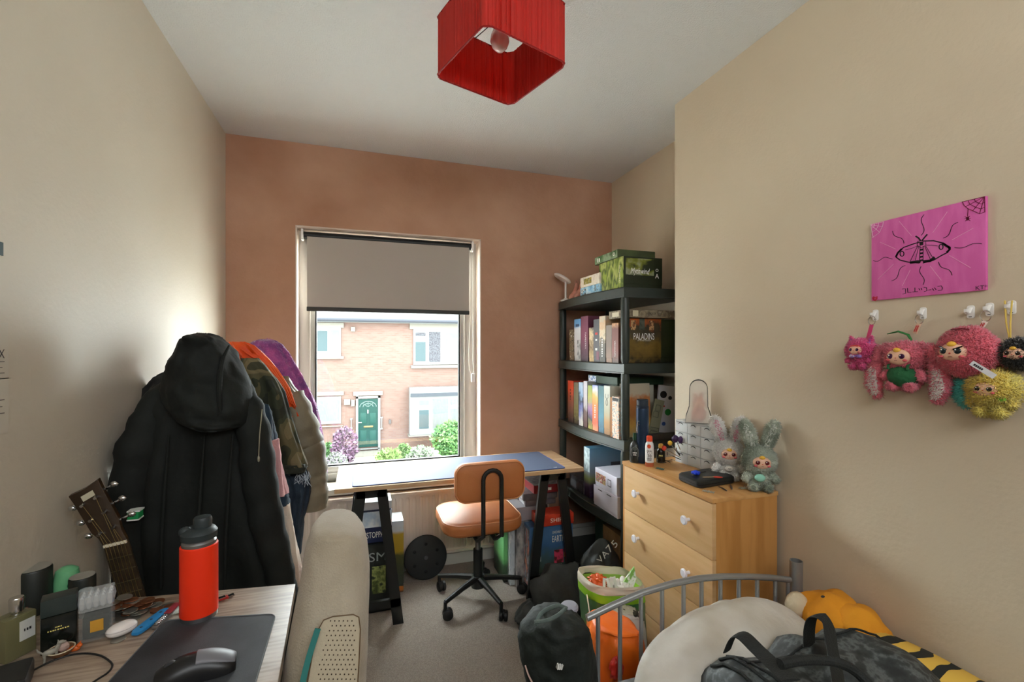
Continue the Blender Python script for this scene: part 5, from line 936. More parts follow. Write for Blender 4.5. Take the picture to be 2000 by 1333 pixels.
# cable loop and black box at the lower left corner
cb = [P(x, y, Z=NZ + .002) for x, y in ((52, 1318), (90, 1297), (130, 1282), (165, 1277), (195, 1281), (215, 1293), (219, 1303), (210, 1315), (190, 1328), (165, 1345), (120, 1380))]
mb = MB(); L = []
for i in range(len(cb) - 1):
    p0, p1, p2, p3_ = cb[max(0, i - 1)], cb[i], cb[i + 1], cb[min(len(cb) - 1, i + 2)]
    for k in range(5):
        t = k / 5; L.append(.5 * ((2 * p1) + (p2 - p0) * t + (2 * p0 - 5 * p1 + 4 * p2 - p3_) * t * t + (3 * p1 - p0 - 3 * p2 + p3_) * t ** 3))
L.append(cb[-1]); mb.tube(L, .0017, 8); cbl = meshobj('cable', mb, dark_pl, origin=cb[0]); tag(cbl, 'thin black cable looping across the near desk in front of the perfumes', 'cable')
Mx, w = frame2((0, 1352), (50, 1342), 0); a_ = P(20, 1340, Z=NZ); 
mb = MB(TR(a_.x, a_.y, NZ) @ RZ(.35)); mb.box(-.05, .028, -.06, .015, .001, .034); blk = meshobj('power_adapter', mb, dark_pl, bev=.006, origin=(a_.x, a_.y, NZ)); tag(blk, 'black plastic power adapter at the wall corner of the near desk', 'adapter')
# ---------------------------------------------------------------- cream chair back between desk and room
YCh = 1.02
crm = mat('worn cream cloth', (178, 168, 150), .85, bump=.3, bs=260, col2=(150, 136, 112), ns=5, n0=.45, n1=.75, sheen=.2)
oc = thing('office_chair', 'worn cream padded office chair with rounded back standing beside the near desk', 'chair', (-.08, YCh, 0))
rows = [(1038, 640, 668), (1040, 625, 685), (1046, 612, 700), (1058, 602, 711), (1080, 594, 718), (1115, 588, 721), (1160, 581, 721), (1220, 571, 719), (1280, 561, 716), (1345, 551, 711), (1420, 545, 705), (1560, 548, 700)]
def yo(y): return .07 - .16 * (y - 1038) / 522
mb = MB(); mb.loft(drape(rows, YCh, .19, n=52, folds=2, amp=.001, seed=1, e=.82, jit=.004, yoff=yo, sub=3)); meshobj('backrest', mb, crm, oc, ang=80)
pm = mat('perforated cream panel', (176, 164, 140), .6, bump=.1, bs=200)
def cpt(x, y, d=0): return P(x, y, Y=YCh - .095 + yo(y) - .008 - d)
mb = MB(); poly = [(632, 1212), (650, 1205), (690, 1201), (701, 1206), (704, 1230), (702, 1280), (698, 1350), (694, 1420), (590, 1420), (598, 1350), (610, 1280), (622, 1230)]
fr_ = [cpt(x, y) for x, y in poly]; bk_ = [cpt(x, y, -.03) for x, y in poly]; mb.loft([bk_, fr_]); meshobj('perforated_panel', mb, pm, oc, bev=.002)
mb = MB(); mb.tube([cpt(x, y, .001) for x, y in poly], .0011, 5, closed=True); meshobj('panel_seam', mb, mat('brown seam thread', (96, 74, 50), .7), oc)
mb = MB(); hm = mat('tiny dark hole', (62, 48, 36), .9); cnt = 0
for j in range(17):
    y = 1214 + j * 9.5
    for i in range(12):
        x = 612 + i * 8.4 + (4.2 if j % 2 else 0) - (y - 1212) * .10
        if x < 637 - (y - 1212) * .22 + 6 or x > 695: continue
        c_ = cpt(x, y, .0012); mb.prism([c_ + Vector((.0011 * math.cos(a), 0, .0011 * math.sin(a))) for a in [2 * PI * k / 8 for k in range(8)]], (0, .003, 0)); cnt += 1
hp = meshobj('perforations', mb, hm, oc, smooth=False); hp['kind'] = 'stuff'
mb = MB(); st = [(621, 1228, 3), (612, 1256, 5), (603, 1285, 6), (596, 1312, 6), (588, 1350, 6), (576, 1420, 6)]
mb.strip([cpt(x, y, .004) for x, y, w in st], .011, (0, -1, .1), .003); meshobj('teal_stripe', mb, mat('teal fabric stripe', (24, 110, 104), .6), oc)
mb = MB(); mb.loft(slab((-.33, .13, .62, 1.04, .08), .40, .49, .01)); meshobj('seat', mb, crm, oc, ang=60)
mb = MB(); mb.cyl((-.1, .84, .06), (-.1, .84, .4), .025); meshobj('gas_lift', mb, dark_pl, oc)
for k in range(5):
    a = 2 * PI * k / 5 + .3; e_ = Vector((-.1 + .26 * math.cos(a), .84 + .26 * math.sin(a), .055)); mb = MB(); mb.tube([(-.1, .84, .1), tuple(e_)], [.022, .014], 10); mb.sph((e_.x, e_.y, .028), (.028, .028, .028), 14, 8); meshobj('leg', mb, dark_pl, oc)
# papers pinned on the left wall
pw = mat('aged white paper', (206, 200, 186), .7)
for i, (y0_, y1_, lb) in enumerate(((632, 740, 'white printed sheet on the left wall, upper of the two'), (738, 845, 'white printed sheet on the left wall, lower of the two'))):
    A = P(15, y0_, X=XL); Bq = P(15, y1_, X=XL); yy = A.y; mb = MB(); mb.box(XL + .0005, XL + .0015, yy - .16, yy, Bq.z, A.z); o = meshobj('paper_sheet', mb, pw, smooth=False); tag(o, lb, 'paper', 'printed sheets on the left wall')
    WMo = WM[o.name]
    if i == 0: txt('RIX', o, dark_t, (XL + .0016, yy - .03, Bq.z + (A.z - Bq.z) * .45), ((0, 1, 0), (0, 0, 1), (1, 0, 0)), .018, width=.035)
    mb = MB()
    for k in range(3): zz_ = Bq.z + (A.z - Bq.z) * (.3 - .1 * k if i == 0 else .6 - .12 * k); mb.box(XL + .0014, XL + .002, yy - .07, yy - .012 - .006 * (k % 2), zz_, zz_ + .002)
    meshobj('text_line', mb, mat('grey ink', (120, 116, 108), .6), o, smooth=False)
A = P(3, 474, X=XL); Bq = P(3, 500, X=XL); mb = MB(); mb.box(XL + .0005, XL + .003, A.y - .12, A.y, Bq.z, A.z); o = meshobj('wall_picture', mb, mat('dark teal card', (50, 74, 76), .5)); tag(o, 'small dark teal card on the left wall above the white sheets', 'card')
# ================================================================ chest of drawers and what stands on it
CZ = .83; CX0, CX1, CY0, CY1 = 1.118, 1.40, 1.252, 1.812
beech = mat('beech veneer', (206, 158, 100), .42, col2=(192, 142, 84), ns=4, stretch=(6, 1, 6), detail=4); beech2 = mat('beech veneer side', (194, 140, 78), .42, col2=(178, 124, 64), ns=5, stretch=(6, 6, .6), detail=4); beechf = mat('lit beech drawer front', (214, 176, 128), .42, col2=(206, 166, 116), ns=5, stretch=(1, .8, 7), detail=4)  # drawer front colour is lightened as if lit, paler than the side
cd = thing('chest_of_drawers', 'beech chest of drawers with round white knobs against the chimney breast', 'chest of drawers', ((CX0 + CX1) / 2, (CY0 + CY1) / 2, 0))
mb = MB(); mb.box(CX0 + .016, CX1, CY0, CY0 + .016, 0, CZ - .015); mb.box(CX0 + .004, CX1, CY1 - .016, CY1, 0, CZ - .015); mb.box(CX1 - .01, CX1, CY0 + .016, CY1 - .016, .02, CZ - .015); mb.box(CX0 + .03, CX1 - .01, CY0 + .016, CY1 - .016, .02, .04)
meshobj('carcass', mb, beech2, cd, bev=.001)
mb = MB(); mb.box(CX0, CX1 + .004, CY0 - .001, CY1 + .001, CZ - .015, CZ); meshobj('top_panel', mb, beech, cd, bev=.0015)
zs = [P(1392, 975 + 4, X=CX0).z]; dh = (CZ - .018 - .05) / 4
for k in range(4):
    z1 = CZ - .018 - k * dh; z0 = z1 - dh + .003
    mb = MB(); mb.box(CX0, CX0 + .016, CY0, CY1 - .018, z0, z1); d = meshobj('drawer', mb, beechf, cd, bev=.0012)
    for y in (CY0 + .115, CY1 - .13):
        mb = MB(TR(CX0, y, (z0 + z1) / 2 + .004) @ RY(-PI / 2)); mb.lathe([(.006, 0), (.0055, .013), (.011, .018), (.0165, .021), (.0165, .025), (.013, .028), (0, .0285)], n=28); meshobj('knob', mb, mat('white lilac knob', (226, 224, 232), .3), d)
def onc(px, py): return P(px, py, Z=CZ)
def lathe_thing(name, label, cat, p, parts, n=32, group=None):
    t = thing(name, label, cat, p, group=group)
    for nm, prof, m in parts: mb = MB(); mb.lathe(prof, p, n); meshobj(nm, mb, m, t)
    return t
# black toiletry bottle, sun spray, small dark bottle, blue bottle
p = onc(1240, 903); p = Vector((max(p.x, CX0 + .03), p.y, CZ)); bkg = mat('black bottle plastic', (36, 40, 38), .35)
b1 = lathe_thing('wash_bottle', 'black toiletry bottle with arched label at the front corner of the chest', 'bottle', p, [('bottle', [(0, 0), (.021, 0), (.023, .004), (.023, .07), (.018, .085), (.009, .095), (.009, .10), (0, .10)], bkg), ('cap', [(0, .10), (.009, .10), (.009, .128), (.007, .13), (0, .13)], mat('dark green cap', (30, 70, 44), .35))])
fx_, fy_ = -FW[0], -FW[1]
def front_txt(par, s, m, c, r, z, h, w=None, nm='lettering', yaw=None):
    "writing on the round side that looks towards the room"
    dv = Vector((-c.x, -c.y, 0)).normalized() if yaw is None else yaw; rt = Vector((-dv.y, dv.x, 0)); return txt(s, par, m, c + dv * r + Vector((0, 0, z)), (tuple(rt), (0, 0, 1), tuple(dv)), h, w, name=nm)
def front_patch(par, m, c, r, pts, nm='label'):
    dv = Vector((-c.x, -c.y, 0)).normalized(); rt = Vector((-dv.y, dv.x, 0)); an = math.atan2(dv.y, dv.x); L = []
    mb = MB(); vs = []; 
    for u, z in pts: a = an + u / r; vs.append(Vector((c.x + r * math.cos(a), c.y + r * math.sin(a), c.z + z)))
    cen = Vector((c.x + r * math.cos(an), c.y + r * math.sin(an), c.z + sum(z for u, z in pts) / len(pts))); mb.add([cen] + vs, [(0, i + 1, (i + 1) % len(vs) + 1) for i in range(len(vs))]); return meshobj(nm, mb, m, par, smooth=False)
dv = Vector((-p.x, -p.y, 0)).normalized()
arch = [(-.014, .012), (.014, .012), (.014, .052)] + [(.014 * math.cos(a), .052 + .018 * math.sin(a)) for a in [PI * k / 10 for k in range(1, 10)]] + [(-.014, .052)]
front_patch(b1, mat('charcoal label', (80, 84, 82), .5), p, .0236, arch, 'label'); front_txt(b1, '~~~~~', white_t, p, .0242, .046, .005, .018); front_txt(b1, '~~~~', white_t, p, .0242, .037, .004, .016)
mb = MB(); mb.tube([Vector((0, 0, 0)) + p + dv * .0236 + Vector((-dv.y * u, dv.x * u, z)) for u, z in [(-.016, .03), (-.016, .052)] + [(-.016 * math.cos(a), .052 + .02 * math.sin(a)) for a in [PI * k / 10 for k in range(1, 10)]] + [(.016, .052), (.016, .03)]], .0007, 4); meshobj('label_border', mb, mat('silver grey border', (150, 154, 152), .4), b1)
p = onc(1267, 911) + Vector((.004, 0, 0)); orr = mat('bright orange red cap', (232, 84, 52), .35, alpha=1)
b2_ = lathe_thing('sun_spray', 'white sun spray bottle marked 30 with an orange cap between two dark bottles', 'bottle', p, [('base_band', [(0, 0), (.0175, 0), (.0182, .003), (.0182, .018)], mat('copper band', (176, 92, 60), .4)), ('bottle', [(.0182, .018), (.0182, .085), (.016, .098), (.0125, .104), (.0125, .107), (0, .107)], mat('white bottle plastic', (222, 222, 222), .35)), ('cap', [(.012, .107), (.0125, .108), (.0122, .128), (.009, .131), (0, .131)], orr)])
front_txt(b2_, '30', dark_t, p, .0188, .048, .0125, .016); front_patch(b2_, mat('dark pill label', (70, 76, 80), .4), p, .0186, [(-.010, .058), (.011, .058), (.011, .0625), (-.010, .0625)])
front_patch(b2_, mat('orange sun disc', (230, 84, 40), .4), p, .0186, [(.0078 * math.cos(a) - .002, .088 + .0088 * math.sin(a)) for a in [2 * PI * k / 18 for k in range(18)]], 'sun_disc')
front_txt(b2_, '~~~~~~~~', dark_t, p, .0188, .0685, .0038, .022); front_txt(b2_, '~~~~~~~~', dark_t, p, .0188, .036, .003, .02); front_txt(b2_, '~~~~~~~', dark_t, p, .0188, .030, .003, .018)
p = onc(1289, 905) + Vector((.012, .01, 0)); b3_ = lathe_thing('dark_bottle', 'small dark glass bottle with gold cap next to the white sun spray', 'bottle', p, [('bottle', [(0, 0), (.0175, 0), (.019, .004), (.019, .05), (.013, .062), (.009, .064), (0, .064)], mat('dark amber glass', (34, 28, 18), .15)), ('cap', [(0, .064), (.010, .064), (.010, .081), (.008, .083), (0, .083)], mat('gold yellow cap', (196, 150, 70), .35, .3))])
front_txt(b3_, '~~~', gold_t, p, .0194, .034, .007)
p = onc(1240, 880) + Vector((.04, .0, 0)); p = Vector((1.19, CY1 - .05, CZ)); nb = mat('navy metallic bottle', (38, 58, 84), .3, .4)
zt_b = P(1238, 781, Y=p.y).z; hb = zt_b - CZ; b4_ = lathe_thing('water_bottle', 'tall navy blue metal drinking bottle at the far end of the chest', 'bottle', p, [('bottle', [(0, 0), (.026, 0), (.028, .004), (.028, hb - .045), (.027, hb - .04)], nb), ('collar', [(.0265, hb - .04), (.0275, hb - .038), (.0275, hb - .03), (.025, hb - .028)], mat('navy collar', (28, 42, 60), .35)), ('lid', [(.0255, hb - .028), (.026, hb - .003), (.023, hb), (0, hb)], mat('navy lid plastic', (36, 48, 60), .5))], 36)
mb = MB(); q0 = p + Vector((-.029, -.006, hb * .62)); mb.tube([q0, q0 + Vector((-.006, -.004, -.02)), q0 + Vector((-.004, -.004, -.04))], .0022, 6); mb.tube([q0 + Vector((.002 + .006 * math.cos(a), -.006, .004 + .008 * math.sin(a))) for a in [2 * PI * k / 12 for k in range(12)]], .0016, 6, closed=True); meshobj('carabiner_clip', mb, chrome, b4_)
# brush holder with brushes
p = onc(1345, 906) + Vector((0, .02, 0)); bh = lathe_thing('brush_pot', 'small low dark pot holding a fan of thin makeup brushes on the chest', 'pot', p, [('pot', [(0, 0), (.018, 0), (.02, .002), (.022, .03), (.020, .03), (.018, .004), (0, .004)], mat('dark clear pot', (50, 52, 50), .2))])
bh_m = mat('black brush handle', (22, 22, 22), .35); cols = [((196, 60, 40), 'red'), ((226, 180, 60), 'yellow'), ((60, 40, 80), 'violet'), ((74, 50, 96), 'plum'), ((40, 150, 130), 'green'), ((50, 160, 140), 'jade'), ((210, 190, 60), 'mustard')]
heads = [(1299, 877, 0), (1310, 868, 1), (1320, 860, 2), (1331, 862, 3), (1342, 858, 4), (1349, 866, 5), (1336, 880, 6), (1322, 880, None), (1356, 876, None), (1362, 884, None), (1370, 882, None), (1306, 888, None)]
for i, (hx, hy, c) in enumerate(heads):
    tip = P(hx, hy, Y=p.y - .004 + .006 * (i % 3)); bt_ = p + Vector((.006 * math.cos(i * 2.1), .006 * math.sin(i * 2.1), .004)); dr_ = (tip - bt_).normalized()
    lab = ('thin makeup brush with %s silicone head in the brush pot' % cols[c][1]) if c is not None else 'thin black handled makeup brush with bristle tip in the brush pot' if i % 2 else 'thin clear handled makeup brush with bristle tip in the brush pot'
    t = thing('makeup_brush', lab, 'brush', bt_, group='makeup brushes fanned in the dark pot' if c is None else 'coloured brushes fanned in the dark pot')
    mb = MB(); mb.tube([bt_, bt_ + (tip - bt_) * .5, bt_ + (tip - bt_) * .8], [.0012, .0019, .0016], 8); meshobj('handle', mb, bh_m if i % 2 else mat('clear amber handle', (150, 120, 80), .3), t)
    mb = MB(); mb.tube([bt_ + (tip - bt_) * .8, tip], [.0018, .0018], 8); meshobj('ferrule', mb, grey_steel, t)
    mb = MB(); big = c in (2, 3, 4)
    mb.sph(tip + dr_ * .006, (.016, .012, .016) if big else (.011, .009, .011) if c is not None else (.003, .003, .008), 12, 8, disp=.25, fr=3, seed=i); meshobj('brush_head', mb, mat('brush head %s' % (cols[c][1] if c is not None else 'bristle'), cols[c][0] if c is not None else (120, 100, 90), .6), t)
# blue rose brush and red one on the black case
kit = thing('hard_case', 'black rounded plastic case lying in the middle of the chest top', 'case', onc(1385, 945))
q = [onc(1322, 936), onc(1362, 952), onc(1420, 958), onc(1434, 922), onc(1352, 912)]
q = [Vector((v.x, v.y, CZ)) for v in (onc(1322, 938), onc(1366, 957), onc(1438, 945), onc(1352, 918))]; q[3] = q[0] + (q[2] - q[1])
def ring_(s, z): 
    c = sum(q, Vector()) / 4; return [Vector((c.x + (v.x - c.x) * s, c.y + (v.y - c.y) * s, z)) for v in rquad(q, .022, z)]
mb = MB(); mb.loft([ring_(.94, CZ + .001), ring_(1, CZ + .005), ring_(1, CZ + .013), ring_(.985, CZ + .0135)]); meshobj('lower_shell', mb, dark_pl, kit)
mb = MB(); mb.loft([ring_(.985, CZ + .0135), ring_(1, CZ + .0145), ring_(1, CZ + .024), ring_(.93, CZ + .029), ring_(.5, CZ + .0295)]); meshobj('upper_shell', mb, mat('black case shell', (34, 37, 36), .4), kit)
qc = sum(q, Vector()) / 4; 
def petals(name, label, c, ax, m, nn=16, r=.012):
    t = thing(name, label, 'brush', c); rr = random.Random(5); mb = MB()
    for k in range(nn): a = k * 2.4; rad = r * math.sqrt(k / nn); mb.sph(c + Vector((rad * math.cos(a), rad * math.sin(a), r * .9 - rad * .4)), (.0045, .0035, .006), 8, 5, M=RZ(a) @ RX(.5), disp=.3, seed=k)
    mb.sph(c + Vector((0, 0, r * .55)), (r * .85, r * .85, r * .6), 12, 8); meshobj('brush_head', mb, m, t); mb = MB(); mb.tube([c + Vector((0, 0, .006)), c + ax], [.0022, .0016], 8); meshobj('handle', mb, bh_m if name == 'makeup_brush' else bh_m, t); return t
c = P(1359, 928, Z=CZ + .0305); petals('makeup_brush', 'makeup brush with a bright blue rose shaped head lying on the black case', c, Vector((.055, .012, .004)), mat('bright blue silicone', (30, 70, 220), .5), r=.014)
c = P(1402, 934, Z=CZ + .0305); t = thing('makeup_brush', 'clear handled brush with flat translucent red tip on the black case', 'brush', c); mb = MB(); mb.sph(c + Vector((0, 0, .003)), (.018, .010, .0028), 14, 8, M=RZ(-.5)); meshobj('brush_head', mb, mat('translucent red', (200, 66, 50), .4, alpha=.85), t); mb = MB(); mb.tube([c + Vector((-.01, .004, .003)), c + Vector((-.05, .02, .002))], .0018, 8); meshobj('handle', mb, mat('clear amber handle', (150, 120, 80), .3), t)
# acrylic organiser with curved lashes
ac = mat('frosted clear plastic', (236, 238, 236), .3, alpha=.5); ac2 = mat('frosted drawer front', (232, 236, 236), .35, alpha=.6)
O0 = onc(1350, 920) + Vector((.03, .08, 0)); ox0, oy0 = 1.262, 1.40
tl4 = P(1338, 822, Y=1.515); 
org_ = thing('clear_organiser', 'frosted clear plastic lash organiser tower behind the black case', 'organiser', (1.32, 1.49, CZ))
a_ = Vector((1.345, 1.735, 0)); b_ = Vector((1.352, 1.492, 0)); dd = (b_ - a_); an = math.atan2(dd.y, dd.x); Mo = TR(a_.x, a_.y, CZ) @ RZ(an); OW = dd.length; OH = P(1345, 820, Y=1.71).z - CZ
mb = MB(Mo); mb.box(0, OW, .0, .05, 0, .003); mb.box(0, OW, 0, .05, OH - .003, OH); mb.box(0, .003, 0, .05, 0, OH); mb.box(OW - .003, OW, 0, .05, 0, OH); mb.box(0, OW, .047, .05, 0, OH); meshobj('tower_body', mb, ac, org_)
for r in range(4):
    for k in range(3):
        x0 = .004 + (OW - .008) * k / 3; x1 = .004 + (OW - .008) * (k + 1) / 3 - .003; z0 = .004 + (OH - .008) * r / 4; z1 = .004 + (OH - .008) * (r + 1) / 4 - .003
        mb = MB(Mo); mb.box(x0, x1, -.004, .045, z0, z1); d = meshobj('drawer', mb, ac2, org_, bev=.002)
        cxx, cz_ = (x0 + x1) / 2, z1 - .012; mb = MB(Mo); mb.tube([(cxx + .015 * math.cos(a), -.007, cz_ + .010 * math.sin(a)) for a in [PI * (.1 + .8 * q / 10) for q in range(11)]], [.0006 + .0014 * math.sin(PI * q / 10) for q in range(11)], 6); meshobj('curved_lash', mb, dark_t, d)
# clear vanity bag on the organiser
vb = Mo @ Vector((OW * .50, .02, OH + .002)); pouch = thing('clear_pouch', 'transparent arched plastic pouch with black piping standing on the organiser', 'pouch', vb)
hp_ = P(1382, 742, Y=vb.y).z - vb.z; yaw = math.atan2(-vb.y, -vb.x) + PI / 2; Mv = TR(*vb) @ RZ(yaw)
def archp(s=1, yy=0, w=.047):
    o = [(-w * 1.12, 0), (-w * 1.05, .03), (-w * .78, .07)] + [(-w * .74 * math.cos(a), hp_ - w * .74 + w * .74 * math.sin(a)) for a in [PI * k / 12 for k in range(13)]] + [(w * .78, .07), (w * 1.05, .03), (w * 1.12, 0)]
    return [Vector((x * s, yy, z)) for x, z in o]
mb = MB(Mv); mb.loft([archp(1, -.02), archp(1, .02)]); meshobj('clear_film', mb, mat('clear vinyl film', (230, 224, 216), .08, alpha=.36), pouch, ang=30)
for yy in (-.0205, .0205):
    mb = MB(Mv); mb.tube(archp(1, yy), .0014, 6, closed=True); meshobj('black_piping', mb, dark_pl, pouch)
dl = thing('small_doll', 'pale pink small plush seen through the clear arched pouch', 'plush toy', vb + Vector((0, 0, .003)))
mb = MB(Mv); mb.sph((0, 0, .036), (.031, .015, .033), 18, 10, disp=.12); mb.sph((0, 0, .084), (.026, .015, .023), 18, 10, disp=.08); mb.sph((-.012, 0, .112), (.008, .006, .015), 10, 8); mb.sph((.010, 0, .114), (.008, .006, .016), 10, 8); meshobj('doll_body', mb, mat('pale pink plush', (222, 176, 160), .9, col2=(200, 140, 126), ns=40), dl)
mb = MB(Mv); mb.sph((0, -.0135, .082), (.015, .005, .012), 12, 8); meshobj('doll_face', mb, mat('doll peach skin', (226, 178, 150), .5), dl)
# small metal things scattered
p0 = onc(1290, 925); r_ = random.Random(9)
def wire(name, label, cat, px, py, m, kind, yaw=0, s=1):
    p = onc(px, py); M = TR(p.x, p.y, CZ + .001) @ RZ(yaw) @ Matrix.Scale(s, 4); mb = MB(M)
    if kind == 'zig':
        for k in range(4):
            x = -.03 + .018 * k; mb.box(x, x + .016, -.002, .002, 0, .006); mb.tube([(x, -.014, .002), (x + .016, .014, .006)], .0022, 5); mb.tube([(x, .014, .006), (x + .016, -.014, .002)], .0022, 5)
    elif kind == 'tweezer': mb.tube([(0, 0, .003), (.05, .004, .004), (.10, .001, .002)], [.0025, .002, .0006], 6); mb.tube([(0, 0, .005), (.05, -.004, .004), (.10, -.001, .002)], [.0025, .002, .0006], 6)
    elif kind == 'shards':
        for k in range(9): a = r_.uniform(0, 3.1); x, y = r_.uniform(-.03, .03), r_.uniform(-.012, .012); mb.tube([(x, y, .002 + .001 * k), (x + .03 * math.cos(a), y + .03 * math.sin(a), .003 + .001 * k)], .0015, 5)
    o = meshobj(name, mb, m, origin=p); tag(o, label, cat); return o
wire('lash_stand', 'silver zigzag metal stand at the near corner of the chest top', 'stand', 1382, 962, mat('silver plastic', (190, 188, 176), .35, .5), 'zig', -1.0, .55)
wire('hair_clip', 'teal zigzag hair clip lying behind the front drawer edge of the chest', 'hair clip', 1288, 917, mat('teal clip plastic', (70, 110, 104), .45), 'zig', -1.2, .5)
wire('tweezers', 'long steel tweezers lying beside the black case nearest the wall', 'tweezers', 1430, 958, grey_steel, 'tweezer', .9, .7)
wire('tweezers', 'steel tweezers lying just right of the black case near edge', 'tweezers', 1420, 961, grey_steel, 'tweezer', 1.35, .6)
wire('craft_sticks', 'loose dark craft sticks on the chest top under the brush fan', 'sticks', 1310, 905, mat('dark sticks', (60, 54, 44), .5), 'shards', 0, .9)
wire('craft_sticks', 'pale craft sticks in front of the grey green plush on the chest', 'sticks', 1458, 955, mat('pale sticks', (140, 136, 116), .5), 'shards', .5, .7)
pf_ = thing('perfume_bottle', 'dark purple perfume bottle with silver cap behind the brush fan', 'perfume', onc(1322, 880) + Vector((.04, .02, 0))); pp = onc(1322, 880) + Vector((.045, -.03, 0)); 
mb = MB(); mb.lathe([(0, 0), (.016, 0), (.02, .02), (.022, .05), (.016, .062), (.006, .066), (0, .066)], pp, 24); meshobj('bottle', mb, mat('dark purple glass', (56, 40, 66), .12), pf_); mb = MB(); mb.lathe([(.008, .066), (.009, .067), (.009, .086), (0, .087)], pp, 20); meshobj('silver_cap', mb, chrome, pf_)
# ================================================================ plush dolls
eye_w = mat('eye white', (236, 232, 226), .25); eye_d = mat('eye black', (20, 16, 18), .12); skin = mat('doll peach skin', (226, 178, 150), .5); yel = mat('yellow tuft', (228, 176, 60), .5); blush = mat('doll blush', (214, 90, 100), .6); nosem = mat('doll nose', (196, 50, 50), .4)
def plush(label, loc, rz, s, col, ears, name='plush_toy', body=True, col_in=None, wide=1.0, tuft=True, eyes=(40, 20, 24), flat=.82, furl=.011, nf=3600, extra=None, group=None, brow=False, face_s=1.0, face_dx=0.0, hz=.155, tail=False, headr=.075, seed=1, grey=None):
    """seated or hanging plush: local frame faces -y, base at z=0, about .25 s tall without ears"""
    W = TR(*loc) @ RZ(rz) @ Matrix.Scale(s, 4); t = thing(name, label, 'plush toy', loc, rz, group, M=TR(*loc) @ RZ(rz))
    nm = '%d %d %d' % col; fm_ = mat('plush fur ' + nm, col, .95, col2=grey or tuple(int(c * .9) for c in col), ns=14, sheen=.4, bump=.5, bs=120); im = mat('plush inner ' + str(col_in), col_in or col, .95, sheen=.3)
    hr = headr
    mb = MB(W); mb.sph((0, 0, hz), (hr * wide, hr * flat, hr), 26, 16, disp=.08, seed=seed); mb.fur(nf, furl, .0016, seed); meshobj('head', mb, fm_, t, ang=180)
    fy = -hr * flat; fs = face_s
    mb = MB(W @ TR(face_dx, 0, hz)); mb.sph((0, fy + .004, 0), (.043 * fs, .019, .032 * fs), 24, 14); meshobj('face', mb, skin, t)
    fy -= .0065
    for sg in (-1, 1):
        mb = MB(W @ TR(face_dx + sg * .0205 * fs, fy - .0055, hz + .003)); mb.sph((0, 0, 0), (.0115 * fs, .004, .0105 * fs), 16, 10); e = meshobj('eye', mb, mat('plush iris %d' % eyes[0], eyes, .12), t)
        mb = MB(W @ TR(face_dx + sg * .0205 * fs, fy - .0095, hz + .006)); mb.sph((-.003, 0, .001), .0024 * fs, 8, 6); meshobj('eye_glint', mb, eye_w, e)
        mb = MB(W @ TR(face_dx + sg * .030 * fs, fy - .0015, hz - .014)); mb.sph((0, 0, 0), (.009 * fs, .004, .005 * fs), 12, 8); meshobj('cheek', mb, blush, t)
        if brow: mb = MB(W @ TR(face_dx, 0, hz)); mb.tube([(sg * .034 * fs, fy - .004, .020 * fs), (sg * .010 * fs, fy - .0095, .009 * fs)], .0022, 6); meshobj('brow', mb, eye_d, t)
    mb = MB(W @ TR(face_dx, fy - .009, hz - .004)); mb.sph((0, 0, 0), (.0028, .002, .002), 8, 6); meshobj('nose', mb, nosem, t)
    mb = MB(W @ TR(face_dx, 0, hz)); mb.tube([(-.005, fy - .0065, -.015), (0, fy - .0072, -.0135), (.005, fy - .0065, -.015)], .0009, 5); meshobj('mouth', mb, mat('mouth line', (130, 60, 60), .5), t)
    if tuft: mb = MB(W @ TR(face_dx, fy, hz + .028 * fs)); mb.sph((0, 0, 0), (.014 * fs, .009, .010 * fs), 14, 8); meshobj('hair_tuft', mb, yel, t)
    fy += .0065
    if ears == 'rabbit_up':
        for sg in (-1, 1):
            mb = MB(W); L = [Vector((sg * .028, 0, hz + hr * .85)), Vector((sg * .048, .004, hz + hr + .05)), Vector((sg * .066, .0, hz + hr + .10)), Vector((sg * .074, -.006, hz + hr + .135))]
            mb.tube(L, [(.022, .013), (.032, .016), (.032, .016), (.012, .009)], 16, flat=(1, 0, 0)); mb.fur(nf // 4, furl, .0016, seed + sg); e = meshobj('ear', mb, fm_, t, ang=180)
            mb = MB(W); mb.tube([p_ + Vector((0, -.012, 0)) for p_ in L[0:1] + [L[1], L[2], L[2].lerp(L[3], .5)]], [(.010, .004), (.019, .006), (.016, .006), (.005, .003)], 14, flat=(1, 0, 0)); meshobj('inner_ear', mb, im, e)
    if ears == 'fox':
        for sg in (-1, 1):
            mb = MB(W); mb.tube([(sg * .045, 0, hz + hr * .55), (sg * .062, 0, hz + hr * .95), (sg * .072, 0, hz + hr * 1.3)], [(.026, .014), (.017, .010), (.003, .003)], 14, flat=(1, 0, 0)); mb.fur(nf // 8, furl * .7, .0014, seed + sg); e = meshobj('ear', mb, fm_, t, ang=180)
            mb = MB(W); mb.tube([(sg * .050, -.011, hz + hr * .62), (sg * .062, -.009, hz + hr * .92), (sg * .070, -.004, hz + hr * 1.18)], [(.014, .005), (.010, .005), (.002, .002)], 12, flat=(1, 0, 0)); meshobj('inner_ear', mb, im, e)
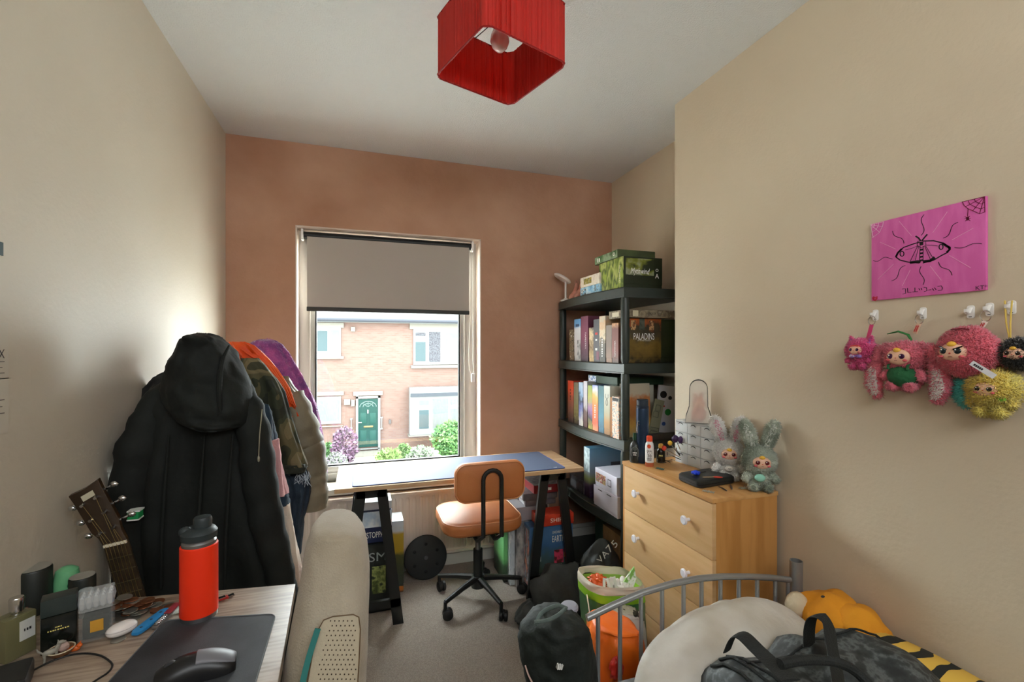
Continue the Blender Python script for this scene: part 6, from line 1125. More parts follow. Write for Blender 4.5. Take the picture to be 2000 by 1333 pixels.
    if body:
        mb = MB(W); mb.sph((0, .0, .06), (.052 * (1 + (wide - 1) * .5), .042, .055), 20, 12, disp=.06); mb.fur(nf // 3, furl, .0016, seed + 5); meshobj('body', mb, fm_, t, ang=180)
        for sg in (-1, 1):
            mb = MB(W); mb.tube([(sg * .042, -.008, .088), (sg * .066, -.02, .068), (sg * .076, -.028, .052)], [.018, .017, .012], 14); mb.fur(nf // 10, furl * .8, .0014, seed + 7); meshobj('arm', mb, fm_, t, ang=180)
            mb = MB(W); mb.tube([(sg * .025, -.01, .03), (sg * .034, -.034, .022), (sg * .038, -.05, .022)], [.022, .021, .016], 14); mb.fur(nf // 10, furl * .8, .0014, seed + 8); meshobj('leg', mb, fm_, t, ang=180)
    if extra: extra(t, W, hz, hr, fy)
    return t
# two rabbits on the chest
def toward(p): return math.atan2(-p.y, -p.x) + PI / 2
p1 = Vector((1.352, 1.43, CZ + .001))
def hold_w(t, W, hz, hr, fy): mb = MB(W @ TR(0, -.062, .075)); mb.sph((0, 0, 0), (.024, .012, .018), 14, 8); o = meshobj('held_cushion', mb, mat('pale grey cushion', (206, 200, 190), .7), t); mb = MB(W @ TR(0, -.075, .078)); mb.tube([(-.008, 0, 0), (0, -.001, -.003), (.008, 0, 0)], .0012, 5); meshobj('stitching', mb, eye_d, o)
plush('white rabbit plush with pink inner ears sitting on the chest next to the organiser', p1, toward(p1) + .1, .66, (252, 248, 242), 'rabbit_up', col_in=(222, 120, 150), eyes=(90, 30, 34), extra=hold_w, nf=5200, furl=.013, seed=3)
p2 = Vector((1.352, 1.283, CZ + .001))
def hold_g(t, W, hz, hr, fy): mb = MB(W @ TR(-.01, -.062, .078)); mb.sph((0, 0, 0), (.026, .014, .020), 14, 8); meshobj('held_cushion', mb, mat('mint cushion', (150, 212, 190), .7), t)
plush('grey green curly rabbit plush with tall ears sitting nearest the chest end', p2, toward(p2) + .2, .68, (206, 212, 194), 'rabbit_up', col_in=(226, 226, 216), eyes=(96, 30, 34), extra=hold_g, nf=6500, furl=.012, grey=(142, 152, 132), seed=4)
# ================================================================ hooks, plush charms and painting on the right wall
def WPt(px, py, d=0): q = P(px, py, X=XR); return Vector((q.x - d, q.y, q.z))
HK = [(1711, 612, 0), (1804, 608, 1), (1897, 605, 2), (1934, 600, 3), (1977, 596, 4)]; hproto = None
hl = ['white plastic wall hook holding the small magenta plush', 'white plastic wall hook holding the long eared pink plush', 'empty white plastic wall hook between the two pink plushes', 'white plastic wall hook holding the round pink plush', 'white plastic wall hook with a yellow cord']
def dv_(u): return u
for i, (x, y, k) in enumerate(HK):
    c = WPt(x, y)
    if hproto is None:
        c = WPt(x, y); t = thing('wall_hook', hl[0], 'hook', c, group='white wall hooks'); Mh = TR(*c) @ RZ(-PI / 2)
        mb = MB(Mh); mb.loft([[Vector((v.x, yy, v.y)) for v in rrect(-.0075, .0075, -.022, .010, .005, 0, 4)] for yy in (-.0002, -.0035)]); meshobj('backplate', mb, white_pl, t, bev=.0008)
        mb = MB(Mh); mb.tube([(0, -.003, .004), (0, -.008, -.001), (0, -.011, -.008), (0, -.015, -.010), (0, -.019, -.006), (0, -.019, .001)], [(.005, .0022)] * 6, 10, flat=(1, 0, 0)); meshobj('hook_arm', mb, white_pl, t)
        mb = MB(Mh); mb.box(-.003, .003, -.0042, -.0034, -.019, -.017); meshobj('brand_mark', mb, mat('grey mark', (90, 90, 90), .5), t)
        hproto = t; h0 = c
    else: dup(hproto, TR(*c), hl[i], 'white wall hooks')
def strap(par_label, hook, top, m, lab_t=None, col=(200, 60, 60)):
    c = WPt(*hook, .014); o = thing('key_ring', par_label, 'key ring', c + Vector((0, 0, -.02))); mb = MB(); mb.tube([c + Vector((-.003 + .003 * math.cos(a), .0115 * math.cos(a), -.022 + .0125 * math.sin(a))) for a in [2 * PI * k / 24 for k in range(24)]], .0009, 6, closed=True); meshobj('ring', mb, chrome, o)
    a0 = c + Vector((-.003, 0, -.034)); mb = MB(); mb.strip([a0, top], .0105, (-1, 0, 0), .0015); s_ = meshobj('strap', mb, m, o, bev=.0004)
    if lab_t:
        for k, ch_ in enumerate(lab_t): q = a0.lerp(top, .25 + .5 * k / max(1, len(lab_t) - 1)); txt('~~', s_, mat('red strap print', (200, 60, 60), .5), q + Vector((-.0016, 0, 0)), '-X', .005)
    return o
# magenta small one
def bow(t, W, hz, hr, fy):
    mb = MB(W @ TR(0, fy * .9, .095)); mb.sph((-.022, 0, 0), (.022, .008, .014), 12, 8); mb.sph((.022, 0, 0), (.022, .008, .014), 12, 8); mb.sph((0, -.004, 0), (.007, .007, .008), 10, 6); meshobj('bow', mb, mat('lilac spotted ribbon', (150, 120, 200), .6, col2=(226, 220, 240), ns=90, n0=.55, n1=.6), t)
    mb = MB(W @ TR(.062, -.02, hz + .03)); mb.sph((0, 0, .012), (.012, .006, .014), 10, 6); mb.sph((0, 0, -.012), (.012, .006, .014), 10, 6); meshobj('ear_bow', mb, MATS['lilac spotted ribbon'], t)
    mb = MB(W @ TR(0, fy - .002, hz + .026)); mb.sph((0, .004, 0), (.036, .010, .010), 16, 8); meshobj('fringe', mb, mat('orange red fringe', (200, 70, 60), .6), t)
c = WPt(1702, 722, .042); plush('small magenta cat eared plush with lilac bow hanging on the wall, leftmost charm', c, -PI / 2, .42, (232, 84, 140), 'fox', col_in=(120, 90, 190), eyes=(60, 24, 60), tuft=False, extra=bow, nf=3000, furl=.008, wide=1.25, seed=5, hz=.135)
strap('steel key ring with pink strap above the small magenta plush', (1711, 612), WPt(1705, 662, .02), mat('pink woven strap', (200, 60, 110), .6))
def longears(t, W, hz, hr, fy):
    fm_ = MATS['plush fur 240 124 142']
    for sg in (-1, 1):
        mb = MB(W); L = [Vector((sg * .05, -.004, hz + .045)), Vector((sg * .098, -.006, hz + .03)), Vector((sg * .125, -.008, hz - .05)), Vector((sg * .128, -.006, hz - .13)), Vector((sg * .112, -.004, hz - .185))]
        mb.tube(L, [(.018, .014), (.022, .015), (.032, .016), (.036, .016), (.015, .010)], 16, flat=(1, 0, 0)); mb.fur(1300, .010, .0016, 9); e = meshobj('ear', mb, fm_, t, ang=180)
        mb = MB(W); mb.tube([p_ + Vector((-sg * .004, -.013, 0)) for p_ in (L[2], L[3], L[3].lerp(L[4], .7))], [(.014, .005), (.022, .007), (.010, .005)], 14, flat=(1, 0, 0)); mb.fur(500, .008, .0014, 4); meshobj('inner_ear', mb, mat('white plush', (228, 218, 212), .9), e, ang=180)
    mb = MB(W); mb.sph((0, -.014, .066), (.062, .052, .050), 22, 12, disp=.06); o = meshobj('green_dungarees', mb, mat('green corduroy', (34, 96, 56), .85, bump=.4, bs=120), t)
    for sg in (-1, 1): mb = MB(W); mb.tube([(sg * .036, -.056, .095), (sg * .038, -.054, .112), (sg * .036, -.03, .125)], [(.006, .003)] * 3, 8, flat=(1, 0, 0)); meshobj('shoulder_strap', mb, MATS['green corduroy'], o)
    mb = MB(W); mb.tube([(.02, .01, hz + hr * .9), (.0, .01, hz + hr + .03), (-.035, .006, hz + hr + .045), (-.075, .0, hz + hr + .035)], [(.005, .003), (.010, .004), (.013, .004), (.004, .002)], 10, flat=(0, 1, 0)); meshobj('leaf', mb, mat('green felt leaf', (44, 110, 50), .8), t)
c = WPt(1790, 764, .04); plush('pink plush with long drooping ears green dungarees and leaf hanging on the wall', c, -PI / 2, .62, (240, 124, 142), None, eyes=(60, 40, 34), extra=longears, nf=4200, wide=1.28, seed=6, furl=.008, face_s=1.05, hz=.148, headr=.066)
strap('steel key ring with printed strap above the long eared pink plush', (1804, 608), WPt(1797, 652, .02), mat('cream woven strap', (214, 176, 150), .6), 'THREE')
c = WPt(1915, 773, .05)
def rnd(t, W, hz, hr, fy): mb = MB(W); mb.tube([(-.03, -.02, hz + hr * .92), (0, -.03, hz + hr * .95), (.02, -.03, hz + hr * .9)], .0018, 6); meshobj('zip', mb, mat('dark red zip', (120, 20, 40), .5), t); mb = MB(W); mb.sph((.078, .02, hz - .01), (.022, .020, .026), 14, 10, disp=.1); mb.fur(500, .012, .0016, 3); meshobj('tail', mb, MATS['plush fur 240 116 132'], t, ang=180)
plush('round pink plush head purse with frowning eyes hanging on the wall', c, -PI / 2, .78, (240, 116, 132), None, body=False, brow=True, eyes=(34, 40, 44), extra=rnd, nf=7000, wide=.98, hz=.135, flat=.55, furl=.008, face_dx=-.014, face_s=.85, seed=7)
strap('steel key ring with white printed strap above the round pink plush', (1934, 600), WPt(1922, 648, .02), mat('white woven strap', (226, 206, 196), .6), 'NICE')
c = WPt(1960, 812, .035)
def cape(t, W, hz, hr, fy): mb = MB(W); mb.sph((-.095, .01, .105), (.045, .03, .065), 16, 10, disp=.15); mb.fur(2200, .016, .002, 3); meshobj('teal_fluff', mb, mat('teal plush', (110, 205, 194), .95, col2=(90, 184, 176), ns=20), t, ang=180); mb = MB(W); mb.sph((.045, -.05, .085), (.02, .01, .014), 12, 8); meshobj('green_patch', mb, mat('leaf green plush', (110, 170, 50), .9), t)
plush('yellow fluffy plush with peach face in front of teal fluff at the wall edge', c, -PI / 2, .5, (244, 216, 104), None, eyes=(40, 34, 26), extra=cape, nf=5000, furl=.014, tuft=False, wide=1.05, seed=8, hz=.125, headr=.085, grey=(232, 214, 110))
c = WPt(2012, 748, .035); plush('black haired plush doll on a yellow cord at the frame edge', c, -PI / 2, .42, (34, 32, 28), None, eyes=(50, 34, 26), nf=3000, body=False, seed=9)
mb = MB()
for dx in (-6, 8): mb.tube([WPt(1977 + dx, 588, .016), WPt(1979 + dx * .6, 630, .02), WPt(1984, 672, .02)], .0016, 6)
o = meshobj('yellow_cord', mb, mat('yellow cord', (216, 186, 90), .6)); tag(o, 'thin yellow looped cord hanging from the wall hook nearest the frame edge', 'cord')
A, Bq = WPt(1953, 708, .105), WPt(1996, 735, .098); o = thing('gift_tag', 'white plastic tag with small black print on the round pink plush', 'tag', A); mb = MB(); mb.strip([A, Bq], .0115, (-1, -.3, 0), .0015); meshobj('card', mb, mat('white tag plastic', (214, 212, 214), .4), o)
for k in range(5): q = A.lerp(Bq, .12 + .08 * k); mb = MB(); mb.strip([q, q + (Bq - A).normalized() * .003], .004, (-1, -.3, 0), .0025); meshobj('print_mark', mb, dark_t, o)
# painting
PX = XR - .009
def PP(x, y, d=0): q = P(1620 + x / 2.897, 360 + y / 2.897, X=PX); return Vector((PX - d, q.y, q.z))
cnv = thing('canvas_painting', 'bright pink canvas painting of a black moth with rays and cobweb corners', 'painting', PP(560, 660))
qd = [PP(232, 228), PP(878, 66), PP(892, 594), PP(243, 662)]; ys = [v.y for v in qd]; mb = MB(); yl, yr = (qd[0].y + qd[3].y) / 2, (qd[1].y + qd[2].y) / 2; z1_, z0_ = (qd[0].z + qd[1].z) / 2, (qd[2].z + qd[3].z) / 2
mb.box(PX, XR - .0005, yr, yl, z0_, z1_); meshobj('canvas', mb, mat('magenta pink paint', (222, 106, 176), .6, bump=.3, bs=400, col2=(214, 94, 166), ns=9, stretch=(1, 4, 1)), cnv, bev=.001)
ink = mat('black paint', (24, 14, 22), .6); pinkl = mat('pale pink paint', (236, 160, 200), .6); plum = mat('plum paint', (110, 20, 50), .6)
def strokes(name, L, m, w, par=cnv, d=.0):
    for i, s_ in enumerate(L):
        mb = MB(); mb.strip([PP(x, y, d) for x, y in s_], w, (-1, 0, 0), .0007 + d); meshobj(name, mb, m, par, smooth=False)
def wavy(x0, y0, x1, y1, amp, n=1.5):
    o = []; dx, dy = x1 - x0, y1 - y0; L = math.hypot(dx, dy)
    for k in range(19): t = k / 18; s_ = amp * math.sin(t * n * 2 * PI); o.append((x0 + dx * t - dy / L * s_, y0 + dy * t + dx / L * s_))
    return o
strokes('pale_ray', [[(395, 210), (465, 292)], [(668, 155), (585, 275)], [(815, 248), (694, 316)], [(286, 328), (375, 367)], [(364, 452), (274, 540)], [(458, 485), (413, 576)], [(570, 463), (634, 545)], [(680, 404), (800, 474)]], pinkl, .0012)
strokes('dark_ray', [wavy(536, 172, 520, 290, 12, 1), wavy(728, 216, 644, 305, 10, 1), wavy(862, 338, 708, 358, 8, 1), wavy(358, 265, 422, 336, 10, 1), wavy(248, 432, 356, 416, 8, 1.2), wavy(430, 460, 352, 548, 10, 1), wavy(518, 466, 530, 570, 10, 1), wavy(618, 440, 694, 516, 10, 1)], ink, .0013)
wing = lambda sg: [(520 + sg * x, y + (0 if sg < 0 else -22) * x / 160) for x, y in [(12, 330), (60, 335), (110, 355), (148, 392), (140, 430), (70, 450), (8, 442)]]
for sg, pts in ((-1, [(510, 328), (470, 340), (420, 358), (385, 390), (376, 412), (400, 430), (450, 442), (510, 446)]), (1, [(530, 322), (590, 320), (645, 334), (684, 362), (670, 386), (630, 406), (590, 430), (530, 446)])):
    strokes('wing_outline', [pts], ink, .0028)
strokes('wing_tip', [[(376, 412), (388, 388), (410, 366)], [(684, 362), (664, 350), (640, 334)], [(672, 352), (682, 368), (664, 386)]], ink, .005)
strokes('wing_band', [[(456, 444), (500, 438), (516, 440)], [(532, 438), (570, 434), (596, 414)]], ink, .007)
strokes('eye_spot', [[(411 + 11 * math.cos(a), 394 + 14 * math.sin(a)) for a in [2 * PI * k / 16 for k in range(17)]], [(632 + 11 * math.cos(a), 355 + 15 * math.sin(a)) for a in [2 * PI * k / 16 for k in range(17)]]], ink, .0022)
strokes('wing_vein', [[(500, 350), (480, 390), (458, 436)], [(505, 352), (496, 392), (486, 430)], [(545, 350), (566, 384), (590, 424)], [(540, 352), (556, 390), (572, 428)], [(498, 350), (470, 362), (430, 372)], [(548, 345), (580, 345), (612, 350)]], ink, .0009)
strokes('moth_body', [[(521, 326), (521, 346)]] + [[(521, 366 + 20 * k), (521, 376 + 20 * k)] for k in range(4)], ink, .008); strokes('body_outline', [[(513, 350), (511, 440), (530, 440), (531, 350)], [(500, 322), (496, 346), (520, 360), (546, 346), (545, 320), (500, 322)]], ink, .0012)
strokes('antenna', [[(516, 320), (505, 305), (488, 294)], [(524, 320), (538, 302), (554, 284)]], ink, .0035)
strokes('dark_cobweb', [[(752, 100), (878, 70)], [(878, 70), (770, 128)], [(878, 70), (812, 150)], [(878, 70), (850, 168)], [(878, 70), (880, 158)], [(752, 98), (764, 122), (784, 138), (812, 150), (850, 168), (882, 156)], [(786, 94), (794, 112), (812, 122), (832, 132), (858, 140), (880, 130)], [(820, 84), (826, 96), (840, 104), (858, 112), (880, 102)], [(786, 138), (782, 182)]], plum, .0011)
strokes('spider', [[(782, 184), (782, 204)]], plum, .005); strokes('spider_leg', [[(766, 182), (798, 208)], [(764, 196), (800, 192)], [(768, 210), (796, 180)]], plum, .0009)
strokes('pale_cobweb', [[(232, 230), (310, 212)], [(234, 230), (300, 240)], [(234, 230), (284, 272)], [(234, 230), (248, 304)], [(306, 214), (300, 240), (284, 272), (262, 290), (240, 302)], [(280, 220), (276, 236), (266, 254), (252, 266), (238, 272)], [(256, 226), (254, 238), (246, 246), (236, 248)]], mat('white pink paint', (240, 200, 220), .6), .0009)
strokes('heart', [[(246, 640), (250, 652), (258, 658), (268, 648), (270, 638), (258, 644), (248, 638)]], mat('red paint', (180, 20, 50), .6), .004)
gl_ = [[(412, 594), (430, 592), (432, 618), (414, 622)], [(442, 588), (444, 614), (464, 612)], [(484, 586), (484, 608)], [(470, 610), (500, 608)], [(506, 590), (512, 600)], [(518, 588), (524, 598)], [(534, 584), (550, 586), (552, 604), (536, 608)], [(560, 600), (576, 597)], [(582, 590), (592, 602)], [(594, 586), (604, 598)], [(612, 578), (634, 576), (640, 588), (636, 600), (614, 602)]]
strokes('glyph', gl_, ink, .0014); txt('KT*', cnv, ink, PP(862, 584, .0003), '-X', .010, name='signature')
# ================================================================ bed
BDY = 1.12; bst = mat('silver painted steel', (150, 152, 152), .35, .6)
bed = thing('bed', 'single bed with arched silver metal headboard along the right wall', 'bed', (.94, .3, 0))
def bp2(px, py): return P(px, py, Y=BDY)
arc = [bp2(x, y) for x, y in ((1146, 1208), (1200, 1182), (1256, 1158), (1312, 1141), (1362, 1131), (1412, 1127), (1462, 1127), (1504, 1129), (1542, 1133))]
mb = MB(); mb.tube(arc, .0095, 14); meshobj('headboard_rail', mb, bst, bed)
for px, pyt in ((1168, 1200), (1211, 1180), (1252, 1162), (1293, 1148), (1335, 1138), (1370, 1132), (1407, 1130), (1443, 1129), (1479, 1130), (1514, 1132), (1539, 1134)):
    t_ = bp2(px, pyt); mb = MB(); mb.cyl((t_.x, BDY, .36), (t_.x, BDY, t_.z), .0062, n=12); meshobj('spindle', mb, bst, bed)
pr = bp2(1555, 1120); mb = MB(); zr = bp2(1553, 1096).z; mb.lathe([(.019, 0), (.019, zr), (.0165, zr), (.0165, zr - .03), (0, zr - .03)], (pr.x, BDY, 0), 28); meshobj('bed_post', mb, bst, bed)
pl = bp2(1112, 1195); zl_ = bp2(1110, 1190).z; mb = MB(); mb.cyl((pl.x, BDY, 0), (pl.x, BDY, zl_), .019, n=24); meshobj('bed_post', mb, bst, bed)
mb = MB(TR(pl.x, BDY, zl_)); mb.lathe([(.019, -.004), (.0235, 0), (.0235, .008), (.019, .013), (0, .0155)], n=28); meshobj('post_cap', mb, mat('lilac grey cap', (150, 150, 162), .4), bed)
mb = MB(); mb.cyl((pl.x, BDY, .38), (pr.x, BDY, .38), .011, n=12); meshobj('lower_rail', mb, bst, bed)
mb = MB(); mb.box(pl.x - .01, pl.x + .02, -.9, BDY, .24, .30); mb.box(pr.x - .02, pr.x + .01, -.9, BDY, .24, .30); meshobj('side_rail', mb, bst, bed)
mb = MB(); mb.loft([rrect(pl.x + .03, XR - .03, -.85, BDY - .03, .06, z) for z in (.26, .28)] + [rrect(pl.x + .02, XR - .025, -.86, BDY - .02, .07, z) for z in (.30, .42)] + [rrect(pl.x + .05, XR - .05, -.83, BDY - .05, .06, .45)]); meshobj('mattress', mb, mat('grey bed sheet', (120, 120, 122), .9, bump=.3, bs=60), bed)
# pillow
def blob(rows, Y, depth, **k): mb = MB(); mb.loft(drape(rows, Y, depth, **k)); return mb
pil = cloth('off white pillow cotton', (206, 202, 194), (186, 178, 162), .85, .35, 40, 5)
mb = MB(); L = []; A, Bq = Vector((.625, .945, .49)), Vector((1.235, .992, .515))
n_ = 40; m_ = 30
for j in range(m_ + 1):
    t = j / m_; c = A.lerp(Bq, t) + Vector((0, 0, .035 * math.sin(PI * t))); e_ = max(.04, (1 - abs(2 * t - 1) ** 3.2) ** .55); ring = []
    for k in range(n_):
        a = 2 * PI * k / n_; rr = 1 + .05 * fbm((math.cos(a) * 1.5, t * 4, math.sin(a))) + .03 * abs(math.sin(a * .8 + t * 17 + 2 * fbm((t * 3, a, 0)))) ** 5 * math.exp(-((t - .45) / .33) ** 2) * -1.6 + .03 * math.sin(a * 9) * max(0, 1 - t * 7)
        y = .118 * math.cos(a) * e_ * rr; z = .072 * math.sin(a) * e_ * rr; tl = .55; ring.append(c + Vector((0, y * math.cos(tl) - z * math.sin(tl), y * math.sin(tl) + z * math.cos(tl))))
    ring = [Vector((v.x, v.y, max(v.z, .452))) for v in ring]; L.append(ring)
mb.loft(L); o = meshobj('pillow', mb, pil, ang=180); tag(o, 'creased off white pillow leaning against the silver headboard', 'pillow')
# holdall
hb_ = art('mottled grey holdall cloth', [(26, 30, 30), (36, 40, 40), (48, 52, 52), (88, 94, 94), (44, 48, 48)], 34, (1, 1, 1), .6, 3, 6); strapm = mat('black webbing', (24, 28, 27), .7, bump=.3, bs=300)
hd = thing('holdall', 'black and grey mottled duffel holdall lying on the bed in front of the pillow', 'bag', (1.05, .75, .45))
mb = MB(); L = []; A, Bq = Vector((.745, .80, .515)), Vector((1.225, .735, .515)); m_ = 34
hrow = [(0, .55), (.04, .8), (.12, .92), (.25, .82), (.36, .86), (.5, 1.08), (.62, 1.06), (.75, 1.12), (.88, 1.0), (.96, .8), (1, .5)]
def hsc(t):
    for (a, v), (b_, w) in zip(hrow, hrow[1:]):
        if t <= b_: return v + (w - v) * (t - a) / (b_ - a)
    return hrow[-1][1]
for j in range(m_ + 1):
    t = j / m_; c = A.lerp(Bq, t); s_ = hsc(t); ring = []
    for k in range(44):
        a = 2 * PI * k / 44; rr = s_ * (1 + .10 * fbm((math.cos(a) * 1.6, t * 5, math.sin(a) * 1.6 + 4)) + .02 * math.sin(a * 5 + t * 20)); z = .125 * math.sin(a) * rr; ring.append(Vector((c.x + .02 * math.sin(a), c.y + .15 * math.cos(a) * rr, max(.456, c.z + z))))
    L.append(ring)
mb.loft(L); meshobj('bag_body', mb, hb_, hd, ang=180)
def band(par, pts, w, m, nm, nrm=(0, -1, .6), t=.003): mb = MB(); mb.strip(pts, w, nrm, t); return meshobj(nm, mb, m, par)
def smoothp(pts, k=6):
    L = []
    for i in range(len(pts) - 1):
        p0, p1, p2, p3 = pts[max(0, i - 1)], pts[i], pts[i + 1], pts[min(len(pts) - 1, i + 2)]
        for q in range(k): t = q / k; L.append(.5 * ((2 * p1) + (p2 - p0) * t + (2 * p0 - 5 * p1 + 4 * p2 - p3) * t * t + (3 * p1 - p0 - 3 * p2 + p3) * t ** 3))
    return L + [pts[-1]]
mb = MB(); mb.tube(smoothp([P(1580, 1262, Y=.80), P(1581, 1228, Y=.80), P(1588, 1206, Y=.79), P(1604, 1204, Y=.77), P(1618, 1222, Y=.755), P(1624, 1260, Y=.73), P(1632, 1300, Y=.70), P(1640, 1350, Y=.66)]), (.0025, .019), 10, flat=(0, 1, .2)); meshobj('carry_handle', mb, strapm, hd)
mb = MB(); mb.tube(smoothp([P(1420, 1272, Y=.83), P(1432, 1246, Y=.82), P(1450, 1242, Y=.80), P(1480, 1270, Y=.76), P(1512, 1300, Y=.71), P(1545, 1330, Y=.66)]), (.0025, .019), 10, flat=(0, .3, 1)); meshobj('carry_handle', mb, strapm, hd)
mb = MB(); mb.tube(smoothp([P(1524, 1298, Y=.64), P(1560, 1291, Y=.64), P(1600, 1290, Y=.64), P(1640, 1296, Y=.63), P(1670, 1312, Y=.62), P(1700, 1340, Y=.6)]), [.009] * 31, 10); meshobj('grip_wrap', mb, strapm, hd)
def bagpt(t, a, o=.003):
    c = A0.lerp(B0, t); s_ = hsc(t); rr = s_ * (1 + .10 * fbm((math.cos(a) * 1.6, t * 5, math.sin(a) * 1.6 + 4)) + .02 * math.sin(a * 5 + t * 20)); return Vector((c.x + .02 * math.sin(a), c.y + (.15 * rr + o) * math.cos(a), max(.459, c.z + (.125 * rr + o) * math.sin(a))))
A0, B0 = Vector((.745, .80, .515)), Vector((1.225, .735, .515))
for tt in (.05, .11, .155):
    mb = MB(); mb.tube([bagpt(tt + .03 * k / 16, PI * (.25 + .95 * k / 16)) for k in range(17)], .0035, 8); meshobj('zip_piping', mb, strapm, hd)
mb = MB(); mb.tube([bagpt(.14 + .8 * k / 24, PI * .42, .004) for k in range(25)], .003, 6); meshobj('top_zip', mb, strapm, hd)
# mustard plush hood and striped fleece
mus = cloth('mustard fleece', (226, 152, 36), (210, 136, 28), .9, .3, 60, 6); Mq = Vector((1.30, 1.0, .50))
ms_t = thing('mustard_plush', 'mustard yellow soft plush lying between the pillow and the right wall', 'plush toy', (1.31, .98, .452))
mb = MB(); mb.sph((1.325, 1.0, .535), (.078, .085, .075), 28, 18, disp=.22, fr=1.6, e=.9); mb.sph((1.34, .93, .55), (.065, .07, .055), 24, 16, disp=.25, fr=2, seed=2); meshobj('body', mb, mus, ms_t, ang=180)
mb = MB(); mb.sph((1.258, 1.055, .555), (.035, .03, .04), 16, 10, disp=.1); meshobj('pale_muzzle', mb, cloth('pale fleece', (206, 190, 160)), ms_t, ang=180)
q = P(1607, 1166, Y=.975); mb = MB(); mb.sph(q, (.007, .004, .003), 10, 6); meshobj('stitched_eye', mb, dark_t, ms_t)
stf = bpy.data.materials.new('yellow black tiger stripe fleece'); stf.use_nodes = True; nt = stf.node_tree; pb = nt.nodes['Principled BSDF']; pb.inputs['Roughness'].default_value = .9
tc = nt.nodes.new('ShaderNodeTexCoord'); wv = nt.nodes.new('ShaderNodeTexWave'); wv.bands_direction = 'Y'; wv.inputs['Scale'].default_value = 5.2; wv.inputs['Distortion'].default_value = 3.2; wv.inputs['Detail'].default_value = 1; wv.inputs['Detail Scale'].default_value = 2.2
rp = nt.nodes.new('ShaderNodeValToRGB'); rp.color_ramp.interpolation = 'CONSTANT'; rp.color_ramp.elements[0].color = lin((26, 26, 20)); rp.color_ramp.elements[1].color = lin((214, 172, 70)); rp.color_ramp.elements[1].position = .36
nt.links.new(tc.outputs['Object'], wv.inputs[0]); nt.links.new(wv.outputs[0], rp.inputs[0]); nt.links.new(rp.outputs[0], pb.inputs['Base Color'])
mb = MB(); L = []
for j in range(26):
    t = j / 25; y = .98 - 1.0 * t; ring = []
    for k in range(28):
        a = 2 * PI * k / 28; rr = (1 - abs(2 * t - 1) ** 6) ** .5 * (1 + .12 * fbm((math.cos(a), t * 6, math.sin(a)))); ring.append(Vector((1.332 + .078 * math.cos(a) * max(.1, rr), y, max(.453, .515 + .06 * math.sin(a) * max(.1, rr) - .01 * t))))
    L.append(ring)
mb.loft(L); o = meshobj('striped_blanket', mb, stf, ang=180); tag(o, 'rolled yellow fleece blanket with black tiger stripes along the right wall', 'blanket')
# ================================================================ bags and clothes on the floor
bkc2 = cloth('charcoal cotton', (66, 68, 66), (52, 54, 52), .9, .5, 30, 8)
ct = thing('trousers', 'heap of dark grey trousers on the carpet beside the desk trestle', 'trousers', (.95, 2.02, 0))
def heap(rows, Y, depth, m, par, nm, **k): mb = MB(); R_ = drape(rows, Y, depth, top=0, **k); 
def heap2(c, r, m, par, nm, seed=0, disp=.3, fr=2.2, e=1, M=None, nu=34, nv=22, folds=0):
    mb = MB(); mb.sph(c, r, nu, nv, disp=disp, fr=fr, seed=seed, M=M, e=e)
    c = Vector(c)
    if folds:
        for i, p in enumerate(mb.v):
            d = (p - c); mb.v[i] = p + d * .09 * math.sin(folds * (p.x * 1.3 + p.z * 2.2 + p.y * .6) * 10 + 3 * fbm((p.x * 6, p.y * 6, p.z * 6)))
    for i, p in enumerate(mb.v):
        if p.z < .003: mb.v[i] = Vector((p.x, p.y, .003))
    return meshobj(nm, mb, m, par, ang=180)
heap2((.90, 2.03, .10), (.135, .11, .20), bkc2, ct, 'upper_heap', 1, .25, folds=1.2); heap2((.80, 2.07, .035), (.09, .085, .085), bkc2, ct, 'trouser_leg', 2, .3, folds=1.2); heap2((.87, 1.93, .05), (.10, .09, .09), bkc2, ct, 'trouser_leg', 3, .3, folds=1)
bb_ = cloth('black bag cloth', (20, 24, 21), (28, 33, 29), .6, .4, 30, 7)
bg2 = thing('black_holdall', 'slumped black bag with pale scrawled letters on the floor under the shelves', 'bag', (1.12, 1.98, 0))
heap2((1.095, 1.955, .17), (.105, .12, .23), bb_, bg2, 'bag_body', 5, .22, folds=.8); heap2((1.01, 1.83, .07), (.09, .09, .12), bb_, bg2, 'bag_flap', 6, .3, folds=1)
for ch_, px, py, rt_, sz in (('V', 1172, 1093, .75, .03), ('A', 1181, 1083, .75, .032), ('7', 1190, 1072, .75, .036), ('5', 1200, 1063, .75, .036)):
    txt(ch_, bg2, mat('pale grey ink', (170, 174, 168), .6), P(px, py, Y=1.835), '-Y', sz, rot=rt_, t=.001, name='lettering')
# supermarket bag
gbn = thing('shopping_bag', 'green and white plastic shopping bag full of packets in front of the chest', 'bag', (.90, 1.47, 0))
gm = mat('dark green bag plastic', (46, 92, 52), .35, col2=(60, 108, 62), ns=12); gl2 = mat('lime green band', (134, 190, 40), .4); gw2 = mat('off white bag plastic', (206, 196, 178), .4)
GR = [(1158, 1137, 1243), (1172, 1138, 1244), (1180, 1138, 1245), (1196, 1139, 1246), (1230, 1142, 1247), (1290, 1148, 1250), (1400, 1158, 1252)]
def seg(rows, m, nm, gr=0): mb = MB(); mb.loft(drape(rows, 1.47, .17, n=40, folds=5, amp=.003, seed=4, e=.6, jit=.006, fold0=0, top=0, sub=3), cap=(nm != 'white_rim')); return meshobj(nm, mb, m, gbn, ang=70)
seg([(1158, 1139, 1246), (1200, 1143, 1247), (1270, 1149, 1250), (1372, 1156, 1252)], gm, 'bag_body'); seg([(1142, 1138, 1245), (1158, 1139, 1246)], gl2, 'lime_band'); seg([(1126, 1141, 1241), (1132, 1138, 1244), (1142, 1138, 1245)], gw2, 'white_rim')
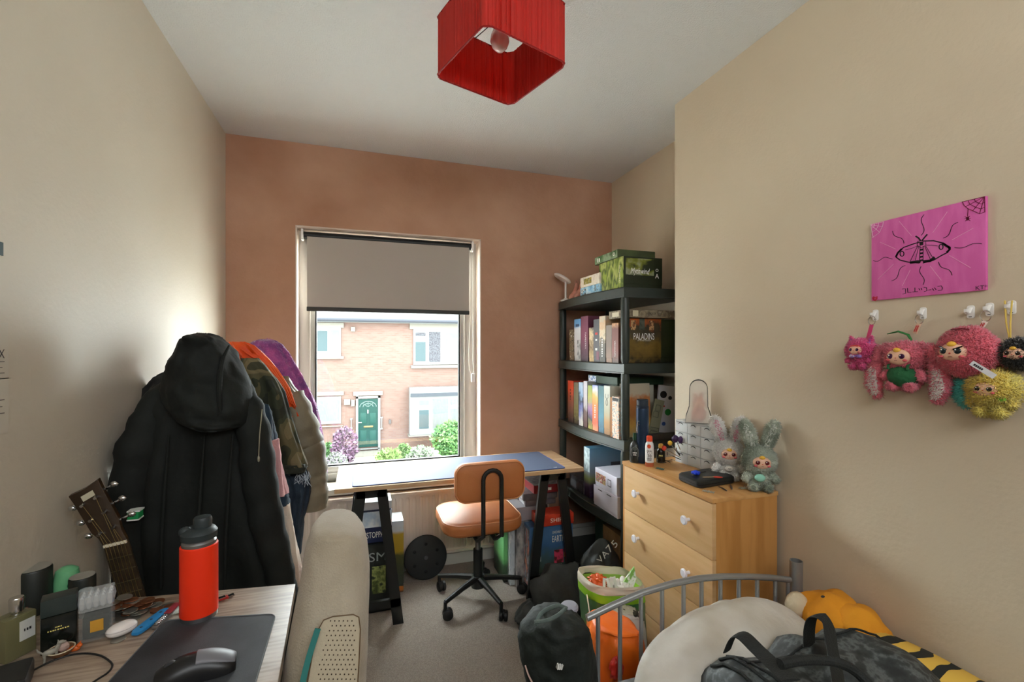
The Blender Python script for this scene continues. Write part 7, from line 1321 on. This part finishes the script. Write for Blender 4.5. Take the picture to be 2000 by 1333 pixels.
for i, (px, py, r, m, M) in enumerate(((1166, 1136, (.03, .03, .02), mat('orange packet', (222, 96, 40), .4), None), (1192, 1150, (.04, .05, .025), mat('crumpled white film', (222, 220, 212), .3), None), (1215, 1150, (.035, .04, .025), MATS['crumpled white film'], None), (1178, 1156, (.025, .03, .02), MATS['crumpled white film'], None))):
    heap2(P(px, py, Y=1.46), r, m, gbn, 'packet', 10 + i, .7, 3)
mb = MB(); mb.prism([P(1207, 1158, Y=1.44), P(1222, 1132, Y=1.45), P(1239, 1109, Y=1.46), P(1243, 1130, Y=1.45), P(1236, 1152, Y=1.44), P(1222, 1162, Y=1.43)], (.004, .01, 0)); meshobj('pointed_packet', mb, mat('white green packet', (216, 222, 212), .3, col2=(120, 170, 80), ns=30, n0=.5, n1=.56), gbn)
for pts in ([(1180, 1150), (1180, 1130), (1186, 1132), (1192, 1150)], [(1194, 1152), (1194, 1128), (1199, 1128), (1204, 1150)]):
    mb = MB(); mb.tube([P(x, y, Y=1.42) for x, y in pts], (.006, .002), 8, flat=(1, 0, 0)); meshobj('bag_handle', mb, MATS['crumpled white film'], gbn)
mb = MB(); mb.tube([P(1146, 1162, Y=1.375), P(1149, 1180, Y=1.372), P(1153, 1210, Y=1.37), P(1158, 1260, Y=1.37)], .002, 6); meshobj('white_seam', mb, white_t, gbn)
# orange carrier and patterned black white bag behind the rail
oc2 = thing('carrier_bag', 'crumpled orange carrier bag behind the headboard spindles', 'bag', (.73, 1.23, 0))
mb = MB(); mb.loft(drape([(1214, 1168, 1228), (1220, 1160, 1238), (1240, 1157, 1246), (1290, 1154, 1254), (1345, 1152, 1258), (1500, 1150, 1262)], 1.23, .14, n=40, folds=6, amp=.008, seed=6, e=.7, jit=.012, fold0=0, top=0)); meshobj('bag_body', mb, cloth('orange bag plastic', (244, 118, 32), (232, 98, 22), .4, .5, 20), oc2, ang=70)
heap2(P(1204, 1306, Y=1.15), (.022, .01, .03), mat('red printed patch', (196, 44, 30), .4), oc2, 'red_patch', 3, .4)
pwb = thing('patterned_bag', 'white bag with black star and round print behind the headboard', 'bag', (.93, 1.33, 0))
mb = MB(); mb.loft(drape([(1192, 1204, 1244), (1200, 1196, 1252), (1230, 1192, 1258), (1290, 1190, 1262), (1400, 1190, 1264)], 1.34, .06, n=36, folds=4, amp=.004, seed=8, e=.75, jit=.008, top=0)); meshobj('bag_body', mb, art('black white print', [(210, 208, 200), (196, 194, 186), (50, 50, 48), (214, 212, 206)], 14, seed=9, hard=True), pwb, ang=70)
mb = MB(); c = P(1206, 1212, Y=1.29); st_ = [];
for k in range(10): a = PI / 2 + PI * k / 5; r = .017 if k % 2 == 0 else .007; st_.append(c + Vector((r * math.cos(a), 0, r * math.sin(a))))
mb.prism(st_, (0, .02, 0)); meshobj('black_star', mb, dark_t, pwb)
# black sports jacket hung on the bed post
bj = thing('sports_jacket', 'black sports jacket with white stripe logo hanging over the bed post', 'jacket', (.50, 1.05, .1)); jk = cloth('black jersey cloth', (26, 34, 29), (18, 24, 20), .75, .4, 40, 7)
JR = [(1196, 1062, 1118), (1203, 1052, 1130), (1214, 1038, 1140), (1232, 1024, 1147), (1255, 1018, 1150), (1285, 1019, 1156), (1310, 1026, 1160), (1340, 1032, 1162), (1400, 1040, 1160), (1520, 1050, 1156)]
mb = MB(); mb.loft(drape(JR, 1.08, .15, n=56, folds=4, amp=.008, seed=2, e=.9, jit=.012, fold0=.2)); meshobj('jacket_body', mb, jk, bj, ang=180)
mb = MB(); mb.tube(smoothp([P(1046, 1222, Y=1.01), P(1056, 1200, Y=1.02), P(1075, 1188, Y=1.04), P(1092, 1184, Y=1.06), P(1108, 1190, Y=1.05)]), .005, 8); mb.tube(smoothp([P(1044, 1216, Y=1.0), P(1070, 1212, Y=.99), P(1090, 1202, Y=1.0), P(1104, 1190, Y=1.03)]), .0045, 8); meshobj('hood_edge', mb, cloth('grey green trim', (84, 96, 92)), bj)
mb = MB()
for k in range(3):
    x0, y0 = 1089 + k * 3.4, 1310; mb.prism([P(x0, y0, Y=.995), P(x0 + 2.4, y0 - 1.2, Y=.995), P(x0 + 3.2 - (2 - k) * .2, y0 - 12 - 0 * k, Y=.995), P(x0 + .9, y0 - 10.5 + 3 * 0, Y=.995)] , (0, .03, 0))
meshobj('stripe_mark', mb, white_t, bj, smooth=False)
txt('adidas', bj, white_t, P(1098, 1304, Y=.992), '-Y', .0035, rot=1.2, name='lettering')
mb = MB(); mb.strip(smoothp([P(1026, 1300, Y=.98), P(1032, 1318, Y=.975), P(1040, 1334, Y=.97)]), .003, (-.3, -1, 0), .003); meshobj('side_print', mb, mat('dull pink print', (190, 160, 150), .6), bj)
